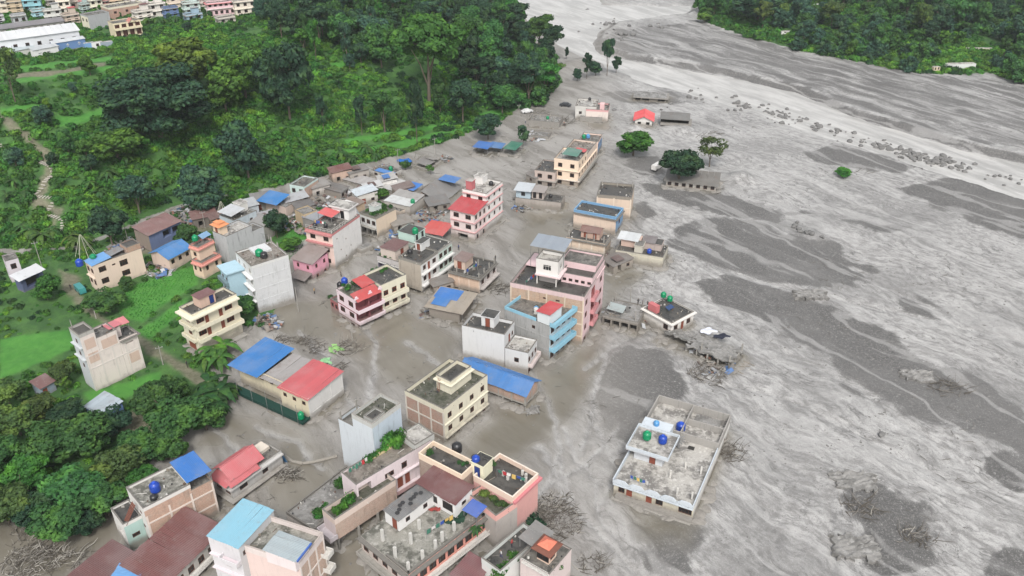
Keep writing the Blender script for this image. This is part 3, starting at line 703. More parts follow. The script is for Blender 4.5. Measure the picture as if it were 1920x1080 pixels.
def water_tank(p, rgb, label, r=.62, hh=1.3, stand=0):
    k = rgb
    if k not in _TK:
        b = MB(); pr = [(0.02, 0), (1, 0)]
        for i in range(5): z = .08+.16*i; pr += [(1.0, z), (1.05, z+.04), (1.05, z+.09), (1.0, z+.13)]
        pr += [(.96, .9), (.62, 1.08), (.36, 1.12)]
        b.lathe(pr, n=16); bm = b.mesh('tank_body', flatm('tank_plastic', rgb, .35, lin=True))
        l = MB(); l.lathe([(.34, 1.1), (.36, 1.12), (.36, 1.2), (.1, 1.24)], n=12); _TK[k] = (bm, l.mesh('tank_lid', flatm('tank_lid', tuple(min(.6, x*1.5+.01) for x in rgb), .4, lin=True)))
        for me_ in (bm,): me_.polygons.foreach_set('use_smooth', [True]*len(me_.polygons))
    t = empty('water_tank', p, R.random()*3, fit_label(label), 'water tank')
    inst('tank_body', _TK[k][0], t, (0, 0, stand), sc=(r, r, hh/1.1)); inst('lid', _TK[k][1], t, (0, 0, stand), sc=(r, r, hh/1.1))
    if stand:
        for a in range(4):
            b = MB(); x, y = r*.8*math.cos(a*math.pi/2+.8), r*.8*math.sin(a*math.pi/2+.8); b.tube((x, y, 0), (x*.9, y*.9, stand), .04, n=4); b.build('leg', STEEL, t)
    return t

# ---------------------------------------------------------------- the houses
def rows(n, zs, w_=1.2, hh=1.2, k='w', a=0, b=1, skip=()):
    return [(k, a+(b-a)*(i+.5)/n, z, w_, hh) for z in zs for i in range(n) if i not in skip]
def zf(s, *ks, sill=.95): return [s.h-k*s.fh+sill for k in ks]
WH = (232, 228, 222); CREAM = (235, 226, 196); PINKW = (236, 214, 210); PINK = (232, 140, 160); PEACH = (236, 196, 162); GREYP = (188, 190, 192); LBLUE = (176, 206, 222); BLUEW = (205, 216, 226)
BLUE = (30, 105, 205); RED = (214, 62, 66); MAROON = (120, 52, 52); GTIN = (160, 163, 165); RUST = (112, 62, 54); LTIN = (205, 215, 222)

# 1 white and pale blue house standing alone in the mud
s = H('house', 'white house standing alone in the mud', 'large white house with pale blue zigzag parapets standing alone in the grey mud', (1156, 893), (1306, 949), (1352, 786), base=(1298, 976))
m = plaster(BLUEW, .35); mw = plaster(CREAM, .3); fz = zf(s, 1)[0]
s.vol(m=plaster(WH, .35), mats={'W': mw, 'S': plaster(WH, .45)}, roof='light', par=0, ops={'W': [('w', .10, .9, 2.2, 1.3), ('d', .55, .2, 1, 2.0), ('w', .42, .9, 1.2, 1.2), ('d', .80, .2, 1, 2), ('w', .90, .9, 1.1, 1.2)], 'S': [('w', .85, 1.2, .8, .8)]})
s.slab(s.h-.42, .75, 'W', m, .3, v1=1); 
for i in range(5):   # zigzag parapet along the left front
    b = MB(); t0, t1 = s.D*i/5+.05, s.D*(i+1)/5-.05; x = -.72; q = (t1-t0)
    P_ = [(t0, .05), (t0, .45), (t0+q*.25, .95), (t0+q*.75, .95), (t1, .45), (t1, .05)]
    for xx, fl in ((x, 1), (x+.14, 0)):
        pp = [(xx, a, s.h+z) for a, z in P_]; b.quad(pp if fl else pp[::-1])
    for j in range(len(P_)):
        (a, z), (c, z2) = P_[j], P_[(j+1) % len(P_)]; b.quad([(x, a, s.h+z), (x+.14, a, s.h+z), (x+.14, c, s.h+z2), (x, c, s.h+z2)])
    s.part(b, 'parapet_panel', m)
b = MB()
b.box((-.7, s.D-.12, s.h), (s.W*.62, s.D+.05, s.h+.9), m); b.box((-.7, .0, s.h), (s.W*.62, .14, s.h+.75), m)
s.part(b, 'parapet')
s.posts([(.06, .06), (.06, .24), (.33, .08), (.34, .28), (.2, .40)], hh=1.5, m=WHITEF)
s.room(.28, .46, .55, .92, 2.4, plaster((210, 214, 220), .3), roof='light', over=1.15, rt=.3, ops={'W': [('d', .35, .05, .95, 2.0)]}, name='stair_room')
b = MB(); x0, y0, x1_, y1_ = .28*s.W-1.2, .55*s.D-1.2, .46*s.W+1.2, .92*s.D+1.2
b.ring(x0, y0, x1_, y1_, .12, s.h+2.6, s.h+3.2); s.part(b, 'roof_rim', m)
b = MB(); b.box((.5*s.W, .6*s.D, s.h), (.62*s.W, .98*s.D, s.h+2.9)); s.part(b, 'roof_room', m)
b = MB(); b.ring(.63*s.W, .02, s.W, s.D, .2, s.h-.1, s.h+1.5); b.box((.63*s.W, .5*s.D, s.h), (s.W-.2, .5*s.D+.18, s.h+1.4)); b.box((.82*s.W, .02, s.h), (.82*s.W+.18, .5*s.D, s.h+1.3)); s.part(b, 'unfinished_wall', plaster((170, 165, 158), .8))
b = MB(); b.box((.845*s.W, .1*s.D, s.h+.01), (.97*s.W, .44*s.D, s.h+.25)); s.part(b, 'roof_rubble', roofm('mud'))
for u, v in ((.55, .28), (.52, .62)):
    b = MB(); b.box((u*s.W, v*s.D, s.h-.01), (u*s.W+.9, v*s.D+1.1, s.h+.03)); s.part(b, 'roof_opening', flatm('dark_interior', (.03, .028, .025), .9, lin=True))  # thin near-black plates on the deck, a hole's darkness painted as colour
b = MB()     # spiral stair
for i in range(12):
    a = i*.5; cx, cy = .52*s.W, .47*s.D; b.box((0, -.12, 0), (1.0, .12, .04), STEEL, Matrix.Translation((cx, cy, s.h+.22*i)) @ Matrix.Rotation(a, 4, 'Z'))
b.tube((.52*s.W, .47*s.D, s.h), (.52*s.W, .47*s.D, s.h+3.2), .05, m=STEEL); s.part(b, 'spiral_stair')
s.slab(-.1, 1.2, 'W', CONC, .18, name='plinth'); s.slab(.12, .95, 'W', MUDM, .5, v1=.96, name='mud_ledge')
s.tank(.37, .82, 'g', s.h+2.7, .7, 1.4, .5); s.tank(.38, .62, 'b', s.h+2.7, .7, 1.4, .5); s.tank(.74, .55, 'b', s.h, .8, 1.5)
s.tank(.56, .8, 'lb', s.h+2.85, .5, .9)

# 2 tall brick block with pink balconies
s = H('apartment_building', 'tall brick and pink building', 'tallest brick and pink block with a white turret and dark flat roof above brown water', (957, 535), (1092, 563), (1132, 503), base=(1091, 648))
br = brick((214, 172, 138)); pk = plaster((238, 196, 200), .3); zz = [s.h-3*k for k in range(1, 5)]
s.vol(m=br, mats={'S': pk, 'E': pk}, roof='dark', par=.8, parm=plaster((226, 190, 190), .6), ops={'S': [('w', .12, z+.9, 1.4, 1.3) for z in zz]+[('o', .45, z+.15, 2.6, 2.5) for z in zz]+[('w', .85, z+.9, 1.6, 1.3) for z in zz], 'W': [('w', .35, s.h-1.6, .9, .4), ('w', .52, s.h-1.6, .9, .4)]}, inner=plaster((160, 60, 60), .3))
s.frame('W', zz, nW=4, m=plaster((226, 200, 170), .4)); 
for z in zz: s.balcony('S', z+.1, .33, .58, .9, .8, plaster((215, 120, 125), .3))
s.slab(s.h+.5, .3, 'S', pk, .25, u0=.6, u1=1)
s.frame('S', (), nS=3, m=pk)
# upper storey at the back right with its own roof
s.vol(.38, 1, 0, .42, s.h, s.h+1.8, m=pk, roof='dark', par=.5, name='upper_wall', ops={'W': rows(5, [s.h+.5], .8, .7)})
s.vol(.62, 1, .02, .5, s.h+1.6, s.h+2.9, m=pk, roof='mid', par=.4, name='upper_wall')
s.vol(.22, .5, .42, .72, s.h+2.3, s.h+5.2, m=plaster(WH, .1), roof='light', par=.7, name='turret_wall', ops={'W': rows(1, [s.h+3.4], 1.8, 1.3), 'S': rows(1, [s.h+3.4], 1.3, 1.3)}, fm=WHITEF)
s.slab(s.h+2.2, .7, 'SW', plaster((238, 205, 205), .2), .3, .22, .5, .42, .72, name='turret_base')
for u, v in ((.21, .44), (.21, .7), (.48, .42)):
    b = MB(); b.tube((u*s.W, v*s.D, s.h), (u*s.W, v*s.D, s.h+2.3), .17, n=8); s.part(b, 'column', WHITEF)
s.room(.3, .48, .46, .7, 2.2, plaster((200, 190, 185), .4), z=s.h-.05)
s.tinroof(.45, .78, .42, .86, s.h+6.9, s.h+7.3, tinc((150, 160, 172), .1), 'y', .3, posts=s.h+2)

# 3 grey block with sky blue balconies and a red roofed hut on top
s = H('apartment_building', 'grey block with sky blue balconies', 'grey cement block with sky blue balconies and a red roofed hut on its terrace', (950, 577), (1036, 612), (1069, 577), base=(1029, 678))
SKB = plaster((110, 190, 220), .2); gm = plaster((172, 172, 170), .9); zz = [s.h-3*k for k in (1, 2)]
s.vol(m=gm, mats={'S': plaster((190, 215, 225), .3)}, roof='mid', par=.0, ops={'S': rows(4, [z+.9 for z in zz]+[s.h-8.2], 1.2, 1.5), 'W': [('w', .35, s.h-2, .8, .8)]})
for z in [s.h]+zz: s.balcony('S', z+.05, .0, 1.0, 1.25, .8, SKB)
s.balcony('S', s.h-8.7, .0, 1.0, 1.2, .15, CONC)
b = MB(); b.box((-.02, .3*s.D, s.h), (.14, s.D, s.h+.7)); b.box((.14, s.D-.16, s.h), (s.W, s.D, s.h+.7)); s.part(b, 'parapet', SKB)
s.room(.02, .55, .02, .28, 2.4, plaster((225, 232, 235), .2), roof=None, tinm=tinc((205, 48, 56), .05), slope=-.25)
s.tank(.4, .5, 'lb', s.h, .5, 1.0)
b = MB(); b.lathe([(.5, 0), (.5, .1), (.45, .12), (.45, .5), (.5, .52), (.5, .9), (.45, 1.2)], n=14); t_ = b.build('water_tank', WHITEF); t_.location = s.world(.3, .45, s.h); tag(t_, 'white ribbed water drum on the grey block with sky blue balconies', 'water tank')
s.frame('W', zz, nW=4, m=gm)

# 4 white house with a dark roof and lower wing
s = H('house', 'white house with a tarred black roof', 'white house with a tarred black roof ', (870, 611), (937, 633), (960, 607), base=(946, 690))
wm = plaster((226, 226, 226), .3); z = s.h
s.vol(m=wm, roof='dark', par=.7, ops={'S': [('d', .5, z-2.7, 1, 2), ('w', .8, z-2, .9, 1)]})
s.room(.45, .98, .35, .65, 2.3, wm, roof='dark', over=.2, ops={'W': [('d', .5, .1, .9, 1.9)]})
s.vol(-.02, .95, -.55, -.02, z1=z-2.7, m=wm, roof='light', par=.35, ops={'S': rows(3, [z-5, z-7.8], 1.1, 1.3), 'W': rows(1, [z-5.2], 1, 1.1)})
s.balcony('S', z-5.8, 0, .95, .9, .8, plaster(PINKW, .3), v0=-.55)

# 5 blue gable hall
s = H('hall', 'brick hall with blue gable roof', 'brick hall on stilts with a long blue gable roof', (868, 689), (986, 738), (1006, 712), base=(985, 766))
s.vol(m=brick((206, 160, 140)), roof=None, z0=.8, par=0)
s.frame('SW', [1.0], nS=2, nW=5, z0=.6); s.stilts(.9, 'SW', 4, z0=-1.5)
s.gable(0, 1, 0, 1, s.h, 1.3, tinc((10, 116, 192), .12), ax='y', over=.55, wm=brick((206, 160, 140)))

# 6 cream building with brick side, roof court
s = H('house', 'cream three storey house', 'cream three storey house with brick left side and a roofless block on its terrace', (756, 741), (841, 774), (919, 712), base=(835, 832))
cm = plaster(CREAM, .45); zz = [s.h-2.9*k for k in (1, 2)]; br = brick((198, 142, 120)); s.fh = 2.9
s.vol(m=cm, mats={'W': br}, roof='moss', par=.8, parm=cm, ops={'S': rows(4, [z+.9 for z in zz], 1.1, 1.2)+rows(5, [s.h-7.8], .9, 1.3)})
s.frame('W', zz, nW=3, m=plaster((225, 215, 200), .5)); s.slab(zz[0], .3, 'S', cm); s.slab(zz[1], .45, 'S', cm)
s.vol(.38, .85, .25, .62, s.h, s.h+2.2, m=cm, roof='dark', par=.75, name='roof_block_wall')
s.slab(s.h+2.0, .45, 'SWNE', cm, .16, .38, .85, .25, .62, name='roof_block_rim')
b = MB(); x, y = .37*s.W, .5*s.D
b.tube((x-.5, y, s.h), (x-.05, y, s.h+2.6), .04, n=4); b.tube((x-.5, y+.45, s.h), (x-.05, y+.45, s.h+2.6), .04, n=4)
for i in range(8): b.tube((x-.5+.055*i, y, s.h+.3*i+.15), (x-.5+.055*i, y+.45, s.h+.3*i+.15), .03, n=4)
ld = b.build('ladder', REDDOOR); ld.matrix_world = s.M; tag(ld, 'red brown ladder leaning on the roof block of the cream house', 'ladder')

# 7 pale blue white tower
s = H('house', 'pale blue plain tower house', 'tall windowless pale blue and white house with a sunken roof terrace', (660, 781), (698, 801), (751, 761), h=13.0)
s.vol(m=plaster((214, 224, 232), .35), mats={'S': plaster((190, 208, 224), .6)}, roof='moss', par=.6, cap=CONC, parm=plaster((205, 205, 200), .5))
s.vol(0, .65, 1.003, 1.75, z1=s.h-2.6, m=plaster((214, 224, 232), .3), roof='mid', par=.6)
s.vol(.1, .5, .1, .55, s.h, s.h+.5, m=plaster((190, 190, 185), .5), roof='dark', par=.3, name='stair_head')
s.posts([(.05, 1.7), (.6, 1.7)], z=s.h-2.6, hh=2.2)

# 8 pink and maroon house with red canopies
s = H('house', 'pink house with maroon verandas', 'pink and white house with maroon verandas, red tin canopies and a cream wing', (632, 544), (671, 566), (760, 522), base=(671, 616))
pm = plaster((244, 216, 226), .15); mr = plaster((150, 52, 66), .2); cr = plaster((238, 230, 200), .3); fh = 2.75; zz = [s.h-fh*k for k in (1, 2)]
s.vol(0, .5, 0, 1, m=pm, mats={'S': mr}, roof='moss', par=.5, parm=pm, inner=mr, ops={'W': rows(2, [z+.8 for z in zz], 1.7, 1.3)+rows(2, [s.h-7.2], 1.4, 1), 'S': [('o', .25, z+.1, 3.2, 2.3) for z in zz]+[('o', .75, z+.1, 3.2, 2.3) for z in zz]+rows(4, [s.h-7.3], 1.1, 1.2)})
for z in zz: s.balcony('S', z+.05, 0, .5, 1.0, .7, pm); s.slab(z-.3, .06, 'W', mr, .18, u1=.5)
s.vol(.503, 1, 0, 1, z1=s.h+.6, m=cr, roof='dark', par=.6, parm=cr, ops={'S': rows(3, [z+.9 for z in zz]+[s.h-7.3], 1.3, 1.3)}, fm=REDDOOR)
for z in zz: s.balcony('S', z+.05, .5, 1.0, .8, .75, cr)
rm_ = tinc((200, 66, 64), .08)
s.tinroof(.02, .44, -.1, .22, s.h+.25, s.h+1.2, rm_, 'x', .3); s.tinroof(.25, .47, .3, .8, s.h+1.3, s.h+1.8, rm_, 'x', .2, posts=s.h)
for u, f in ((.02, 1), (.28, 1), (.47, 1)):     # little pediments
    b = MB(); x = u*s.W; b.box((x-.5, -.25, s.h+.3), (x+.5, -.1, s.h+.8)); b.box((x-.25, -.26, s.h+.8), (x+.25, -.09, s.h+1.2)); s.part(b, 'pediment', pm)
s.tank(.2, 1.12, 'b', s.h+.2, .7, 1.5, 0); s.tank(.16, 1.3, 'k', s.h-1, .6, 1.3)
s.vol(.0, .2, 1.02, 1.45, z1=s.h-3.5, m=plaster((165, 70, 72), .4), roof='mid', par=.2, ops={'W': rows(2, [s.h-5.2], .9, 1.1)})

# 9 white house with the red roof wing
s = H('house', 'white and red roofed house', 'white four storey house with a red roofed front wing beside the road', (845, 391), (892, 402), (938, 360), base=(890, 455))
wm = plaster((240, 236, 232), .12); pb = plaster((214, 150, 150), .3); zz = [s.h-2.7*k for k in (1, 2)]
s.vol(0, .42, 0, 1, m=plaster(PINKW, .25), roof=None, ops={'W': rows(2, [z+.8 for z in zz], 1.6, 1.3)+[('o', .5, s.h-7.9, 3, 1.6)], 'S': rows(3, [z+.8 for z in zz], 1.0, 1.3)+rows(2, [s.h-7.5], 1, 1.2)})
s.tinroof(0, .42, 0, 1, s.h+.1, s.h+1.0, tinc((196, 52, 60), .08), 'y', .5)
s.vol(.423, 1, 0, 1, z1=s.h+2.6, m=wm, roof='light', par=.5, parm=wm, ops={'W': rows(2, [s.h+.9], 1.3, 1.1), 'S': rows(3, [s.h+.9]+[z+.8 for z in zz], .9, 1.1)})
s.slab(s.h+2.2, .4, 'WS', pb, .18, .42, 1); s.slab(zz[0], .35, 'SW', pb); s.slab(zz[1], .35, 'SW', pb); s.slab(s.h-.05, .3, 'S', pb, .14, .423, 1)
s.room(.5, .62, .7, .95, 2.3, plaster((200, 60, 70), .1), roof='light', z=s.h+2.6); s.room(.8, .97, .6, .95, 2.0, wm, roof='light', z=s.h+2.6)
s.tank(.85, .3, 'k', s.h+2.6, .6, 1.1)
s.slab(-.2, 1.2, 'S', MUDM, .5, name='plinth')
s = H('shed', 'open shed with bright red roof', 'open shed with a bright red tin roof beside the white house', (790, 432), (830, 441), (847, 421), h=3.2)
s.tinroof(0, 1, 0, 1, s.h-.2, s.h+.3, tinc((216, 78, 70), .06), 'y', .1, posts=-1.2)
b = MB(); b.box((.1, s.D*.9, -1), (s.W, s.D*.93, 2.4)); s.part(b, 'back_wall', plaster((170, 140, 120), .5))

# 10 pink fronted white tower house
s = H('house', 'pink fronted tower house', 'pink fronted three storey house with a tall blank white side wall', (574, 429), (627, 441), (672, 404), base=(630, 505))
pk = plaster((240, 205, 190), .2); rb = plaster((205, 105, 105), .3); zz = [s.h-2.9*k for k in (1, 2)]
s.vol(m=plaster((238, 235, 232), .55), mats={'W': pk}, roof='mid', par=.35, parm=rb, ops={'W': rows(2, [z+.8 for z in zz]+[s.h-8], 1.5, 1.25), 'S': [('w', .15, s.h-2, .35, .4), ('w', .45, s.h-3.6, .35, .4), ('w', .25, s.h-5.5, .35, .4), ('w', .6, s.h-6.2, .35, .4), ('w', .4, s.h-8, .35, .4)]})
s.slab(s.h-.5, .5, 'W', rb, .45); s.slab(zz[0]-.1, .6, 'W', rb, .4)
s.room(.72, .99, .1, .75, 3.0, plaster((238, 235, 232), .3), roof='light', over=.5, rt=.3, ops={'W': [('o', .4, .2, 1, 2)]})
s.tinroof(.42, .7, .45, .95, s.h+1.9, s.h+2.4, tinc((222, 92, 92), .1), 'x', .2, posts=s.h)
for f, L in (('W', s.D), ('S', s.W*.7)):
    b = MB(); n = 7
    for i in range(n+1):
        t = L*i/n*.98+.05; p = (.08, t) if f == 'W' else (t, .08); b.tube((*p, s.h+.3), (*p, s.h+1.3), .03, n=4)
    for z in (.8, 1.3): b.tube((.08, .08, s.h+z), ((.08, L, s.h+z) if f == 'W' else (L, .08, s.h+z)), .03, n=4)
    s.part(b, 'railing', WHITEF)
s.tank(.15, .8, 'k', s.h, .55, 1.1); s.tank(.25, .5, 'k', s.h, .5, 1.0)

# 11 pink cottage
s = H('cottage', 'bright pink cottage', 'bright pink two storey cottage with a striped rusty tin roof', (545, 486), (591, 494), (618, 476), base=(589, 525))
pk = plaster((240, 140, 172), .15)
s.vol(m=pk, roof=None, ops={'S': rows(2, [s.h-1.9, s.h-4.6], .8, 1.1), 'W': rows(2, [s.h-2], .7, 1.1)}, fm=REDDOOR)
s.tinroof(0, 1, 0, 1, s.h-.1, s.h+1.1, tinc((150, 135, 130), .6), 'y', .4, n=9)
s.tinroof(-.5, -.02, .05, .8, s.h-3.4, s.h-2.7, tinc((130, 118, 112), .7), 'y', .1, posts=-1)

# 12 grey and white four storey block
s = H('apartment_building', 'grey and white four storey block', 'four storey block with white windowed front, blank grey side and blue annex', (428, 480), (474, 502), (546, 486), base=(486, 585))
zz = [s.h-2.9*k for k in (1, 2, 3)]; gw = plaster((214, 216, 218), .8)
s.vol(m=gw, mats={'W': plaster((238, 238, 238), .12)}, roof='brown', par=.35, parm=plaster((225, 225, 222), .4), ops={'W': rows(3, [z+.9 for z in zz]+[s.h-10.9], 1.1, 1.3), 'S': [('o', .35, z+1.0, 2.2, .22) for z in zz]}, fm=WHITEF)
for z in zz: s.slab(z-.1, .75, 'W', plaster((238, 238, 238), .12), .25)
s.frame('S', zz, nS=3, m=gw, pr=.03)
s.room(.35, .8, .55, .98, .5, gw); s.tank(.42, .45, 'g', s.h, .85, 1.4, .3); s.tank(.47, .28, 'k', s.h, .75, 1.2, .3)
s.posts([(.62, .05), (.97, .95), (.95, .5)], hh=1.5)
lb = plaster((160, 205, 225), .25)
s.vol(-.45, -.003, .55, 1.05, z1=s.h-2.3, m=lb, roof=None, ops={'W': rows(2, [s.h-4.9, s.h-7.8], 1, 1.3)}); s.slab(s.h-2.3, .5, 'WSN', lb, .3, -.45, -.003, .55, 1.05); s.slab(s.h-5.4, .7, 'WN', plaster((110, 140, 150), .3), .9, -.45, -.003, .55, 1.05); s.slab(s.h-8.2, .7, 'WN', plaster((110, 140, 150), .3), .3, -.45, -.003, .55, 1.05)

# 13 orange peach stepped house
s = H('house', 'peach stepped house', 'peach stepped house with coral roof edges and an orange pagoda pavilion', (361, 490), (381, 497), (411, 478), base=(384, 523))
pe = plaster((240, 200, 165), .25); cor = plaster((226, 128, 105), .25)
s.vol(m=pe, roof='mid', par=.55, parm=cor, ops={'W': rows(2, [s.h-2], .7, 1.2), 'S': rows(2, [s.h-2], .8, 1.2)}); s.slab(s.h-.4, .5, 'SW', cor, .35)
s.vol(.25, 1.1, .6, 1.5, s.h-2, s.h+3.0, m=pe, roof='mid', par=.5, parm=cor, ops={'W': rows(1, [s.h+.8], 1, 1.1)}); s.slab(s.h+2.6, .4, 'SW', cor, .35, .25, 1.1, .6, 1.5)
s.tank(.5, 1.25, 'g', s.h+3.3, .7, 1.3, .9); s.tinroof(.75, 1.2, 1.0, 1.4, s.h+4.2, s.h+4.8, tinc((120, 165, 205), .2), 'x', .1, posts=s.h+3)

# 14 long grey block behind it
s = H('house', 'long blank grey house', 'long blank grey cement house with an orange pagoda pavilion on its roof', (398, 437), (424, 447), (473, 426), h=6.2, g=2.5)
gw = plaster((196, 198, 200), .9); s.vol(m=gw, roof='light', par=.45); s.vol(1.003, 1.45, 0, .8, z1=s.h-1.6, m=gw, roof='mid', par=.4)
s.room(.02, .3, .45, .95, 2.3, plaster((240, 205, 165), .15), ops={'W': rows(1, [.3], .8, 1.7, 'd')})
og = flatm('orange_tile', (228, 150, 105), .8); b = MB()
for k, (r, z, dz) in enumerate(((1.25, 2.3, .7), (.8, 2.95, .6))):
    cx, cy = .16*s.W, .7*s.D; rx, ry = .17*s.W*r, .30*s.D*r*.95; q = [(cx-rx, cy-ry), (cx+rx, cy-ry), (cx+rx, cy+ry), (cx-rx, cy+ry)]
    for i in range(4): b.quad([(*q[i], s.h+z), (*q[(i+1) % 4], s.h+z), (cx+(q[(i+1) % 4][0]-cx)*.25, cy+(q[(i+1) % 4][1]-cy)*.25, s.h+z+dz), (cx+(q[i][0]-cx)*.25, cy+(q[i][1]-cy)*.25, s.h+z+dz)])
s.part(b, 'pagoda_roof', og)

# 15, 16 small grey houses near the hill foot
s = H('house', 'grey blue tin roofed house', 'pale grey blue house with weathered tin sheets at the hill foot', (412, 404), (438, 415), (479, 396), h=4.5, g=3)
s.vol(m=plaster((190, 205, 214), .6), roof='mid', par=.2, ops={'S': rows(2, [s.h-2.2], .9, 1.1)}); s.tinroof(.0, .55, .1, .95, s.h+1.3, s.h+1.9, tinc((200, 204, 208), .25), 'y', .3, posts=s.h)
s.room(.6, .95, .45, .9, 2.3, plaster((225, 222, 215), .4), roof='light')
s = H('shed', 'small tin shed by the dark tree', 'small grey tin shed between the grey block and the dark round tree', (470, 415), (493, 424), (509, 412), h=3, g=2.5)
s.vol(m=plaster((176, 168, 160), .7), roof=None); s.tinroof(0, 1, 0, 1, s.h, s.h+.9, tinc((150, 148, 146), .6), 'y', .3)

# 17 peach house at left
s = H('house', 'peach house with the pale blue roof', 'long peach two storey house with pale blue roof sheets at its left end', (157, 492), (187, 501), (268, 470), base=(187, 548))
pe = plaster((238, 208, 182), .25); zz = [s.h-3]
s.vol(m=pe, roof='mid', par=.3, parm=pe, ops={'W': rows(2, [s.h-2, s.h-5.1], 1.2, 1.3), 'S': [('w', .17, s.h-2, 1.7, 1.4), ('w', .17, s.h-5, 1.7, 1.4), ('w', .6, s.h-2.4, 1.9, 1.5), ('w', .6, s.h-5, 1.9, 1.4), ('w', .4, s.h-1.4, .8, .4)]})
s.tinroof(0, .38, 0, 1, s.h+.35, s.h+.8, tinc((96, 160, 222), .1), 'y', .2); s.vol(.72, 1, 0, .9, s.h-.2, s.h+1.6, m=brick((205, 150, 120)), roof='dark', par=.1)
s.slab(s.h-3.1, .45, 'W', pe, .16); s.tank(-.12, .9, 'b', s.h-.2, .8, 1.5, 0); s.tank(.15, .8, 'g', s.h+.7, .7, .8)
s.tinroof(.42, .7, .3, 1, s.h+.5, s.h+1.0, tinc((120, 122, 124), .6), 'y', .1)

# 18 blue roofed hall
s = H('hall', 'peach hall with wide blue roof', 'single storey peach hall under a wide blue tin roof at the field edge', (281, 474), (318, 484), (357, 463), base=(321, 508))
s.vol(m=plaster((228, 196, 174), .35), roof=None, ops={'S': rows(3, [s.h-2], 1.0, 1.1)}); s.gable(0, 1, 0, 1, s.h, 1.2, tinc((38, 126, 196), .08), ax='x', over=.5, wm=plaster((228, 196, 174), .35))
s = H('shed', 'rusty shed row by the road', 'long rusty roofed shed row with blue shutters along the road at the hill foot', (252, 430), (278, 441), (336, 414), h=3, g=3)
s.vol(m=plaster((150, 130, 115), .6), mats={'S': plaster((84, 108, 160), .6)}, roof=None, ops={'S': [('o', .55, .4, 2.5, 1.9), ('o', .85, .4, 2.5, 1.9)]}); s.tinroof(0, 1, 0, 1, s.h, s.h+.8, tinc((132, 92, 88), .7), 'x', .4)
s = H('house', 'white house at left edge', 'white house with dark flat roof at the left edge of the photo', (-8, 484), (10, 491), (34, 488), h=4.5, g=2.5)
s.vol(m=plaster((226, 214, 224), .2), roof='mid', par=.1, ops={'S': rows(1, [s.h-2.3], 1.2, 1.4), 'W': rows(1, [s.h-2.3], 1.2, 1.3)})
s = H('shed', 'white tin porch', 'white tin porch with a dark blue front beside the left edge', (22, 519), (35, 526), (80, 503), h=3, g=2)
s.vol(.1, .95, .15, 1, z1=s.h-.1, m=plaster((70, 84, 130), .3), roof=None, ops={'S': [('o', .5, .1, 3.4, 2.2)]}); s.tinroof(0, 1, 0, 1, s.h-.2, s.h+.5, tinc((226, 228, 232), .1), 'x', .2)

# 21 cream house with the maroon roof hut
s = H('house', 'cream house with curved balconies', 'cream three storey house with curved balconies and a maroon roof hut', (334, 581), (370, 594), (447, 557), base=(376, 665))
cr = plaster((238, 228, 196), .25); zz = [s.h-3.0*k for k in (1, 2)]
s.vol(m=cr, roof='dark', par=.55, parm=cr, ops={'W': [('w', .45, z+.9, 1.3, 1.2) for z in zz]+[('d', .5, s.h-8.7, 2.6, 2.4)], 'S': [(k, f, z+(.15 if k == 'd' else .8), w1, 2.1 if k == 'd' else 1.3) for z in zz for k, f, w1 in (('w', .15, 1.8), ('d', .29, .9), ('d', .6, .9), ('w', .78, 1.8))]}, fm=REDDOOR)
for z in zz: s.balcony('S', z, 0, 1, 1.2, .7, cr); s.balcony('W', z, 0, 1, .7, .6, cr)
s.slab(s.h-.3, 1.1, 'SW', cr, .3); s.room(.28, .62, .3, .85, 2.3, plaster((222, 178, 150), .2), ops={'S': [('b', .75, .2, .9, 1.8)]}, tinm=tinc((120, 74, 74), .3), over=.1)
s.balcony('S', .05, 0, 1, 1.4, .1, CONC)

# 22 pink grey blank tower
s = H('house', 'tall bare pinkish house', 'tall bare pinkish grey house with stepped roofs standing by the field', (127, 619), (155, 632), (277, 692), base=(180, 734), Cb=True)
pk = plaster((236, 220, 210), .5); lb = plaster((200, 206, 210), .4); br = plaster((216, 180, 158), .6); H0 = s.h; f1 = 2.7
s.vol(0, .27, 0, 1, m=pk, mats={'W': lb}, roof='dark', par=.45, parm=plaster((190, 185, 178), .7), ops={'W': rows(1, [s.h-2.2, s.h-5, s.h-7.8], .8, 1)}); s.slab(s.h-f1, .5, 'W', lb, u1=.27); s.slab(s.h-2*f1, .5, 'W', lb, u1=.27)
s.vol(.273, .65, 0, 1, z1=H0-f1*.75, m=pk, roof='mid', par=.3); s.vol(.653, 1, 0, 1.0, z1=H0-f1*1.6, m=pk, mats={'E': lb}, roof='dark', par=.2, ops={'S': rows(1, [H0-f1*2-.3, H0-f1*3-.3], 1.6, .3, 'o')}); s.slab(H0-f1*1.65-.12, .5, 'SE', CONCD, .15, .65, 1)
s.frame('S', [H0-f1*1.75, H0-f1*2.8], nS=4, nW=1, z1=H0-f1*1.7, m=plaster((226, 214, 205), .4), pr=.04)
for (a, b_, z) in ((.03, .24, H0-2.1), (.31, .62, H0-3.6), (.03, .24, H0-5.2), (.70, .95, H0-9.0)):
    b = MB(); b.box((a*s.W+.25, -.03, z-1.2), (b_*s.W, .01, z+1.0)); s.part(b, 'brick_panel', br)
s.room(.6, .78, .35, .95, 2.2, plaster((228, 210, 200), .3), z=H0-f1*1.6, tinm=tinc((222, 120, 130), .1), over=.2, slope=-.3); s.tinroof(.82, .98, .5, 1, H0-f1*.9, H0-f1*.7, tinc((222, 125, 130), .1), 'x', .1, posts=H0-f1*1.6)
s.posts([(.05, .95), (.5, .97)], hh=1.6, r=.06)

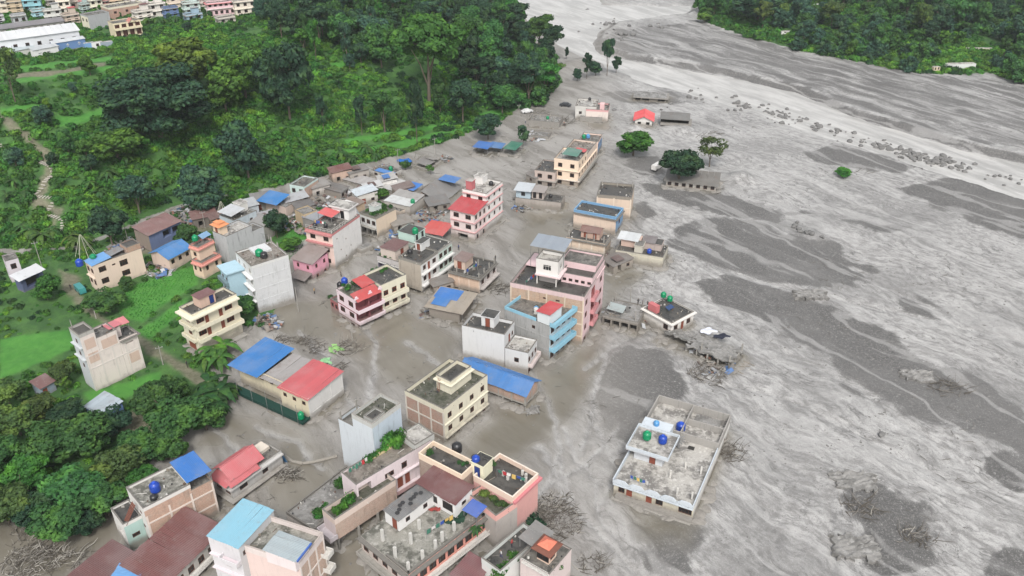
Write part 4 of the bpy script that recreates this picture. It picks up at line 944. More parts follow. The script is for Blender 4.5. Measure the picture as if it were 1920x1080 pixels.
# 23 row of three roofs: blue, grey, red
s = H('row_house', 'row building with blue, grey and red roofs', 'long row building on stilts under one blue, one grey and one red tin roof', (437, 684), (577, 748), (640, 700), base=(583, 790))
wm = plaster((226, 224, 220), .3); yl = plaster((226, 210, 170), .4)
s.vol(0, 1, 0, .36, z0=.3, m=wm, mats={'W': yl}, roof=None, ops={'W': rows(3, [s.h-1.9], .9, .9)}); s.vol(.15, 1, .363, 1, z0=.3, m=yl, roof=None, ops={'W': rows(5, [s.h-1.9], 1.0, .9)})
s.frame('S', [1.6], nS=3, z0=-1, v1=.36, m=wm); s.stilts(.4, 'W', 7)
s.tinroof(0, 1, 0, .36, s.h-.1, s.h+.5, tinc((206, 86, 92), .04), 'y', .35, n=7); s.tinroof(.05, 1, .365, .64, s.h-.35, s.h+.1, tinc((165, 160, 158), .6), 'y', .1, n=7); s.tinroof(0, 1, .66, 1.02, s.h+.1, s.h+.9, tinc((10, 118, 194), .05), 'y', .45, n=7)
s.balcony('W', .7, 0, 1, 2.0, .5, flatm('dark_green_cloth', (20, 66, 58))); 
for i in range(5):
    b = MB(); b.tube((-2.0, s.D*(i+.3)/5, -1), (-2.0, s.D*(i+.3)/5, s.h-.6), .05, n=5); s.part(b, 'post', STEEL)
t_ = water_tank(s.world(-.12, .06, 1.0), (0, .21, .085), 'green plastic water tank at the corner of the red roofed row building', .6, 1.4)
for i in range(3):
    b = MB(); b.tube((-2.6, 2+i*.1, -.3-.35*i), (-2.2, s.D*.45, .1-.35*i), .06, n=4); s.part(b, 'rail', BAMBOO)

# 24 small tin shed
s = H('shed', 'small blue tin shed', 'small blue walled shed with pale striped tin roof beside the field trees', (162, 760), (192, 779), (228, 756), h=2.8, g=1)
s.vol(m=plaster((58, 120, 205), .3), roof=None, ops={'S': [('o', .4, .6, 1.5, 1.2)]}); s.tinroof(0, 1, 0, 1, s.h, s.h+.6, tinc((176, 190, 200), .35), 'y', .3, n=6)
s = H('shed', 'rusty shed in the garden', 'small rusty roofed garden shed with a red door left of the bare tower', (54, 722), (76, 728), (104, 716), h=2.4, g=1)
s.vol(m=plaster((140, 160, 180), .3), roof=None, ops={'S': [('d', .25, .1, .9, 1.8)]}, fm=REDDOOR); s.tinroof(0, 1, 0, 1, s.h, s.h+.5, tinc((120, 78, 74), .7), 'x', .3)

# 25 red hip roofed house
s = H('house', 'house with layered coral red roof', 'grey white house on columns with layered coral red tin roof and torn blue tarp', (399, 893), (436, 914), (528, 848), base=(440, 945))
gw = plaster((205, 202, 198), .5)
s.vol(z0=.9, m=gw, roof='mid', par=.4, ops={'S': [('w', .22, s.h-1.9, 1.6, 1.1), ('w', .65, s.h-1.9, 1.2, 1.1)], 'W': rows(2, [s.h-2], 1.3, 1.3)}); s.stilts(1, 'SW', 5); s.slab(.9, .8, 'SW', gw, .2)
s.slab(s.h-.2, .6, 'SW', gw, .3)
rm_ = tinc((208, 92, 98), .06)
s.gable(.06, .62, .1, .95, s.h+1.6, 1.3, rm_, 'x', .5, gw); s.tinroof(-.03, .5, -.12, .12, s.h+.6, s.h+1.5, rm_, 'x', .2); s.tinroof(-.08, .08, 0, .9, s.h+.6, s.h+1.4, rm_, 'y', .1)
s.room(.08, .6, .12, .93, 1.7, plaster((190, 120, 100), .3)); s.room(.7, .95, .5, .97, .6, plaster((225, 210, 190), .3))
b = MB()
for i in range(7):
    a = i*.25; b.quad([(s.W+.1+.2*math.sin(i*2), .1+a, s.h-.2), (s.W+.2, .1+a+.27, s.h-.3), (s.W+.9+.3*math.sin(i), a+.3, .6), (s.W+.8+.2*math.cos(i*2), a, .5)])
tp = b.build('tarp', flatm('blue_tarp', (70, 125, 170))); tp.matrix_world = s.M; tag(tp, 'torn blue tarp hanging down the corner of the coral roofed house', 'tarp')

# 26 brick block with blue canopy
s = H('house', 'peach brick block with blue canopy', 'peach brick three storey block with a flat blue canopy and roof water tank', (236, 918), (271, 957), (397, 893), base=(291, 1030))
br = brick((222, 176, 150)); wm = plaster((236, 232, 226), .2); zz = [s.h-2.9*k for k in (1, 2)]
s.vol(0, .68, m=br, mats={'W': wm}, roof='worn', par=.4, parm=wm, ops={'W': [('w', .3, z+.8, .8, .8) for z in zz]+[('w', .3, s.h-8, .8, .8)]}); s.vol(.683, 1, z1=s.h-1.3, m=br, roof='mid', par=.5)
s.frame('S', [zz[0], zz[1]], nS=3, m=plaster((235, 215, 200), .3), z1=s.h-1.4)
s.tinroof(.66, 1.02, .05, 1, s.h+.7, s.h+1.0, tinc((10, 114, 200), .03), 'x', .1, posts=s.h-1.4, n=4)
s.tank(.28, .4, 'b', s.h, .75, 1.6, .3); s.tank(.2, .2, 'k', s.h, .55, .8)
s.vol(-.26, -.003, .35, 1.1, z1=s.h-2.9, m=wm, mats={'S': plaster((175, 215, 205), .2)}, roof='dark', par=.35, ops={'W': [('o', .5, s.h-6.4, 2.2, 1.6)], 'S': [('w', .5, s.h-6, 1.2, .8)]})
b = MB()
for i in range(12): b.box((-.6-.16*i, .35*s.D, s.h-.25*i-.3), (-.42-.16*i, .52*s.D, s.h-.25*i-.2))
for y in (.35, .52): b.tube((-.4, y*s.D, s.h-.2), (-2.4, y*s.D, s.h-3.1), .06, n=4)
s.part(b, 'outside_stair', RUST_ := flatm('rusty_iron', (.16, .06, .04), .8, lin=True))

# 27 brown tin roofed rows at the lower left
s = H('shed', 'brown roofed row under the brick block', 'long brown tin roofed row right below the peach brick block', (237, 1060), (305, 1100), (409, 985), h=4.2)
s.vol(m=plaster((190, 184, 176), .5), roof=None, z0=.9, ops={'S': rows(6, [s.h-2.4], 1.2, 1.3)}); s.tinroof(0, 1, 0, 1, s.h, s.h+.8, tinc((112, 56, 52), .12), 'x', .3); s.stilts(1, 'SW', 7); s.balcony('S', 1.6, 0, 1, 1, .8, WHITEF, False)
s = H('shed', 'brown roof at the bottom left edge', 'low brown tin roof with scattered stones at the bottom left of the photo', (133, 1082), (180, 1118), (256, 1042), h=4.0)
s.vol(m=plaster((180, 172, 166), .5), roof=None); s.tinroof(0, 1, 0, 1, s.h, s.h+.5, tinc((104, 58, 56), .12), 'x', .3); s.balcony('W', s.h, 0, 1.0, .35, .15, CONC)
s = H('canopy', 'sky blue sheet canopy', 'small sky blue tin canopy between the brown roofs at the bottom left', (212, 1082), (250, 1100), (258, 1064), h=4.6)
s.tinroof(0, 1, 0, 1, s.h, s.h+.2, tinc((88, 160, 225), .03), 'x', .1, posts=0)

# 28 light blue roofed tower
s = H('house', 'white house with pale cyan roof', 'white stained house with a flat pale cyan roof beside the pink terrace house', (388, 1005), (447, 1027), (514, 958), h=10)
s.vol(m=plaster((226, 222, 226), .4), mats={'S': plaster((212, 212, 214), .45)}, roof=None, ops={'S': [('w', .12, s.h-2.3, .7, .9)], 'W': rows(1, [s.h-5], 1, 1.1)}); s.tinroof(0, 1, 0, 1, s.h, s.h+.15, tinc((142, 202, 226), .12), 'y', .15, n=6)
s.slab(s.h-3.2, .5, 'W', plaster((235, 215, 222), .2)); s.slab(s.h-6, .5, 'W', plaster((235, 215, 222), .2)); s.balcony('W', s.h-3.1, 0, .6, 1, .7, plaster((226, 222, 226), .4))
# 29 pink terrace house
s = H('house', 'pink white terrace house', 'pink and white house with a walled roof court and tin sheets edged in blue', (452, 1032), (562, 1065), (609, 1008), h=8.5)
pk = plaster((238, 206, 196), .25); s.vol(m=brick((232, 196, 176)), mats={'W': pk}, roof='worn', par=.9, parm=plaster((235, 218, 212), .3), cap=plaster((190, 175, 165), .6)); s.frame('S', [s.h-3, s.h-6], nS=3, m=plaster((240, 225, 215), .2))
s.balcony('S', s.h-2.9, .8, 1.05, 1.2, .7, WHITEF); s.balcony('S', s.h-5.9, .8, 1.05, 1.2, .7, WHITEF)
s.vol(-.12, .42, .0, .5, s.h, s.h+2.2, m=plaster((242, 225, 225), .2), roof=None, name='roof_block_wall'); s.tinroof(-.12, .42, .0, .5, s.h+2.3, s.h+2.6, tinc((172, 186, 192), .3), 'x', .3)
b = MB(); b.box((-.12*s.W, -.5, s.h+2.05), (.42*s.W+.2, -.3, s.h+2.35)); s.part(b, 'blue_edge_board', tinc((24, 100, 200), .05))

# 30 long pink white row with planters
s = H('row_house', 'long pink white row', 'long pink white two storey row with brown terrace roof and columns below', (640, 888), (668, 912), (808, 828), h=8.2)
pw = plaster((236, 216, 220), .45); zz = [s.h-2.9*k for k in (1, 2)]
s.vol(z0=2.4, m=pw, roof='brown', par=.35, parm=pw, ops={'S': [('o', .1, zz[0]+.3, 2.4, 2.0), ('w', .42, zz[0]+.8, 1.8, 1.0), ('w', .62, zz[0]+.8, 1.1, 1.3), ('o', .1, zz[1]+.3, 2.4, 1.8), ('w', .36, zz[1]+.8, 1.6, 1.3), ('d', .55, zz[1]+.2, 1.1, 2.1), ('d', .65, zz[1]+.2, 1.0, 2.1)]}, inner=plaster((190, 175, 175), .5))
s.slab(zz[0], .5, 'S', pw, .2); s.slab(zz[1], 1.0, 'S', pw, .2); s.stilts(2.5, 'S', 6); s.balcony('S', zz[1]+.1, .45, .95, 1, .5, plaster((200, 150, 150), .3))
s.vol(.78, 1.05, .0, 1.0, s.h, s.h+.9, m=plaster((205, 205, 200), .6), roof='light', par=.3, name='upper_wall')
b = MB(); b.box((.35*s.W, s.D-.8, s.h), (.62*s.W, s.D-.05, s.h+.5)); s.part(b, 'planter', plaster((226, 200, 130), .3))
s2 = H('terrace', 'planter terrace', 'narrow green planter terrace with pinkish brick side wall in front of the pink white row', (606, 962), (628, 982), (740, 905), h=6.0)
s2.vol(m=brick((222, 190, 172)), mats={'W': plaster((225, 205, 205), .3)}, roof='moss', par=.9, z0=2.5, parm=plaster((230, 205, 190), .3)); s2.balcony('W', 3.2, -.1, 1, 1.4, .8, plaster((200, 190, 195), .4)); s2.stilts(2.6, 'SW', 4)
s = H('house', 'muddy low terrace', 'low muddy grey roof terrace left of the planter terrace', (537, 962), (588, 995), (700, 905), h=3.6)
s.vol(m=plaster((190, 180, 170), .7), roof='mud', par=.3, z0=1, parm=CONCD); s.stilts(1.1, 'SW', 5)

# 31 big concrete roof with posts
s = H('house', 'big concrete roof', 'big open concrete roof slab with short posts over a coral shop front', (668, 1010), (766, 1078), (928, 968), h=5.6)
co = plaster((232, 130, 105), .3); s.vol(m=plaster((205, 190, 180), .5), mats={'S': co}, roof='worn', par=.0, z0=1.2, ops={'S': rows(9, [s.h-2.6], 1.4, 1.7), 'W': rows(5, [s.h-2.6], 1.2, 1.6)}); s.slab(s.h-.25, .7, 'SW', CONCD, .22); s.stilts(1.3, 'SW', 8)
s.frame('S', (), nS=9, m=co, z0=1.2, w_=.22); s.balcony('S', s.h-3.0, 0, 1, 1.1, .8, WHITEF, False); s.balcony('W', s.h-3.0, 0, 1, 1.1, .5, CONC)
for (x0, y0, x1_, y1_) in ((0, 0, 1, .02), (0, .0, .012, .45), (.9, .0, 1, .25)):
    b = MB(); b.box((x0*s.W, y0*s.D, s.h), (x1_*s.W+.05, y1_*s.D+.05, s.h+.45)); s.part(b, 'parapet', CONCD)
s.posts([(.03, .05), (.2, .06), (.36, .07), (.46, .10), (.62, .12), (.05, .35), (.25, .38), (.1, .7), (.42, .5), (.78, .48)], hh=2.0, r=.19, m=plaster((215, 212, 205), .5))
s3 = H('roof_hut', 'long white hut on the concrete roof', 'long white roof hut covered in grey sheets and tyres', (719, 958), (747, 975), (817, 929), h=8.0)
s3.room(0, 1, 0, 1, 2.3, plaster((240, 238, 236), .08), z=5.62, ops={'S': rows(2, [.9], .7, .7), 'W': [('d', .3, .1, .9, 1.9)]}); s3.tinroof(0, 1, 0, 1, s3.h, s3.h+.15, tinc((112, 112, 112), .75), 'x', .25)
for i in range(9):
    b = MB(); b.lathe([(.2, 0), (.32, .02), (.36, .1), (.32, .18), (.2, .2)], n=10); ty = b.build('tyre', flatm('rubber', (.03, .03, .032), .8, lin=True)); ty.location = s3.world(.1+.09*i, .3+.35*R.random(), s3.h+.16); tag(ty, 'old tyre weighing down the sheets of the long white roof hut', 'tyre', 'tyres on the long roof hut')
s4 = H('roof_house', 'white hut with maroon tin roof', 'white roof house with a wide maroon tin roof at the corner of the concrete roof', (785, 903), (853, 944), (884, 915), h=8.6)
s4.room(0, 1, 0, 1, 3.0, plaster((240, 238, 236), .08), z=5.62, ops={'S': [('w', .5, 1.4, .8, .5)], 'W': [('w', .2, .8, 1.9, 1.4), ('w', .55, .8, .9, 1.2)]}); s4.tinroof(0, 1, 0, 1, s4.h, s4.h+.4, tinc((108, 52, 50), .15), 'y', .35, n=8)
s = H('canopy', 'blue tarp shelter', 'bright blue tarp shelter beside the maroon roofed hut', (868, 955), (893, 970), (912, 953), h=7.2)
s.tinroof(0, 1, 0, 1, s.h, s.h+.4, tinc((20, 88, 190), .03), 'y', .1, posts=5.6, n=3)

# 32-33 peach terraces
s = H('house', 'peach walled terrace house', 'house with a peach walled dark roof terrace full of small planters', (787, 856), (866, 899), (892, 874), h=9.0)
pe = plaster((246, 214, 180), .2); s.vol(m=brick((170, 135, 120)), roof='dark', par=.85, parm=pe, cap=pe)
s = H('house', 'coral rimmed terrace house', 'house with a dark roof terrace rimmed in peach and coral walls above the brown water', (887, 900), (961, 940), (1010, 896), h=8.0)
s.vol(m=plaster((230, 150, 140), .3), roof='dark', par=.85, parm=plaster((244, 206, 180), .15), cap=plaster((240, 220, 200), .2)); s.slab(s.h-.3, .5, 'SE', plaster((214, 90, 100), .2), .45)
s.posts([(.5, .45), (.55, .6), (.7, .12), (.8, .18), (.85, .3)], hh=.9, m=WHITEF, r=.17)
s5 = H('roof_room', 'cream stair room with blue door', 'cream stair room with a deep blue door and black topped roof between the peach terraces', (882, 866), (906, 876), (925, 860), h=10.6)
s5.room(0, 1, 0, 1, 2.8, plaster((246, 240, 200), .1), z=7.8, roof='dark', ops={'W': [('b', .5, .1, 1.0, 2.1)]})
s5.tank(.2, .75, 'b', s5.h+.1, .6, .9); s5.tank(.5, 1.0, 'k', s5.h-1, .7, 1.3)
s = H('terrace', 'coral planter terrace', 'lower terrace with coral parapet and a row of bushes', (884, 930), (930, 975), (966, 945), h=6.6)
s.vol(m=plaster((190, 180, 172), .6), roof='moss', par=.9, parm=plaster((244, 160, 145), .15)); 
water_tank(Vector((*onz(857, 846, 9), 9.0)), (.02, .02, .022), 'black plastic water tank beside the peach walled terrace', .8, 1.7)
# 34-36
s = H('house', 'dark roof with wavy white rim', 'dark tarred roof terrace with wavy white rim and two people', (903, 1053), (938, 1078), (1016, 1010), h=5.5)
s.vol(m=plaster((228, 226, 222), .3), roof='dark', par=.8, parm=plaster((222, 226, 222), .25)); TERR = s
s = H('shed', 'maroon tin roof at the bottom', 'maroon tin roofed shed at the bottom edge between the two dark gaps', (845, 1082), (885, 1100), (922, 1062), h=4)
s.vol(m=plaster((150, 140, 132), .5), roof=None); s.tinroof(0, 1, 0, 1, s.h, s.h+.4, tinc((122, 70, 72), .15), 'x', .3)
s = H('house', 'peach pagoda house', 'peach house with a coral pagoda roof and weathered grey tin behind', (972, 1052), (1030, 1078), (1078, 1034), h=6.5)
pe = plaster((240, 200, 170), .2); s.vol(m=plaster((226, 204, 200), .4), roof='mid', par=.15); s.balcony('W', s.h, 0, .9, .5, .9, WHITEF, False)
s.room(.25, .6, .22, .62, 2.3, pe, ops={'W': rows(2, [.4], .9, 1.7), 'S': rows(1, [.6], 1, 1.2)}, over=0)
b = MB(); x0, x1_, y0, y1_ = .25*s.W, .6*s.W, .22*s.D, .62*s.D; cx, cy = (x0+x1_)/2, (y0+y1_)/2; z = s.h+2.25
for (o, zz_, w2, z2, mm) in ((.7, z, .25, z+.55, RUST_), (.05, z+.57, 0, z+1.35, flatm('coral_tile', (232, 130, 105)))):
    q = [(x0-o, y0-o), (x1_+o, y0-o), (x1_+o, y1_+o), (x0-o, y1_+o)]; q2 = [(cx-(cx-x0)*w2*2.2, cy-(cy-y0)*w2*2.2), (cx+(cx-x0)*w2*2.2, cy-(cy-y0)*w2*2.2), (cx+(cx-x0)*w2*2.2, cy+(cy-y0)*w2*2.2), (cx-(cx-x0)*w2*2.2, cy+(cy-y0)*w2*2.2)]
    for i in range(4): b.quad([(*q[i], zz_), (*q[(i+1) % 4], zz_), (*q2[(i+1) % 4], z2), (*q2[i], z2)], mm)
s.part(b, 'pagoda_roof')
s.tinroof(.3, 1.02, .66, 1.3, s.h+1.4, s.h+1.9, tinc((128, 126, 124), .6), 'x', .1, n=9, posts=s.h)

# 37 white house at the right of the village
s = H('house', 'white bungalow with tarred roof', 'white single storey bungalow with tarred roof perched on a broken mud covered slab', (1200, 583), (1255, 607), (1309, 590), base=(1257, 632))
wm = plaster((236, 230, 222), .2); s.vol(m=wm, roof='dark', par=.15, parm=wm, ops={'S': [('w', .2, s.h-2.2, 1.3, 1.3), ('d', .5, s.h-2.9, .9, 2.1), ('w', .78, s.h-2.2, 1.3, 1.3)], 'W': [('w', .2, s.h-2.2, 1.3, 1.3)]}); s.slab(s.h-.25, .5, 'SWEN', wm, .22)
s.tank(.85, .75, 'g', s.h, .6, 1.1, .6); s.tank(.8, .95, 'g', s.h+.2, .6, 1.1, .8)
s.room(.05, .2, .6, .9, 1.8, plaster((205, 60, 66), .2)); b = MB(); b.box((0, 0, 0), (1.9, 1.1, .06), flatm('solar_blue', (60, 80, 120), .2), Matrix.Translation((.42*s.W, .45*s.D, s.h+.4)) @ Matrix.Rotation(.35, 4, 'X')); sp_ = b.build('solar_panel'); sp_.matrix_world = s.M; tag(sp_, 'tilted solar panel on the roof of the white bungalow', 'solar panel')
s = H('ruin', 'broken muddy slab', 'broken mud covered floor slab on columns stretching right of the white bungalow', (1240, 622), (1370, 680), (1392, 655), h=2.2)
def rough_slab(b, x0, x1, y0, y1, z, th, m, n=12, jag=.5, tilt=0, sag=0):
    V = {}; 
    for j in range(n+1):
        for i in range(n+1):
            u, v = i/n, j/n; e = jag*(R.random()-.5)*2
            x, y = x0+(x1-x0)*u, y0+(y1-y0)*v
            if i in (0, n): x += e
            if j in (0, n): y += e
            V[i, j] = (x+R.uniform(-.1, .1), y+R.uniform(-.1, .1), z+R.uniform(-.12, .12)+tilt*(u-.5)-sag*math.sin(3*u+2*v))
    holes = {(R.randrange(n), R.choice((0, n-1, R.randrange(n)))) for _ in range(int(n*.9))}
    for j in range(n):
        for i in range(n):
            if (i, j) in holes: continue
            q = [V[i, j], V[i+1, j], V[i+1, j+1], V[i, j+1]]; b.quad(q, m); d = [(a[0], a[1], a[2]-th) for a in q]
            for k_, (di, dj) in enumerate(((0, -1), (1, 0), (0, 1), (-1, 0))):
                if not (0 <= i+di < n and 0 <= j+dj < n) or (i+di, j+dj) in holes: b.quad([d[k_], d[(k_+1) % 4], q[(k_+1) % 4], q[k_]], m)
b = MB(); rough_slab(b, 0, s.W, 0, s.D*.62, s.h, .3, roofm('mud')); s.part(b, 'floor_slab'); s.stilts(s.h-.3, 'SW', 5, v1=.6); s.posts([(.02, .02), (.95, .02), (.02, .4)], hh=1.6)
b = MB(); rough_slab(b, .3*s.W, s.W*1.0, s.D*.6, s.D*.98, s.h-.7, .3, roofm('mud'), tilt=-.8); s.part(b, 'tilted_slab')
b = MB()
for i in range(22): b.tube((R.random()*s.W, R.uniform(-.2, .3)*s.D, R.uniform(-.5, .6)), (R.random()*s.W, R.uniform(-.2, .3)*s.D, R.uniform(-.3, 1)), .07, n=4)
s.part(b, 'fallen_beams', BAMBOO)
s = H('ruin', 'mud choked lower house', 'mud choked low house with a pale tin patch left of the white bungalow', (1130, 592), (1196, 606), (1214, 575), h=2.6)
s.vol(m=plaster((140, 132, 122), .8), roof='mud', par=.15, parm=MUDM, ops={'W': rows(4, [.2], 1.6, 1.7, 'o')}); s.tinroof(.15, .55, .5, .95, s.h+1, s.h+1.3, tinc((170, 182, 182), .5), 'x', .1, posts=s.h)
s.posts([(.1, .1), (.3, .9), (.6, .9), (.9, .9), (.9, .1)], hh=2.2, r=.08); RUIN = s

# 40 upper right group
s = H('house', 'bare peach block with open back', 'bare peach concrete block with a ragged roof edge behind the blue rimmed roof', (1119, 368), (1175, 374), (1189, 350), base=(1181, 413))
s.vol(m=plaster((226, 196, 168), .5), roof='dark', par=.6, parm=plaster((150, 140, 125), .8), ops={'S': rows(1, [s.h-2.4, s.h-5.2], 1.8, 1.7, 'o')}); s.frame('W', [s.h-2.8, s.h-5.6], nW=2, m=plaster((236, 215, 190), .3)); s.posts([(.9, .05), (.9, .95), (.1, .95), (.9, .5)], hh=1.4)
s = H('house', 'peach house with blue roof rim', 'peach house with a bright blue roof rim around its dark flat roof', (1078, 394), (1155, 411), (1166, 393), base=(1153, 442))
s.vol(m=plaster((232, 202, 176), .35), mats={'S': plaster((90, 150, 200), .3)}, roof='dark', par=.55, parm=plaster((70, 150, 205), .2), cap=plaster((90, 165, 215), .1), ops={'S': rows(1, [s.h-2.6, s.h-5.2], 1.2, 1.3)}); s.slab(s.h-.35, .5, 'WS', CONCD, .2)
s = H('house', 'flooded house with rusty hut', 'flooded flat roofed house with a small rusty gabled hut on top', (1063, 444), (1132, 458), (1145, 441), base=(1133, 484))
s.vol(m=plaster((225, 196, 166), .4), roof='dark', par=.1, ops={'S': rows(2, [s.h-2.2], 1, 1.3, 'o')}); s.frame('W', [s.h-2.6], nW=3, m=plaster((236, 220, 200), .3)); s.slab(s.h-.2, .6, 'WS', CONCD, .2); s.posts([(.1, .95), (.1, .5), (.1, .05), (.1, .3)], hh=1.8)
s.room(.3, .9, .2, .68, 1.9, plaster((205, 160, 135), .4), ops={'W': rows(2, [.2], .8, 1.6, 'd')}); s.gable(.3, .9, .2, .68, s.h+1.9, .7, tinc((122, 84, 72), .5), 'y', .3, CONCD)
s = H('house', 'mud splashed house with white tin', 'mud splashed flat house with white tin sheets and small huts on its roof', (1154, 470), (1242, 484), (1254, 462), base=(1241, 504))
s.vol(m=plaster((205, 198, 176), .5), roof='dark', par=.15); s.frame('W', [s.h-.6], nW=4, m=plaster((215, 205, 180), .4))
s.room(.45, .95, .55, .95, 1.9, plaster((215, 175, 155), .3)); s.tinroof(.4, .98, .6, 1.02, s.h+2, s.h+2.3, tinc((225, 228, 230), .1), 'y', .2); s.room(.1, .5, .45, .62, 1.9, plaster((205, 198, 180), .4), roof='mid'); s.room(.5, .95, .1, .45, 1.7, plaster((190, 170, 160), .4), roof='dark'); s.tinroof(.5, .98, .25, .5, s.h+1.9, s.h+2.2, tinc((120, 112, 112), .5), 'y', .2)
s.tank(.25, .32, 'b', s.h, .55, 1.0)
s = H('house', 'peach block with long side', 'long peach three storey block with pink red terrace wall standing in brown water', (1039, 299), (1083, 305), (1121, 262), base=(1083, 352))
pe = plaster((246, 214, 180), .2); s.vol(0, .45, 0, 1, m=pe, roof='light', par=.5, parm=pe, ops={'W': rows(2, [s.h-2.1, s.h-4.9, s.h-7.4], 1.3, 1.3), 'S': rows(3, [s.h-2.1, s.h-4.9], 1, 1.2)}); s.vol(.453, 1, 0, 1, z1=s.h-1.2, m=plaster((226, 200, 180), .3), roof='brown', par=.5, ops={'S': rows(5, [s.h-4.9], 1, 1.2)}); s.slab(s.h-3, .4, 'SW', pe); s.slab(s.h-5.9, .6, 'SW', plaster((220, 205, 190), .3))
s.balcony('S', s.h-5.6, 0, 1, .9, .6, CONC); s.tinroof(.02, .3, .1, .7, s.h+1.6, s.h+1.8, tinc((80, 130, 115), .3), 'x', .1, posts=s.h); s.tinroof(.3, .42, 0, .4, s.h+1.0, s.h+1.2, tinc((214, 70, 76), .1), 'x', .1, posts=s.h)
s = H('house', 'low wing of the peach block', 'low grey pink wing at the left of the long peach block', (1002, 321), (1040, 325), (1060, 305), base=(1040, 352))
s.vol(m=plaster((205, 180, 168), .5), roof='dark', par=.2, ops={'W': rows(2, [s.h-2, s.h-4.4], 1.4, 1.3)}); s.slab(s.h-2.8, .5, 'WS', CONC)
s = H('house', 'small peach house with blue side', 'small peach house with blue side wall and blue roof tanks behind the long block', (1086, 264), (1120, 268), (1128, 254), base=(1120, 292))
s.vol(m=plaster((240, 200, 170), .25), mats={'S': plaster((96, 150, 205), .2)}, roof='mid', par=.4, parm=plaster((240, 205, 185), .2), ops={'S': rows(2, [s.h-2], 1, 1.1)}); s.tank(.2, .8, 'g', s.h, .6, 1.2, .6); s.tank(.3, .6, 'lb', s.h, .6, 1.2, .6)
s = H('house', 'sunken house with tin rooms', 'sunken grey house with pale tin rooms on its flat roof', (966, 372), (1052, 381), (1060, 367), base=(1051, 397))
s.vol(m=plaster((180, 168, 158), .6), roof='dark', par=.1); s.room(.1, .9, .68, 1.0, 2.3, plaster((175, 200, 215), .3), ops={'W': rows(1, [.8], 1, 1)}); s.tinroof(.0, 1, .68, 1.02, s.h+2.4, s.h+2.6, tinc((215, 222, 228), .15), 'y', .3); s.room(.2, .9, .4, .66, 2.2, plaster((195, 180, 170), .3), ops={'W': rows(2, [.3], .8, 1.7)}); s.tinroof(.1, .95, .38, .68, s.h+2.25, s.h+2.45, tinc((165, 155, 150), .4), 'y', .1); s.tank(.6, .28, 'k', s.h, .5, .9)
s = H('house', 'two step mud stained house', 'two step house with pink parapet, mud stained up to its middle', (1099, 206), (1139, 209), (1142, 196), base=(1139, 230))
s.vol(m=plaster((236, 216, 205), .5), roof='mid', par=.4, parm=plaster((225, 150, 150), .2)); s.vol(-.1, 1.1, .25, 1.25, z1=s.h*.45, m=MUDM, roof='mud', par=0); s.vol(.1, 1.2, .55, 1.5, z1=s.h+.8, m=plaster((215, 212, 205), .4), roof='light', par=.3, ops={'W': rows(2, [s.h-1.8], 1, 1)}); s.room(.2, .5, .2, .4, 2, plaster((235, 180, 180), .1)); s.tank(.5, .9, 'k', s.h+2.4, .5, 1.0)
s = H('shed', 'white shed with red gable roof', 'white shed with a bright red gable roof behind the round green tree', (1191, 224), (1222, 226), (1224, 212), base=(1222, 240))
s.vol(m=plaster((226, 222, 216), .3), roof=None, ops={'W': rows(2, [s.h-2], 1.2, 1.3, 'o')}); s.gable(0, 1, 0, 1, s.h, 1.3, tinc((236, 74, 78), .03), 'x', .6, WHITEF)
s = H('shed', 'dark roofed open shed', 'long dark roofed open shed right of the red gable shed', (1239, 222), (1292, 226), (1292, 215), base=(1291, 235))
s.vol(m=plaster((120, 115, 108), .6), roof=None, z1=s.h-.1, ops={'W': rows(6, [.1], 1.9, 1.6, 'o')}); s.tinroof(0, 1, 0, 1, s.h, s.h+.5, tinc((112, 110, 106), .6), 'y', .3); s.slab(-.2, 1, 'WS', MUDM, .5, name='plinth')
s = H('shed', 'far buried shed', 'far dark shed half buried at the edge of the river bank', (1187, 181), (1248, 185), (1252, 174), base=(1249, 192))
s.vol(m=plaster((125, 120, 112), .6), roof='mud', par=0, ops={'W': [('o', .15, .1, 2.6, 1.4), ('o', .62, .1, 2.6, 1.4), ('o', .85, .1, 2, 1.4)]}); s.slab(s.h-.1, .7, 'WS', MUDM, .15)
s = H('school', 'white school row', 'white school row with a line of dark windows under the big dark tree', (1249, 339), (1343, 349), (1348, 330), base=(1342, 360))
s.vol(m=plaster((232, 228, 220), .3), roof=None, ops={'W': rows(7, [.5], 1.1, 1.2)}); s.tinroof(0, 1, 0, 1, s.h, s.h+.9, tinc((120, 116, 110), .7), 'y', .6)
s = H('ruin', 'mud grey walled yard', 'mud grey roofless walls with a few coloured drums near the hill road', (992, 226), (1048, 232), (1054, 219), base=(1048, 242))
s.vol(m=MUDM, roof='mud', par=.4, parm=MUDM, ops={}); s.posts([(.2, .2), (.5, .7), (.8, .4), (.3, .9)], hh=1.4); s.tank(.5, .45, 'g', s.h, .5, 1)
s = H('ruin', 'low muddy walls', 'low broken muddy walls beside the small dark tree', (996, 254), (1028, 258), (1032, 248), base=(1028, 262))
s.vol(m=MUDM, roof='mud', par=.3, parm=MUDM, ops={'W': rows(3, [.1], .8, .9, 'o')})
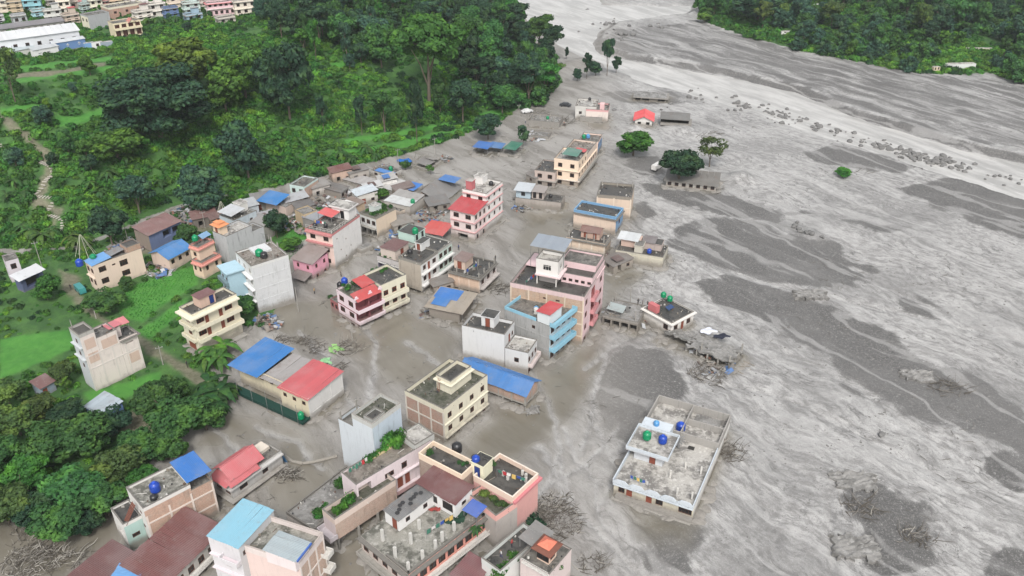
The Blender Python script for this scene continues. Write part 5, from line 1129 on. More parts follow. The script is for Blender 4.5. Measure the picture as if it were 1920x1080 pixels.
# shelters, collapsed roofs
def sheet_shelter(ref, label, A, B, C, h, c, g=0, rust=.1, posts=True, drop=.3, n=None, ax='y', cat='shelter', name='shelter'):
    s = H(name, ref, label, A, B, C, h=h, g=g, cat=cat); s.tinroof(0, 1, 0, 1, s.h-drop/2, s.h+drop/2, tinc(c, rust), ax, .05, posts=-1 if posts else None, n=n); return s
sheet_shelter('blue shelter', 'shelter of blue and red sheets on the mud near the hill', (888, 273), (914, 279), (921, 268), 2.6, (40, 110, 190))
sheet_shelter('blue shelter right', 'low shelter with faded blue roof next to the green tarp', (915, 274), (940, 278), (946, 269), 2.4, (70, 125, 185))
sheet_shelter('green tarp', 'dark green tarp shelter left of the small dark tree', (945, 276), (966, 281), (976, 268), 2.4, (18, 118, 92), rust=.02)
s = H('house', 'tin roofed house floating', 'wide low tin roof smeared with blue paint over a flooded house', (793, 577), (867, 588), (901, 553), h=3.0)
s.vol(.05, .95, .1, .9, m=plaster((150, 138, 126), .8), roof=None, z1=s.h-.5); s.tinroof(0, 1, .0, 1, s.h-.2, s.h+.3, tinc((170, 158, 142), .55), 'y', .1, n=10, posts=-1); s.tinroof(.5, .98, .35, .98, s.h+.08, s.h+.34, tinc((32, 120, 205), .05), 'y', 0, n=4); s.tinroof(.15, .5, .5, .9, s.h+.03, s.h+.25, tinc((40, 125, 205), .1), 'y', 0, n=3)
s = H('house', 'collapsed grey roof', 'tilted collapsed grey tin roof with blue tarp on its top edge', (798, 362), (828, 374), (842, 342), h=2.0)
s.tinroof(0, 1, 0, 1, .6, 3.4, tinc((128, 126, 124), .5), 'x', .1, n=7); s.tinroof(.75, 1.1, .1, .9, 3.3, 3.5, tinc((60, 120, 190), .2), 'x', .1)
s = H('shed', 'destroyed shed', 'destroyed grey shed with twisted sheets alone on the mud', (779, 303), (800, 308), (826, 294), h=2.0)
s.tinroof(0, .6, 0, 1, 1.4, 2.0, tinc((125, 122, 120), .6), 'x', .1); s.tinroof(.55, 1, .1, .8, 2.0, 1.2, tinc((160, 155, 150), .4), 'y', .1); b = MB()
for i in range(14): b.tube((R.random()*s.W, R.random()*s.D, -.2), (R.random()*s.W, R.random()*s.D, 1.5), .06, n=4)
s.part(b, 'broken_poles', BAMBOO)
# 41-42 village core behind
s = H('house', 'pale mint house', 'pale mint two storey house with brick side and debris on its roof', (543, 347), (572, 352), (596, 335), base=(574, 380))
mi = plaster((205, 232, 226), .25); s.vol(m=mi, mats={'S': brick((222, 180, 160))}, roof='mid', par=.3, parm=mi, ops={'W': rows(2, [s.h-2.1], 1.2, 1.4)+rows(1, [s.h-5], 1.3, 1.4)}); s.vol(-.3, -.003, .0, 1, z1=s.h-3, m=mi, roof='mid', par=.2)
sheet_shelter('blue canopy', 'deep blue sheet canopy in front of the pale mint house', (481, 373), (518, 382), (543, 367), 4.2, (24, 122, 194), rust=.05, g=1.3, drop=.9, n=6)
s = H('house', 'blue canopy house', 'low peach wall house under the deep blue canopy', (500, 378), (536, 390), (565, 372), h=2.8, g=1.2)
s.vol(m=plaster((214, 188, 172), .5), roof='mud', par=.2)
s = H('house', 'grey roofed white house', 'small white house with dark grey roof at the middle of the debris', (599, 351), (638, 360), (652, 350), base=(640, 373))
s.vol(m=plaster((226, 222, 215), .35), mats={'W': plaster((150, 140, 130), .6)}, roof=None, ops={'S': rows(2, [s.h-2], 1, 1.3)}); s.tinroof(0, 1, 0, 1, s.h, s.h+.5, tinc((108, 104, 100), .6), 'x', .4)
s = H('shed', 'long pale tin shed', 'long pale grey tin roofed shed below the hill edge', (638, 333), (686, 347), (703, 338), base=(687, 354))
s.vol(m=plaster((226, 224, 222), .3), roof=None, ops={'S': rows(2, [.8], .9, 1)}); s.tinroof(0, 1, 0, 1, s.h, s.h+.4, tinc((176, 172, 170), .35), 'y', .3)
s = H('shop', 'white shop with blue sheet', 'white walled shop with a pale roof and bright blue sheet at the back row', (693, 321), (733, 329), (754, 319), base=(733, 340))
s.vol(m=plaster((232, 228, 222), .3), roof='mid', par=.1, ops={'W': [('w', .75, .8, 1.2, 1), ('o', .3, .3, 4, 1.8)], 'S': rows(1, [.8], 1.4, 1.2)}); s.tinroof(0, .35, 0, .75, s.h+.3, s.h+.5, tinc((60, 130, 205), .05), 'x', .3); s.tank(.6, .3, 'g', s.h, .6, 1.3)
s = H('house', 'white tin house', 'white walled house with a ribbed white tin roof in the back row', (705, 346), (735, 356), (757, 343), base=(735, 366))
s.vol(m=plaster((226, 224, 222), .3), roof=None, ops={'S': rows(3, [.9], 1, .9)}); s.tinroof(0, 1, 0, 1, s.h, s.h+.8, tinc((200, 198, 196), .25), 'y', .3)
sheet_shelter('blue patch', 'bright blue flat sheet roof right of the white tin house', (758, 350), (775, 357), (787, 345), 2.8, (40, 122, 210), rust=.03)
s = H('house', 'long peach wall house', 'long peach walled house end beside the bright blue sheet', (775, 362), (782, 366), (800, 345), h=2.8); s.vol(m=plaster((225, 198, 172), .4), roof='mid', par=.1)
s = H('shed', 'striped tin workshop', 'low workshop with striped white and grey tin sheets and a green tank', (724, 374), (768, 387), (792, 368), h=3.4)
s.vol(m=plaster((190, 182, 172), .5), roof=None); s.tinroof(0, .48, 0, 1, s.h, s.h+.3, tinc((214, 216, 216), .3), 'y', .2); s.tinroof(.5, 1, 0, 1, s.h+.2, s.h+.6, tinc((168, 165, 162), .5), 'y', .2); s.tank(.3, .05, 'g', s.h, .6, 1.2)
s = H('house', 'garden roof house', 'two storey house with an overgrown garden roof, white front and bare beige side', (671, 402), (707, 410), (748, 393), base=(708, 448))
s.vol(m=plaster((232, 205, 172), .35), mats={'W': plaster((222, 222, 218), .5)}, roof='moss', par=.25, parm=plaster((150, 145, 130), .8), ops={'W': rows(3, [s.h-2.3], 1.2, 1.3)+rows(3, [s.h-5.6], 1.7, 2, 'o')}); s.slab(s.h-3.1, .9, 'W', CONC); s.room(.3, .6, .4, .8, 1.8, plaster((215, 225, 220), .2), roof='light'); GARD = s
s = H('house', 'small peach rear house', 'small peach house with two dark windows behind the garden roof house', (738, 390), (751, 397), (771, 384), base=(751, 410))
s.vol(m=plaster((238, 214, 190), .3), roof='mid', par=.15, ops={'S': rows(2, [s.h-2], 1, 1.1)})
s = H('house', 'ochre broken house', 'ochre broken house standing in the grey debris', (562, 392), (570, 404), (588, 393), h=4.2, g=.6); s.vol(m=plaster((205, 175, 125), .6), roof='mud', par=.3, ops={'S': rows(1, [1.2], 1, 1.5, 'o')})
s = H('house', 'rust roofed rear house', 'brown tin roofed house with a white sheet beside the garden roof', (633, 385), (655, 393), (680, 377), h=3.4, g=.4); s.vol(m=plaster((205, 170, 130), .5), roof=None); s.tinroof(0, 1, 0, 1, s.h, s.h+.5, tinc((135, 118, 108), .6), 'x', .3); s.tinroof(0, .5, 0, .8, s.h+.6, s.h+.8, tinc((232, 232, 230), .1), 'x', .2)
s = H('house', 'pink tower shop extension', 'grey sheet roofed hut left behind the pink fronted tower house', (567, 406), (590, 414), (612, 402), h=4.0, g=.4); s.vol(m=plaster((150, 145, 140), .7), roof=None, ops={'S': rows(1, [.4], 1.4, 1.8, 'o')}); s.tinroof(0, 1, 0, 1, s.h, s.h+.3, tinc((150, 155, 162), .5), 'y', .2)
# 42 long white row and neighbours
s = H('row_house', 'long cracked white row', 'long cracked white and mint row on columns with several huts on its roof', (702, 474), (793, 496), (853, 456), base=(792, 552))
wm = plaster((230, 228, 224), .4); zz = [s.h-2.8, s.h-5.6]
s.vol(0, .55, 0, .5, z0=.8, m=wm, mats={'W': plaster((188, 174, 155), .7)}, roof='dark', par=.3, parm=plaster((150, 145, 135), .7), ops={'S': [('w', .2, z+.8, 1.1, 1.2) for z in zz]+[('d', .45, z+.2, .9, 2) for z in zz]+[('w', .75, z+.8, 1.4, 1.2) for z in zz]}); s.vol(.553, 1, 0, 1, z0=.8, m=plaster((196, 218, 205), .3), roof='dark', par=.3, parm=plaster((190, 188, 180), .5), ops={'S': rows(3, [z+.7 for z in zz], 1.3, 1.3)}); s.vol(0, .55, .503, 1, z0=.0, z1=s.h-1.2, m=plaster((205, 198, 196), .4), roof='moss', par=.1, ops={'W': rows(5, [s.h-4.4], 1.3, 2.0, 'o')}, inner=plaster((120, 115, 140), .3))
s.slab(zz[0]-.1, .7, 'S', wm, .3); s.slab(zz[1]-.3, .8, 'S', wm, .4); s.stilts(.9, 'S', 6)
s.room(.02, .42, .58, .92, 2.4, plaster((215, 195, 180), .3), z=s.h-1.2, tinm=tinc((112, 72, 70), .3), slope=-.2, ops={'S': rows(1, [.1], 1, 2, 'd')}); s.room(.42, .68, .28, .42, 1.9, plaster((232, 232, 230), .1), roof='dark', ops={'W': rows(1, [.2], .8, 1.6, 'd')}); s.room(.6, .95, .58, .95, 2.1, plaster((190, 225, 212), .2), roof='dark', ops={'S': rows(2, [.1], .7, 1.8)}); s.tank(.7, .62, 'g', s.h+1.2, .7, 1.4, .9); s.tank(.25, .42, 'k', s.h, .6, 1.0)
# 43
s = H('house', 'dark roof with column stubs', 'dark mossy flat roofed house with rows of column stubs and a tin hut', (837, 512), (902, 523), (938, 494), base=(900, 553))
s.vol(m=plaster((226, 184, 150), .5), mats={'S': plaster((222, 210, 205), .3)}, roof='dark', par=.2, parm=CONCD, z0=.5, ops={'S': rows(3, [s.h-2.1], 1.3, 1.3)}); s.slab(s.h-2.9, .9, 'S', plaster((215, 205, 200), .4), .3); s.stilts(.6, 'S', 5); s.slab(s.h-.2, .5, 'SW', CONCD, .18); s.frame('W', (), nW=3, m=plaster((236, 205, 180), .3), z1=s.h-.3)
s.posts([(u, v) for u in (.05, .35, .65, .95) for v in (.05, .4, .75)], hh=1.3, r=.12); s.room(.25, .7, .6, .95, 2.2, plaster((222, 190, 165), .3), ops={'W': rows(1, [.2], 1, 1.8, 'd')}, tinm=tinc((130, 108, 102), .5), slope=.2); DKR = s
# small walls by house 10
s = H('wall', 'white courtyard wall', 'low white wall on the lane beside the pink fronted tower house', (672, 462), (676, 468), (690, 456), h=1.5); s.vol(m=plaster((215, 212, 205), .5), roof='mud', par=0)

# small houses and sheds that fill the crowded middle of the village
MINI = [(640, 432, 4.5, 3.5, 2.6, GTIN, (190, 180, 170), 'grey tin hut below the brown roofed house'), (612, 424, 4, 3.5, 2.4, RUST, (170, 150, 130), 'rusty hut left of the garden roof house'), (588, 374, 4.5, 4, 3, (150, 145, 140), (210, 200, 190), 'weathered hut right of the pale mint house'), (672, 388, 5, 4, 3, LTIN, (220, 215, 205), 'pale tin house behind the garden roof house'),
        (658, 344, 5, 4, 2.8, (120, 116, 112), (180, 170, 160), 'dark tin hut in front of the long pale shed'), (625, 346, 5, 4, 3.2, RUST, (205, 165, 140), 'brick coloured hut with rusty tin between mint house and pale shed'), (478, 398, 4, 4, 2.8, (130, 128, 126), (180, 172, 165), 'small grey hut left of the deep blue canopy'), (540, 398, 5, 4, 2.6, (176, 178, 182), (150, 140, 130), 'pale tin hut in the debris right of the deep blue canopy'),
        (690, 374, 4, 3.5, 2.8, (205, 205, 205), (225, 220, 215), 'white tin hut left of the small green village tree'), (745, 376, 4.5, 3.5, 2.6, (110, 90, 84), (190, 170, 150), 'brown tin hut in front of the white tin house'), (806, 402, 5, 4, 2.2, (120, 118, 116), (150, 142, 132), 'broken grey hut below the collapsed tin roof'), (770, 462, 4.5, 4, 2.6, (140, 130, 122), (200, 185, 170), 'low tin hut between the red shed and the cracked white row'),
        (484, 438, 4.5, 3.5, 3, (165, 165, 168), (205, 200, 195), 'grey hut behind the tall grey and white block'), (455, 412, 4, 4, 3, (190, 194, 198), (196, 205, 214), 'pale hut beside the grey blue tin roofed house'), (1004, 350, 4, 4, 2.4, (125, 120, 116), (170, 160, 150), 'muddy hut left of the long peach block'), (560, 408, 4, 3, 2.4, (96, 92, 90), (160, 150, 140), 'black roofed hut in the middle of the grey debris'),
        (716, 360, 4, 4, 2.8, (180, 178, 176), (232, 228, 222), 'grey roofed white hut between two white tin houses'), (600, 440, 4, 4, 2.8, (150, 155, 162), (170, 165, 160), 'grey tin hut above the pink fronted tower house'), (400, 432, 5, 3.5, 2.8, (112, 80, 74), (150, 130, 115), 'dark rusty hut by the road behind the orange pavilion'), (365, 430, 5, 3.5, 2.6, (126, 86, 80), (120, 110, 100), 'rusty collapsed hut beside the long shed row'),
        (1150, 515, 5, 4, 2.0, (120, 112, 106), (180, 165, 150), 'sunken hut between the two flooded peach houses'), (815, 555, 4, 3, 2.2, (130, 124, 118), (180, 165, 150), 'low hut left of the column stub house'), (740, 440, 4.5, 4, 2.2, (146, 140, 132), (190, 180, 165), 'grey hut in the debris left of the red open shed')]
for i, (px, py, W_, D_, h_, rc, wc_, lb) in enumerate(MINI):
    s = H.raw('house' if i % 2 else 'shed', lb, lb, px, py, .5+R.uniform(-.15, .15), W_*1.2, D_*1.15, h_*1.1); s.vol(m=plaster(wc_, .7), roof=None, ops={'S': [('o' if i % 3 else 'd', .3, .3, 1.1, 1.7), ('w', .75, .9, 1, .9)], 'W': [('w', .5, .9, 1, .9)]}, fm=WOODF)
    s.tinroof(0, 1, 0, 1, s.h, s.h+R.uniform(.3, .8), tinc(rc, .6), R.choice('xy'), .35)
    if i % 4 == 0: s.tinroof(.2, .6, .1, .6, s.h+.7, s.h+.9, tinc(R.choice([(60, 120, 190), (200, 204, 206), (90, 60, 54)]), .5), 'x', .1)

# 50 town on the terrace at the top left
TOWN = [((5, 2), (10, 5), (39, 2), 32, (205, 180, 140), 'tan', 3), ((38, -12), (41, -9), (72, -12), 22, (130, 205, 220), 'sky cyan', 3), ((60, 18), (64, 22), (88, 18), 38, (160, 215, 225), 'light cyan', 2), ((82, 18), (86, 21), (114, 17), 42, (222, 222, 215), 'white green', 2),
        ((86, -2), (90, 1), (112, -2), 18, (175, 165, 155), 'grey', 2), ((106, -14), (111, -9), (126, -12), 28, (240, 226, 205), 'tall cream', 3), ((127, -14), (131, -10), (150, -14), 18, (222, 206, 188), 'beige', 2), ((148, -14), (152, -10), (167, -14), 18, (232, 140, 140), 'rose pink', 2),
        ((165, -2), (171, 2), (188, -2), 24, (240, 232, 205), 'cream', 2), ((194, -14), (200, -8), (232, -14), 14, (226, 190, 150), 'orange beige', 2), ((232, -8), (238, -3), (276, -7), 26, (238, 232, 228), 'white', 3), ((274, 6), (281, 10), (308, 5), 34, (244, 236, 224), 'cream white', 2),
        ((305, 14), (309, 17), (332, 13), 36, (70, 112, 170), 'deep blue', 2), ((342, 4), (346, 8), (373, 4), 28, (200, 222, 215), 'mint', 2), ((436, 0), (441, 5), (477, 0), 30, (240, 226, 205), 'pale cream', 2), ((-14, 0), (-10, 3), (10, 0), 34, (230, 215, 190), 'sand', 3),
        ((480, -30), (486, -26), (512, -30), -8, (230, 180, 150), 'salmon', 2), ((330, -22), (338, -18), (372, -24), -2, (215, 200, 190), 'pale grey', 2), ((378, -30), (386, -26), (420, -32), -6, (226, 205, 200), 'pale rose', 2)]
TOWN += [((118, 26), (123, 30), (146, 25), 48, (214, 190, 168), 'small sandy', 2), ((20, 28), (25, 31), (48, 27), 46, (196, 200, 205), 'small grey roofed', 1), ((250, 20), (256, 24), (282, 18), 42, (236, 226, 214), 'square ivory', 2), ((312, -8), (318, -4), (345, -8), 18, (235, 214, 190), 'warm beige', 2),
         ((345, 26), (350, 30), (378, 25), 42, (150, 190, 215), 'low light blue', 1), ((404, 32), (410, 36), (440, 31), 48, (214, 205, 190), 'low stone grey', 1), ((372, -6), (377, -3), (396, -7), 14, (225, 205, 195), 'narrow rosy', 2), ((448, -18), (454, -14), (486, -19), 6, (235, 225, 215), 'upper ivory', 2),
         ((150, 6), (155, 9), (166, 6), 26, (180, 205, 200), 'narrow sea green', 2), ((500, 8), (506, 12), (530, 8), 26, (225, 200, 180), 'forest edge beige', 2), ((-30, 30), (-24, 34), (4, 28), 50, (222, 224, 228), 'left edge white', 2), ((186, 0), (190, 3), (202, 0), 20, (205, 120, 110), 'narrow brick red', 2)]
TG = 19.0
for i, (A, B, C, by, c, nm, nf) in enumerate(TOWN):
    s = H('house', f'{nm} town house', f'{nm} town house of {["","one","two","three"][nf]} storeys in the upper town at top left', A, B, C, base=(B[0]+2, by), group='houses of the upper town'); fh = s.h/nf
    mm = plaster(c, .3); s.vol(m=mm, roof=R.choice(['mid', 'light', 'dark']), par=.5, ops={'W': rows(1, [fh*k+.9 for k in range(nf)], 1.0, 1.3), 'S': rows(max(2, int(s.W/2.8)), [fh*k+.9 for k in range(nf)], 1.3, 1.3)})
    for k in range(1, nf+1): s.slab(fh*k-.2, .5, 'SW', mm if k < nf else CONC, .16)
    if i % 2: s.room(.5, .9, .4, .9, 2.3, mm, tinm=tinc(R.choice([RED, MAROON, GTIN, (60, 120, 200)]), .2))
s = H('house', 'brick town house', 'large salmon brick town house with white parapet above the cream balcony house', (200, 10), (208, 17), (256, 4), base=(209, 40), group='houses of the upper town'); s.vol(m=brick((214, 160, 138)), roof='mid', par=.5, parm=plaster(CREAM, .3), ops={'S': rows(3, [s.h-2.2], 1.1, 1)})
s = H('house', 'cream balcony town house', 'cream balcony house with a small gable half hidden by climbing plants', (206, 40), (215, 46), (260, 37), base=(218, 72), group='houses of the upper town'); cm = plaster((240, 220, 175), .3); s.vol(m=cm, roof='mid', par=.3, inner=plaster((150, 90, 70), .3), ops={'S': rows(4, [.3, 3.2], 1.7, 2.2, 'o')}); s.balcony('S', 3, 0, 1, 1, .7, cm); s.gable(.55, .8, -.1, .4, s.h, 1.2, tinc((200, 120, 110), .1), 'y', .2, cm)
s = H('house', 'grey cement town house', 'grey cement town house with blank side and pale roof left of the brick one', (158, 26), (168, 31), (196, 22), base=(170, 56), group='houses of the upper town'); s.vol(m=plaster((182, 184, 188), .6), mats={'W': plaster(CREAM, .3)}, roof='mid', par=.3, ops={'W': rows(2, [s.h-2.3], 1, 1.2)})
s = H('house', 'pink town house', 'wide pale pink town house with white bands at the top of the hill', (386, 4), (390, 8), (437, 2), base=(392, 32), group='houses of the upper town'); pk = plaster((238, 190, 198), .2); s.vol(m=pk, roof='mid', par=.4, ops={'S': rows(5, [.8, 3.8], 1.2, 1.3), 'W': rows(1, [.8, 3.8], 1, 1.2)}); s.slab(2.8, .6, 'SW', WHITEF); s.slab(s.h-.1, .7, 'SW', plaster((205, 90, 90), .1))
s = H('shed', 'long grey roofed town shed', 'very long grey roofed shed at the edge of the upper town', (-60, 58), (-52, 62), (122, 43), base=(-50, 74)); s.vol(m=plaster((190, 185, 180), .4), roof=None, ops={'S': rows(14, [s.h-1.4], 1, .7)}); s.tinroof(0, 1, 0, 1, s.h, s.h+.8, tinc((130, 126, 130), .35), 'x', .4)
s = H('hall', 'long white warehouse', 'long white warehouse with bright white roof in front of the grey roofed shed', (-62, 74), (-50, 84), (146, 56), base=(-48, 112)); s.vol(m=plaster((226, 230, 236), .15), roof=None, ops={'S': rows(9, [s.h-3.2], 1.3, 1.3)}); s.tinroof(0, 1, 0, 1, s.h, s.h+1.0, tinc((238, 240, 242), .03), 'x', .5)
s = H('shed', 'blue walled shed', 'blue walled shed with white printed marks at the edge of the upper town', (97, 79), (101, 82), (153, 70), base=(102, 97)); s.vol(m=plaster((50, 120, 190), .2), roof=None); s.tinroof(0, 1, 0, 1, s.h, s.h+.5, tinc((215, 220, 224), .1), 'x', .2)
for f in (.15, .45, .8):
    b = MB(); b.box((f*s.W-.5, -.02, s.h*.55), (f*s.W+.5, .01, s.h*.62)); b.box((f*s.W-.3, -.021, s.h*.4), (f*s.W+.3, .01, s.h*.46)); b.lathe([(.3, 0), (.01, .25)], (f*s.W, -.03, s.h*.66), 8); s.part(b, 'printed_mark', WHITEF)
s = H('shed', 'white walled shed', 'white walled shed left of the blue walled shed', (60, 92), (64, 95), (100, 84), base=(65, 108)); s.vol(m=plaster((238, 238, 238), .1), roof=None); s.tinroof(0, 1, 0, 1.2, s.h, s.h+.5, tinc((200, 205, 208), .15), 'x', .2)
for f in (.25, .6):
    b = MB(); b.box((f*s.W-.5, -.02, s.h*.4), (f*s.W+.5, .01, s.h*.5)); s.part(b, 'printed_mark', flatm('grey_print', (120, 120, 125)))
s = H('shed', 'low pale tin shed at edge', 'low pale tin roofed shed at the left edge of the photo below the warehouse', (-40, 103), (-32, 108), (60, 86), base=(-30, 118)); s.vol(m=plaster((222, 222, 215), .2), roof=None); s.tinroof(0, 1, 0, 1, s.h, s.h+.5, tinc((190, 202, 206), .15), 'x', .2)
for k, (x0, x1_, c, nm) in enumerate(((160, 173, (70, 150, 215), 'sky blue'), (174, 190, (238, 238, 236), 'white windowed'), (191, 209, (150, 168, 185), 'blue grey'))):
    s = H('cabin', nm+' cabin', f'{nm} site cabin in the row of three below the town', (x0-2, 80-k), (x0, 82-k), (x1_, 78-k), base=(x0+.5, 94-k)); s.vol(m=plaster(c, .1), roof='light', par=0, ops={'S': rows(1, [.9], 1, 1)} if k == 1 else {})
s = H('house', 'far bank white house', 'white hip roofed house among the trees across the river', (1512, 14), (1518, 17), (1551, 13), base=(1519, 30)); s.vol(m=plaster((238, 232, 215), .1), roof=None, ops={'S': rows(3, [1, 3.4], 1, 1.1)}); s.gable(0, 1, 0, 1, s.h, 1.6, tinc((236, 236, 234), .03), 'x', .7, WHITEF)
s = H('shed', 'far bank long shed', 'long low white shed behind the trees across the river', (1462, 57), (1465, 59), (1550, 57), base=(1465, 65)); s.vol(m=plaster((238, 238, 232), .1), roof='light', par=0, ops={'S': rows(6, [.8], 1.2, 1)})
s = H('greenhouse', 'far bank pale greenhouse', 'low pale plastic greenhouse in the garden across the river', (1772, 118), (1776, 121), (1830, 119), base=(1776, 127)); s.vol(m=plaster((225, 228, 224), .1), roof='light', par=0)
s = H('shed', 'far bank cream hut', 'small cream hut at the mud edge across the river', (1748, 124), (1750, 126), (1763, 125), base=(1750, 134)); s.vol(m=plaster((226, 205, 165), .1), roof='light', par=0, ops={'S': rows(2, [.6], .7, 1)})
s = H('shed', 'far bank garden wall', 'low ochre ruin with several openings in the green field across the river', (1808, 89), (1811, 91), (1866, 93), base=(1811, 97)); s.vol(m=plaster((226, 214, 180), .1), roof='light', par=0, ops={'S': rows(5, [.4], 1, 1, 'o')})

# ---------------------------------------------------------------- plants
rs = np.random.RandomState(3)
def leaf_cards(P, Nn, size, aspect=.6, seed=0):
    """one small four-cornered leaf spray per point, facing roughly along Nn"""
    r = np.random.RandomState(seed); n = len(P)
    Nn = Nn+r.normal(0, .45, (n, 3)); Nn /= np.linalg.norm(Nn, axis=1)[:, None]+1e-9
    t = np.cross(Nn, r.normal(0, 1, (n, 3))); t /= np.linalg.norm(t, axis=1)[:, None]+1e-9; b = np.cross(Nn, t)
    s = (size*(.6+.8*r.rand(n)))[:, None]
    droop = Nn*s*.25
    V = np.stack([P-t*s-droop, P-b*s*aspect, P+t*s-droop, P+b*s*aspect], 1).reshape(-1, 3)
    F_ = np.arange(4*n).reshape(n, 4); return V, F_
def crown_mesh(name, seed, n, rx, rz, zc, lobes, leaf, mat, lr=.42, core=True, flat=0.0):
    r = np.random.RandomState(seed); C = []; 
    for i in range(lobes):
        a = r.rand()*2*math.pi; q = math.sqrt(r.rand())*.72; z = r.uniform(-.75, .85); q *= math.sqrt(max(.05, 1-z*z*.8))
        C.append((rx*q*math.cos(a), rx*q*math.sin(a), zc+rz*z*(.8), rx*lr*r.uniform(.6, 1.15)))
    C = np.array(C); k = r.randint(0, lobes, n); d = r.normal(0, 1, (n, 3)); d[:, 2] = d[:, 2]*.8+.35; d /= np.linalg.norm(d, axis=1)[:, None]
    rad = C[k, 3]*(1-.28*r.rand(n)**2)
    P = C[k, :3]+d*rad[:, None]*np.array([1, 1, .75-flat*.35]); P += r.normal(0, leaf*.35, P.shape)
    V, F_ = leaf_cards(P, d, leaf, .62, seed)
    return npmesh(name, V, F_, mat)
def trunk_mesh(name, seed, h, r0, nb, rx, z1, mat=None, bare=False):
    r = random.Random(seed); b = MB(); p = Vector((0, 0, -.4)); segs = 4; pts = [p]
    for i in range(segs): p = Vector((p.x+r.uniform(-.25, .25)*h*.05, p.y+r.uniform(-.25, .25)*h*.05, h*(i+1)/segs)); pts.append(p)
    for i in range(segs): b.tube(pts[i], pts[i+1], r0*(1-.2*i), r0*(1-.2*(i+1)), 7)
    for i in range(nb):
        a = i*2.4+r.random(); s = pts[1+r.randrange(segs)]; e = Vector((math.cos(a)*rx*r.uniform(.4, .85), math.sin(a)*rx*r.uniform(.4, .85), s.z+(z1-s.z)*r.uniform(.4, 1)))
        m_ = s.lerp(e, .5)+Vector((0, 0, .08*h)); b.tube(s, m_, r0*.42, r0*.28, 5); b.tube(m_, e, r0*.28, r0*.1, 5)
        if bare: b.tube(m_, e+Vector((r.uniform(-1, 1), r.uniform(-1, 1), r.uniform(.2, 1.2))), r0*.2, r0*.06, 4)
    return b.mesh(name, mat or BARK)
FC = {'dark': (.034, .086, .040), 'mid': (.056, .150, .038), 'light': (.090, .215, .036), 'olive': (.090, .150, .040), 'blue': (.050, .120, .066), 'bright': (.056, .180, .030), 'yellow': (.125, .225, .036)}
KINDS = {  # nominal: height 10, crown radius 4
    'round': dict(n=5200, rx=4.2, rz=4.2, zc=5.4, lobes=26, leaf=.34, lr=.36), 'giant': dict(n=15000, rx=4.5, rz=4.0, zc=4.6, lobes=70, leaf=.19, lr=.24), 'broad': dict(n=6500, rx=4.4, rz=3.4, zc=6.0, lobes=34, leaf=.30, lr=.30, flat=.5),
    'spread': dict(n=4200, rx=4.3, rz=2.6, zc=6.8, lobes=22, leaf=.32, lr=.30, flat=.8), 'slender': dict(n=2600, rx=2.6, rz=4.2, zc=5.6, lobes=20, leaf=.34, lr=.42), 'airy': dict(n=1500, rx=3.6, rz=3.4, zc=6.3, lobes=16, leaf=.26, lr=.34)}
TM = {}
for kd, pr in KINDS.items():
    for v in range(3): TM[kd, v] = (crown_mesh('crown', 50+v*7+len(kd)*3, pr['n'], pr['rx'], pr['rz'], pr['zc'], pr['lobes'], pr['leaf'], foliage(FC['mid']), pr['lr'], flat=pr.get('flat', 0)),
                                     trunk_mesh('trunk', v+len(kd), 7.0, .22 if kd in ('slender', 'airy') else .34, 7, pr['rx'], pr['zc']+1))
TREES = []
def tree(px, py, top, w_, kd, col, label=None, group=None, p=None, hm=None, wm=None, name='tree'):
    if p is None:
        p = hit(px, py); s = scale_at(p); wm = w_/s; hm = max(((py-top)/s-.22*wm)/.86, wm*.55)
    sx = wm/(7.0 if label and name == 'tree' and group is None else 7.8); sz = hm/9.4; v = R.randrange(3)
    t = empty(name, p, R.random()*6.28, fit_label(label) if label else None, 'tree', group)
    inst('crown', TM[kd, v][0], t, sc=(sx, sx*R.uniform(.9, 1.1), sz), mat=foliage(FC[col])); inst('trunk', TM[kd, v][1], t, sc=(sx*.6, sx*.6, sz))
    TREES.append((p[0], p[1], wm/2)); return t
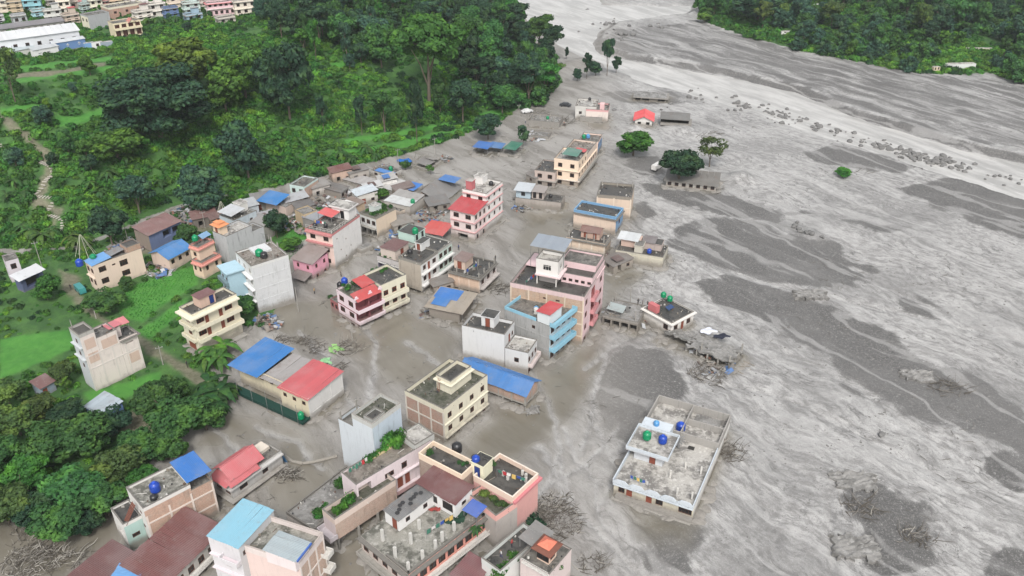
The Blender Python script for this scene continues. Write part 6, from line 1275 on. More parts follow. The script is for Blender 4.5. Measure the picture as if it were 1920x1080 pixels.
for a in [(303, 262, 92, 190, 'giant', 'dark', 'huge dark dome shaped tree on the terraced hillside'), (345, 180, 62, 118, 'round', 'yellow', 'yellow green tree crown right behind the huge dark dome shaped tree'), (462, 190, 78, 90, 'round', 'light', 'bright light green tree right of the yellow green crown'),
          (425, 215, 120, 80, 'round', 'light', 'lower light green tree beside the huge dark dome shaped tree'), (545, 232, 75, 92, 'round', 'dark', 'dark full tree left of the spiky palm like plant on the slope'), (805, 195, 28, 128, 'spread', 'bright', 'tallest pale trunked spreading tree in the middle of the slope'),
          (608, 250, 172, 34, 'slender', 'dark', 'dark slender tree in front of the bare earth patch'), (679, 254, 178, 34, 'slender', 'dark', 'dark slender tree alone on the lower green terrace'), (722, 248, 168, 62, 'spread', 'mid', 'forked spreading tree on the lower green terrace'), (782, 266, 150, 46, 'slender', 'dark', 'thin tall tree below the pale trunked spreading tree'),
          (826, 215, 152, 38, 'slender', 'mid', 'smaller thin tree at the foot of the pale trunked tree'), (868, 232, 146, 54, 'round', 'dark', 'dark bushy tree on the last terrace above the mud'), (942, 212, 155, 44, 'round', 'mid', 'mid green tree on the right end of the terraces'), (915, 262, 208, 52, 'round', 'dark', 'round dark tree at the edge of the mud beside the blue shelters'),
          (981, 278, 232, 28, 'slender', 'blue', 'small dark blue green tree standing in the mud'), (468, 340, 218, 88, 'round', 'dark', 'dark tree column on the hillside above the pale mint house'), (382, 402, 302, 92, 'round', 'blue', 'grey green tree over the rusty roadside sheds'), (212, 462, 378, 66, 'round', 'dark', 'dark bushy tree behind the peach house with pale blue roof'),
          (222, 300, 226, 92, 'round', 'light', 'light green bushy tree above the banana plants on the hillside'), (262, 400, 322, 66, 'broad', 'blue', 'blue green leafy tree between the banana plants and the rusty sheds'), (520, 445, 390, 42, 'round', 'dark', 'dark round tree between the grey debris and the bright lawn'), (30, 195, 85, 62, 'airy', 'olive', 'thin sparse tree at the left below the long pale sheds'),
          (1187, 292, 234, 72, 'round', 'bright', 'round bright green tree standing in the flood mud'), (1272, 348, 276, 74, 'broad', 'dark', 'dark green tree over the white school row'), (1330, 312, 246, 66, 'airy', 'olive', 'thin olive tree behind the dark green tree on the mud'), (1100, 148, 98, 28, 'slender', 'dark', 'left dark tree of the clump on the river bank'),
          (1117, 142, 112, 30, 'round', 'dark', 'low dark tree in the middle of the river bank clump'), (1138, 142, 76, 26, 'spread', 'dark', 'tall bare stemmed tree of the river bank clump'), (1155, 138, 104, 26, 'slender', 'dark', 'right dark tree of the river bank clump'), (1062, 112, 88, 12, 'slender', 'dark', 'tiny dark tree alone at the bend of the pale water'),
          (1082, 152, 128, 18, 'round', 'dark', 'small dark tree left of the river bank clump'), (1579, 332, 317, 30, 'round', 'bright', 'small green bush lying alone on the pale mud'), (712, 374, 348, 36, 'round', 'bright', 'green tree between the white tin house and the garden roof house'), (808, 328, 306, 20, 'airy', 'light', 'small light green shrub tree in the mud by the collapsed roof'),
          (200, 586, 535, 72, 'round', 'mid', 'leafy tree at the edge of the bright paddy field'), (90, 562, 508, 54, 'round', 'bright', 'round green tree right of the white tin porch'), (547, 470, 440, 38, 'round', 'light', 'light green bushy tree on the bright lawn'), (612, 490, 472, 22, 'round', 'mid', 'small tree between the pink cottage and the white side wall'),
          (760, 318, 300, 20, 'round', 'mid', 'small green tree behind the white shop'), (238, 545, 515, 30, 'round', 'mid', 'bush below the peach house'), (355, 470, 415, 52, 'round', 'mid', 'green tree between the blue roofed hall and the peach stepped house'), (125, 720, 668, 50, 'round', 'olive', 'orange tinged bush left of the tall bare house'),
          (128, 735, 700, 24, 'airy', 'yellow', 'small yellow green tree beside the garden shed'), (460, 590, 548, 54, 'round', 'mid', 'dense bush beside the cream house with curved balconies'), (1420, 40, -8, 90, 'round', 'dark', 'dark tree at the left end of the far bank wood'), (1320, 44, 22, 26, 'round', 'yellow', 'small yellow green tree at the tip of the far bank wood')]:
    tree(*a)
ORCH = [(40, 800, 86, 'olive'), (110, 850, 104, 'mid'), (175, 828, 96, 'mid'), (55, 905, 96, 'bright'), (150, 935, 106, 'mid'), (235, 885, 92, 'olive'), (292, 772, 88, 'mid'), (342, 800, 104, 'mid'), (388, 790, 72, 'mid'), (18, 965, 92, 'olive'), (118, 992, 96, 'mid'), (205, 950, 86, 'mid'),
        (268, 850, 80, 'mid'), (-8, 868, 92, 'mid'), (318, 846, 70, 'mid'), (-40, 930, 90, 'mid'), (82, 770, 60, 'olive'), (20, 745, 64, 'olive'), (135, 790, 70, 'dark'), (215, 800, 64, 'dark'), (80, 960, 80, 'dark'), (-60, 990, 90, 'mid'), (280, 905, 60, 'bright'), (170, 985, 60, 'dark'), (325, 738, 60, 'mid')]
for i, (px, py, w_, c) in enumerate(ORCH): tree(px, py+16, py-w_*.72, w_*1.12, 'round' if i % 3 else 'broad', c, {'olive': 'yellow olive', 'mid': 'mid green', 'bright': 'bright green', 'dark': 'dark green'}[c]+(' wide' if w_ > 88 else ' smaller')+' mango tree in the orchard at the bottom left'+(', at its muddy lower edge' if py > 900 else ''), 'mango trees of the bottom left orchard')
def scatter(polys, n, label, group, cols, kinds, hr, seed, dmin=5, z0=None):
    r = random.Random(seed); k = tries = 0
    while k < n and tries < n*60:
        tries += 1; P = r.choice(polys); xs = [q[0] for q in P]; ys_ = [q[1] for q in P]; px, py = r.uniform(min(xs), max(xs)), r.uniform(min(ys_), max(ys_))
        if float(sdist(P, np.array([px]), np.array([py]))[0]) < 0: continue
        p = hit(px, py)
        if any((p[0]-a)**2+(p[1]-b)**2 < (dmin*.5+c*.55)**2 for a, b, c in TREES): continue
        if any(0-1.5 < (q := m @ Vector((p[0], p[1], 0))).x < w1+1.5 and -1.5 < q.y < d1+1.5 for m, w1, d1 in FOOTPRINTS): continue
        hm = r.uniform(*hr); kd = r.choice(kinds); wm = hm*r.uniform(.62, .95)*(.6 if kd == 'slender' else 1)
        c = r.choice(cols); tree(0, 0, 0, 0, kd, c, {'dark': 'dark green', 'mid': 'mid green', 'light': 'light green', 'blue': 'blue green', 'olive': 'olive green', 'bright': 'bright green'}[c]+' '+{'round': 'round', 'broad': 'wide', 'slender': 'slender', 'spread': 'spreading', 'airy': 'thin'}[kd]+' '+label, group, p, hm, wm); k += 1
scatter([[(480, 30), (640, -10), (940, -20), (985, 60), (900, 80), (760, 50), (640, 90), (440, 100)], [(560, 60), (700, 40), (720, 130), (560, 120)], [(860, 40), (1000, 60), (1040, 120), (1050, 190), (980, 210), (880, 190), (850, 110)]], 96,
        'tree on the wooded top of the left slope', 'forest trees on the left slope', ['dark', 'dark', 'mid', 'mid', 'blue', 'bright'], ['round', 'slender', 'round', 'spread'], (9, 17), 4)
scatter([[(1310, -40), (2050, -60), (2050, 170), (1900, 150), (1850, 90), (1700, 100), (1640, 122), (1500, 98), (1400, 66), (1318, 30)], [(1320, -40), (1950, -60), (1930, 60), (1500, 90), (1400, 50)]], 112,
        'tree in the far bank wood across the river', 'trees of the far bank wood', ['dark', 'mid', 'blue', 'mid', 'olive', 'bright'], ['round', 'broad', 'round', 'spread'], (9, 16), 5, 6)
scatter([[(0, 110), (230, 90), (500, 80), (900, 130), (800, 240), (560, 330), (300, 360), (100, 400), (0, 440)]], 18, 'tree on the open terraced hillside', 'scattered trees on the terraced hillside', ['mid', 'dark', 'light', 'blue'], ['round', 'slender', 'round'], (4, 8), 6)
scatter([[(20, -10), (470, -20), (480, 40), (260, 100), (200, 60), (60, 40)]], 14, 'tree among the upper town houses', 'trees among the upper town houses', ['mid', 'dark', 'blue'], ['round', 'slender'], (3, 6), 8, 3)
# banana plants: stem + large leaves, each leaf a part
def banana_leaf():
    b = MB(); n = 6; L = 3.2
    pr = [(L*t, 1.0*t*1.9-2.6*t*t*1.0) for t in np.linspace(0, 1, n)]
    for i in range(n-1):
        for sgn in (-1, 1):
            w0, w1 = .42*math.sin(math.pi*min(1, .12+.86*i/(n-1))), .42*math.sin(math.pi*min(1, .12+.86*(i+1)/(n-1)))
            a, c = pr[i], pr[i+1]; q = [(a[0], 0, a[1]), (c[0], 0, c[1]), (c[0], sgn*w1, c[1]-.12*w1), (a[0], sgn*w0, a[1]-.12*w0)]
            b.quad(q if sgn > 0 else q[::-1])
    return b.mesh('leaf', foliage((.06, .14, .025)))
BL = banana_leaf(); b = MB(); b.tube((0, 0, -.3), (0, 0, 2.2), .18, .12, 7); BS = b.mesh('stem', flatm('banana_stem', (.12, .15, .06), .7, lin=True))
b = MB(); b.lathe([(.13, -.3), (.15, 0), (.10, 4.5)], n=7); PS = b.mesh('trunk', BARK)
def banana(px, py, k=1.0, nl=11, label='', col=None, group=None, p=None):
    p = hit(px, py) if p is None else p; t = empty('banana_plant', p, R.random()*6, label, 'banana plant', group); inst('stem', BS, t, sc=(k, k, k))
    m = foliage(col or (.05, .12, .028))
    for i in range(nl):
        e = R.uniform(-.75, .25); s_ = k*R.uniform(.75, 1.15); inst('leaf', BL, t, (0, 0, 2.1*k), (0, -e*.9 if i % 2 else .3-e*.4, i*2.4+R.random()*.4), (s_, s_*1.1, s_), m)
for (px, py, k) in [(205, 335, 1.2), (190, 372, 1.0), (240, 306, 1.1), (222, 352, 1.0), (172, 352, .9), (300, 350, .9), (30, 352, 1.1), (50, 372, 1.0), (15, 376, .9)]: banana(px, py, k, 10, 'banana plant on the middle of the hillside right of the stone steps' if px > 100 else 'banana plant left of the stone steps', None, 'banana plants on the hillside')
for (px, py, k) in [(60, 448, 1.3), (82, 456, 1.2), (100, 446, 1.1), (48, 436, 1.0), (148, 466, 1.3), (162, 460, 1.1), (136, 456, 1.0)]: banana(px, py, k, 11, 'banana plant in the clump at the foot of the hill above the white porch' if px < 120 else 'yellowish banana plant in the clump behind the blue tank', (.05, .12, .028) if px < 120 else (.09, .16, .03), 'banana plants at the hill foot')
for (px, py, k) in [(562, 338, 1.2), (615, 322, 1.1), (600, 312, 1.1), (640, 296, 1.2), (662, 306, 1.0), (690, 290, 1.3), (705, 300, 1.0), (720, 292, .9), (580, 318, 1.)]: banana(px, py, k, 10, 'banana plant along the hill foot behind the debris filled village', None, 'banana plants behind the village')
for (px, py, k) in [(405, 676, 1.5), (425, 668, 1.4), (415, 690, 1.3), (392, 686, 1.1), (396, 740, 1.4), (415, 756, 1.5), (385, 762, 1.3), (425, 744, 1.2), (404, 780, 1.3)]: banana(px, py, k, 12, 'bright banana plant below the cream house with curved balconies' if py < 700 else 'banana plant at the mud edge of the orchard', (.07, .17, .03) if py < 700 else (.035, .1, .025), 'banana plants by the mud')
for (px, py, k) in [(370, 216, 1.), (395, 240, .9), (502, 170, 1.1), (300, 48, 1.4), (280, 46, 1.1), (330, 44, 1.2)]: banana(px, py, k, 10, 'banana plant on the upper hillside or by the town', None, 'banana plants on the upper hillside')
p = hit(636, 168); t = empty('spiky_palm', p, 0, 'spiky round palm like plant on the open slope', 'palm'); inst('stem', BS, t, sc=(1, 1, .9))
for i in range(26): inst('leaf', BL, t, (0, 0, 2), (0, -R.uniform(-.9, 1.0), i*2.4), (.8, .45, .8), foliage((.035, .085, .03)))
for (px, py, k) in [(441, 420, 1.), (437, 424, .8)]: banana(px, py, k, 9, 'young palm beside the orange pagoda pavilion', (.05, .12, .02), 'young palms by the orange pavilion')
# undergrowth: nobody could count it, instanced from three small bush meshes
def bush_mesh(seed, n, mat):
    r = np.random.RandomState(seed); d = r.normal(0, 1, (n, 3)); d[:, 2] = np.abs(d[:, 2]); d /= np.linalg.norm(d, axis=1)[:, None]
    c = r.uniform(-.5, .5, (7, 3)); c[:, 2] = r.uniform(0, .25, 7); k = r.randint(0, 7, n); P = c[k]+d*np.array([.6, .6, .65])*(1-.3*r.rand(n)[:, None]**2)
    V, F_ = leaf_cards(P, d, .15, .65, seed); return npmesh('bush', V, F_, mat)
def inst_cloud(name, src_mesh, P, S, label, cat):
    me_ = bpy.data.meshes.new(name); me_.vertices.add(len(P)); me_.vertices.foreach_set('co', np.asarray(P, np.float32).ravel())
    a = me_.attributes.new('sc', 'FLOAT_VECTOR', 'POINT'); a.data.foreach_set('vector', np.asarray(S, np.float32).ravel())
    a = me_.attributes.new('rz', 'FLOAT_VECTOR', 'POINT'); rr = np.zeros((len(P), 3), np.float32); rr[:, 2] = rs.rand(len(P))*6.28; rr[:, :2] = rs.normal(0, .12, (len(P), 2)); a.data.foreach_set('vector', rr.ravel())
    o = bpy.data.objects.new(name, me_); link(o); tag(o, label=label, cat=cat, kind='stuff')
    src = bpy.data.objects.new(name+'_source', src_mesh)
    g = bpy.data.node_groups.new(name, 'GeometryNodeTree'); g.interface.new_socket('Geometry', in_out='INPUT', socket_type='NodeSocketGeometry'); g.interface.new_socket('Geometry', in_out='OUTPUT', socket_type='NodeSocketGeometry')
    gi = g.nodes.new('NodeGroupInput'); go_ = g.nodes.new('NodeGroupOutput'); ip = g.nodes.new('GeometryNodeInstanceOnPoints'); ob = g.nodes.new('GeometryNodeObjectInfo'); ob.inputs['Object'].default_value = src
    def att(n_):
        x = g.nodes.new('GeometryNodeInputNamedAttribute'); x.data_type = 'FLOAT_VECTOR'; x.inputs['Name'].default_value = n_; return x.outputs['Attribute']
    er = g.nodes.new('FunctionNodeEulerToRotation'); g.links.new(att('rz'), er.inputs[0])
    g.links.new(gi.outputs[0], ip.inputs['Points']); g.links.new(ob.outputs['Geometry'], ip.inputs['Instance']); g.links.new(er.outputs[0], ip.inputs['Rotation']); g.links.new(att('sc'), ip.inputs['Scale']); g.links.new(ip.outputs[0], go_.inputs[0])
    md = o.modifiers.new('instances', 'NODES'); md.node_group = g; return o
def veg_points(n, seed):
    r = np.random.RandomState(seed); y = 60+np.sqrt(r.rand(n))*420; x = (r.rand(n)*2-1)*(y*.68+15)
    df = sdist(FOOT, x, y)+3*fbm(x, y, 22, 2, 5); ok = (df > 1.0) | (sdist(LOW, x, y)+2*fbm(x, y, 9, 2, 8) > 2.0) | (sdist(BANK, x, y)+3*fbm(x, y, 14, 2, 9) > 2)
    x, y = x[ok], y[ok]; m = (poly_mask(PADDY, x, y, .7) < .2) & (poly_mask(DIRT, x, y, .8) < .25); x, y = x[m], y[m]
    m = np.ones(len(x), bool)
    for M_, w1, d1 in FOOTPRINTS:
        A_ = np.array(M_); u = A_[0, 0]*x+A_[0, 1]*y+A_[0, 3]; v = A_[1, 0]*x+A_[1, 1]*y+A_[1, 3]; m &= ~((u > -1.1) & (u < w1+1.1) & (v > -1.1) & (v < d1+1.1))
    return x[m], y[m]
def cloud_crowns(name, polys, n, col, seed, label, smin, smax, kd='round'):
    r = random.Random(seed); P = []; S = []
    while len(P) < n:
        Q = r.choice(polys); xs = [q[0] for q in Q]; ys_ = [q[1] for q in Q]; px, py = r.uniform(min(xs), max(xs)), r.uniform(min(ys_), max(ys_))
        if float(sdist(Q, np.array([px]), np.array([py]))[0]) < 0: continue
        p = hit(px, py)
        if any(-9 < (q := m @ Vector((p[0], p[1], 0))).x < w1+6 and -12 < q.y < d1+4 for m, w1, d1 in FOOTPRINTS): P.append((0, 0, -500)); S.append((.01,)*3); continue
        k = r.uniform(smin, smax)/8.; P.append((p[0], p[1], p[2]-k*1.6)); S.append((k, k, k*r.uniform(.75, 1.1)))
    inst_cloud(name, crown_mesh('crown', seed, 1500, 4.2, 4.2, 5.4, 18, .55, foliage(FC[col]), .36), P, S, label, 'woodland')
BKP = [[(1312, -40), (2050, -60), (2050, 175), (1900, 155), (1850, 130), (1870, 70), (1760, 90), (1700, 138), (1640, 124), (1500, 98), (1400, 66), (1318, 30)]]
cloud_crowns('woodland_mid', BKP, 330, 'mid', 31, 'mid green woodland mass covering the far bank', 5, 9)
cloud_crowns('woodland_dark', BKP, 190, 'blue', 32, 'blue green woodland mass covering the far bank', 5, 10)
cloud_crowns('woodland_light', BKP, 120, 'light', 33, 'light green woodland patches on the far bank', 4, 7)
LFT = [[(500, 0), (640, -20), (940, -20), (985, 60), (1045, 130), (1050, 185), (980, 215), (880, 190), (850, 100), (760, 60), (640, 60)]]
cloud_crowns('slope_wood_mid', LFT, 170, 'mid', 34, 'mid green woodland mass on the top of the left slope', 4, 8)
cloud_crowns('slope_wood_dark', LFT, 90, 'dark', 35, 'dark green woodland mass on the top of the left slope', 4, 8)
x, y = [], []
for P_ in PADDY[:3]:
    A_ = np.array(P_); gx, gy = np.meshgrid(np.arange(A_[:, 0].min(), A_[:, 0].max(), .75), np.arange(A_[:, 1].min(), A_[:, 1].max(), .75)); gx = gx.ravel()+rs.normal(0, .12, gx.size); gy = gy.ravel()+rs.normal(0, .12, gx.size); k = (sdist(P_, gx, gy) > .5) & (fbm(gx, gy, 5, 2, 400) > -.8); x.append(gx[k]); y.append(gy[k])
x = np.concatenate(x); y = np.concatenate(y); s_ = .24+.12*rs.rand(len(x)); inst_cloud('rice_plants', bush_mesh(44, 40, foliage((.060, .25, .030))), np.stack([x, y, hf(x, y)], 1), np.stack([s_, s_, s_*1.1], 1), 'bright green young rice in the paddy fields', 'rice')
for i, (nm, col, thr, n, lab) in enumerate((('undergrowth_mid', (.054, .166, .028), -.30, 32000, 'mid green undergrowth covering the hillside terraces'), ('undergrowth_light', (.104, .250, .034), -.08, 30000, 'light green shrubs in patches on the hillside'), ('undergrowth_dark', (.026, .078, .028), .14, 12000, 'dark green scrub in patches on the hillside'))):
    x, y = veg_points(n, 90+i); f = fbm(x, y, 24, 3, 200+i*9)+.5*fbm(x, y, 6, 2, 230+i); keep_ = f > thr; x, y, f = x[keep_], y[keep_], f[keep_]
    z = hf(x, y); near = sdist(LOW, x, y) > 0; s_ = (.7+1.3*rs.rand(len(x)))*(.9+.9*np.clip(f-thr, 0, .6))*np.where(near, .62, 1.0)
    inst_cloud(nm, bush_mesh(20+i, 190, foliage(col)), np.stack([x, y, z-.1], 1), np.stack([s_, s_, s_*(.6+.5*rs.rand(len(x)))], 1), lab, 'undergrowth')

# ---------------------------------------------------------------- shrubs on roofs
BUSHM = bush_mesh(5, 260, foliage(FC['bright']))
def shrubs(pts, label, group, s_=.7, col='bright', hh=1.0):
    for p in pts:
        k = s_*R.uniform(.7, 1.3); o = inst('shrub', BUSHM, None, p, (0, 0, R.random()*6), (k, k, k*hh*R.uniform(.8, 1.3)), mat=foliage(FC[col])); tag(o, label, 'shrub', group)
def rpts(s, n, u0, u1, v0, v1, z): return [s.world(R.uniform(u0, u1), R.uniform(v0, v1), z) for i in range(n)]
BY = {}
for o_ in COL.objects:
    if o_.type == 'EMPTY' and o_.get('label') and o_.name.split('.')[0] in ('house', 'row_house', 'terrace', 'apartment_building'): BY[o_['label']] = o_
def at(px, py, z): q = onz(px, py, z); return Vector((q[0], q[1], z))
shrubs(rpts(GARD, 26, .05, .95, .05, .95, GARD.h), 'leafy shrub on the overgrown garden roof', 'shrubs on the garden roof', .75, 'mid')
shrubs([at(x, y, 7.3) for x, y in ((650, 542), (655, 538), (662, 533), (645, 536), (700, 508), (708, 504), (715, 510), (722, 505), (694, 512))], 'green potted shrub on the roof of the pink house with red canopies', 'shrubs on the pink house roof', .7, 'bright')
shrubs([at(x, y, 6.2) for x, y in ((630, 962), (640, 955), (648, 948), (655, 940), (660, 932), (645, 938), (636, 968), (652, 930))], 'bright green shrub growing on the narrow planter terrace', 'shrubs of the planter terrace', .8, 'bright')
shrubs([at(x, y, 8.6) for x, y in ((697, 858), (704, 853), (711, 848), (718, 843), (690, 862))], 'grassy green plant in the yellow edged roof planter', 'plants in the yellow edged planter', .8, 'bright')
shrubs([at(x, y, 8.6) for x, y in ((735, 832), (742, 828), (748, 840))], 'tall leafy bush at the back of the pink white row roof', 'tall bushes on the pink white row', 1.4, 'bright', 1.6)
shrubs([at(x, y, 6.8) for x, y in ((905, 925), (912, 930), (920, 934), (928, 938), (935, 944), (944, 948), (950, 952))], 'shrub in the row along the coral planter terrace', 'shrubs of the coral terrace', .75, 'olive')
shrubs([at(x, y, 9.0) for x, y in ((804, 852), (808, 848), (862, 868), (870, 872), (876, 868), (921, 868), (925, 872))], 'small planter shrub on the peach walled roof terraces', 'planter shrubs on the peach terraces', .6, 'mid')
shrubs([at(x, y, 5.0) for x, y in ((950, 1058), (960, 1050), (940, 1068), (932, 1076), (968, 1046), (946, 1062), (1048, 1062), (1042, 1056))], 'leafy green plant between the wavy rimmed terrace and the pagoda house', 'plants by the pagoda house', 1.0, 'bright')
shrubs([at(x, y, 3.8) for x, y in ((596, 968), (602, 962), (590, 960), (608, 958), (638, 910), (645, 905))], 'green bush on the muddy low terrace', 'bushes on the muddy terrace', 1.1, 'bright')
shrubs([at(x, y, 7.0) for x, y in ((722, 482), (728, 478), (735, 484), (742, 480), (715, 478))], 'low plant at the left end of the cracked white row', 'plants on the cracked white row', .7, 'mid')
shrubs([hit(x, y) for x, y in ((495, 470), (505, 480), (620, 560), (490, 610), (560, 425), (480, 455), (590, 440), (848, 600), (700, 355), (665, 365))], 'low green weed clump in the mud and debris of the village', 'weeds in the village', .9, 'mid')
shrubs([hit(x, y) for x, y in ((975, 950), (985, 958), (968, 962), (990, 970), (978, 975), (1000, 978), (965, 985), (1008, 990))], 'dark uprooted bush behind the wavy rimmed terrace', 'uprooted bushes near the driftwood', 1.7, 'dark', 1.1)
for (px, py, z, c, lb) in ((893, 998, 5.7, (.05, .13, .03), 'potted palm at the edge of the big concrete roof'),): banana(0, 0, .45, 10, lb, c, None, Vector((*onz(px, py, z), z)))

# ---------------------------------------------------------------- rocks
def rock_mesh(seed):
    bm = bmesh.new(); bmesh.ops.create_icosphere(bm, subdivisions=2, radius=1); r = random.Random(seed); ax = [Vector((r.uniform(-1, 1), r.uniform(-1, 1), r.uniform(-1, 1))).normalized() for _ in range(7)]
    for v in bm.verts:
        for a in ax:
            d = v.co.dot(a)
            if d > .62: v.co -= a*(d-.62)*.9
        v.co *= 1+r.uniform(-.06, .06); v.co.z *= .62
    me_ = bpy.data.meshes.new('boulder'); bm.to_mesh(me_); bm.free(); me_.materials.append(flatm('river_stone', (.15, .147, .143), .8, lin=True)); return me_
RK = [rock_mesh(i) for i in range(5)]
def boulders(cs, n, label, group, smin=.5, smax=1.3, sp=(26, 6)):
    for i in range(n):
        c = R.choice(cs); px, py = c[0]+R.gauss(0, sp[0]), c[1]+R.gauss(0, sp[1])+ (0)
        p = hit(px, py); k = R.uniform(smin, smax)*(1 if R.random() < .8 else 1.4); o = inst('boulder', R.choice(RK), None, (p[0], p[1], max(p[2], -.42)+k*.14), (0, 0, R.random()*6), (k, k*R.uniform(.7, 1.1), k)); tag(o, label, 'boulder', group)
boulders([(1620, 268), (1650, 276), (1680, 286), (1710, 295), (1740, 303), (1770, 311), (1700, 292), (1730, 300), (1760, 308), (1800, 318)], 120, 'grey boulder in the long stone bank between mud plain and river', 'boulders of the stone bank', .4, 1.15, (15, 4.5))
boulders([(1400, 205), (1430, 212), (1470, 222), (1500, 232), (1540, 243), (1580, 254), (1450, 215)], 75, 'grey boulder in the upper end of the pale river', 'boulders in the upper river', .35, 1.1, (16, 5))
boulders([(1150, 48), (1180, 60), (1220, 52), (1130, 70)], 26, 'boulder beside the pale pool at the top of the river', 'boulders at the top pool', .6, 1.6, (22, 5))
boulders([(1250, 205), (1300, 180), (1340, 190), (1900, 345), (1850, 335)], 26, 'scattered boulder along the near edge of the river', 'boulders at the near river edge', .4, 1.0, (26, 6))
boulders([(1500, 430), (1525, 440)], 12, 'boulder in the small heap inside the dark mud patch', 'boulders of the small heap', .4, 1.0, (12, 5))
for (px, py, k, lb) in ((1652, 817, .8, 'single round boulder below the long pale mud band'), (1101, 20, 1.5, 'pale rock standing in the pool of the upper river'), (1151, 208, 1.1, 'brown grey rock right of the two step house')):
    p = hit(px, py); tag(inst('boulder', RK[1], None, (p[0], p[1], p[2]+.2), sc=(k, k, k)), lb, 'boulder')
def mud_points(n, seed, ymax=330, xmin=-60):
    r = np.random.RandomState(seed); y = 60+(r.rand(n)**.8)*(ymax-60); x = (r.rand(n)*2-1)*(y*.66+10)
    ok = (sdist(FOOT, x, y) < -2) & (sdist(LOW, x, y) < -2) & (sdist(RIV, x, y) < 2) & (sdist(BANK, x, y) < -3); x, y = x[ok], y[ok]; m = np.ones(len(x), bool)
    for M_, w1, d1 in FOOTPRINTS:
        A_ = np.array(M_); u = A_[0, 0]*x+A_[0, 1]*y+A_[0, 3]; v = A_[1, 0]*x+A_[1, 1]*y+A_[1, 3]; m &= ~((u > -.4) & (u < w1+.4) & (v > -.4) & (v < d1+.4))
    return x[m], y[m]
x, y = mud_points(16000, 5); f = fbm(x, y, 16, 3, 301)+.5*fbm(x, y, 4, 2, 302); k = f > .05; x, y = x[k], y[k]; s_ = .05+.24*rs.rand(len(x))**3.2
def rim_points(n, seed, off=.5):
    r = np.random.RandomState(seed); X_, Y_ = [], []
    for M_, w1, d1 in FOOTPRINTS:
        I_ = np.array(M_.inverted()); 
        if I_[2, 3] > .6 or I_[1, 3] > 300: continue
        k = int((w1+d1)*n); t_ = r.rand(k); sd_ = r.randint(0, 4, k); o_ = r.normal(off*.3, off, k); u = np.where(sd_ == 0, t_*w1, np.where(sd_ == 1, t_*w1, np.where(sd_ == 2, -o_, w1+o_))); v = np.where(sd_ == 0, -o_, np.where(sd_ == 1, d1+o_, t_*d1))
        X_.append(I_[0, 0]*u+I_[0, 1]*v+I_[0, 3]); Y_.append(I_[1, 0]*u+I_[1, 1]*v+I_[1, 3])
    return np.concatenate(X_), np.concatenate(Y_)
bmc = RK[2].copy(); bmc.materials[0] = flatm('mud_clod', (.17, .165, .158), .9, lin=True)
inst_cloud('mud_clods', bmc, np.stack([x, y, hf(x, y, True)], 1), np.stack([s_*1.5, s_, s_*.8], 1), 'loose grey clods and pebbles strewn over the mud plain', 'pebbles')
x, y = rim_points(6, 61, .5); s_ = .2+.75*rs.rand(len(x))**2.4; bmd = RK[3].copy(); bmd.materials[0] = flatm('silt', (.235, .22, .20), .85, lin=True)
inst_cloud('silt_lumps', bmd, np.stack([x, y, hf(x, y, True)-.04], 1), np.stack([s_*2.2, s_*1.6, s_*.8], 1), 'silt lumps piled against the feet of the flooded houses', 'silt')
x, y = rim_points(1.6, 62, 1.0); s_ = .4+.7*rs.rand(len(x)); TWX, TWY, TWS = x, y, s_
x, y = mud_points(7000, 6); f = fbm(x, y, 20, 3, 311); k = f > .12; x, y = x[k], y[k]
tw = MB(); tw.tube((-.9, 0, 0), (0, .1, .12), .05, .045, 4); tw.tube((0, .1, .12), (.9, 0, .02), .045, .02, 4); tw.tube((.1, .1, .1), (.6, .45, .2), .03, .012, 3)
s_ = .35+.9*rs.rand(len(x))**2; x = np.concatenate([x, TWX]); y = np.concatenate([y, TWY]); s_ = np.concatenate([s_, TWS]); inst_cloud('driftwood_twigs', tw.mesh('twig', flatm('mud_coated_wood', (.15, .14, .125), .9, lin=True)), np.stack([x, y, hf(x, y, True)+.03], 1), np.stack([s_, s_, s_], 1), 'thin mud coated branches strewn over the mud plain', 'twigs')

# ---------------------------------------------------------------- debris
WOODS = [flatm('bleached_wood', (.34, .32, .285), .9, lin=True), flatm('grey_driftwood', (.19, .175, .155), .9, lin=True), flatm('brown_driftwood', (.09, .078, .064), .9, lin=True)]
def pile(px, py, n, r, L, label, pale=0, hh=1.2, p=None, cat='debris', name='driftwood_pile'):
    p = hit(px, py) if p is None else p; b = MB()
    for i in range(n):
        a = R.random()*6.28; q = r*math.sqrt(R.random()); x, y = q*math.cos(a), q*math.sin(a)*.75; z = hh*(1-q/r)*R.random(); l = L*R.uniform(.3, 1); d = R.gauss(.5, 1.0); e = R.uniform(-.25, .5)
        e_ = (x+l*math.cos(d)*math.cos(e), y+l*math.sin(d)*math.cos(e), max(-.05, z+l*math.sin(e))); rr = R.uniform(.02, .075)*(1+L*.05)
        m = WOODS[0 if R.random() < pale*.6 else R.choice((1, 2, 2))]; mid = tuple((a_+b_)/2+R.uniform(-.25, .25) for a_, b_ in zip((x, y, z), e_)); b.tube((x, y, z), mid, rr, rr*.8, 4, m); b.tube(mid, e_, rr*.8, rr*.4, 4, m)
    o = b.build(name); o.location = p; tag(o, label, cat, kind='stuff'); return o
pile(62, 1055, 420, 5.0, 1.9, 'large heap of bleached driftwood at the bottom left corner', .5, 1.6); pile(38, 1010, 40, 2.5, 3, 'smaller pale branches above the large driftwood heap', .8); pile(140, 1050, 60, 3, 3, 'pale branches right of the large driftwood heap', .6)
pile(1022, 982, 520, 6.0, 1.8, 'wide tangle of roots and driftwood beside the wavy rimmed terrace', .12, 1.3); pile(1040, 945, 150, 3.5, 1.5, 'scattered roots at the tip of the driftwood tangle', .4, .8); pile(985, 975, 150, 4, 2, 'dark brushwood behind the wavy rimmed terrace', .05, 2)
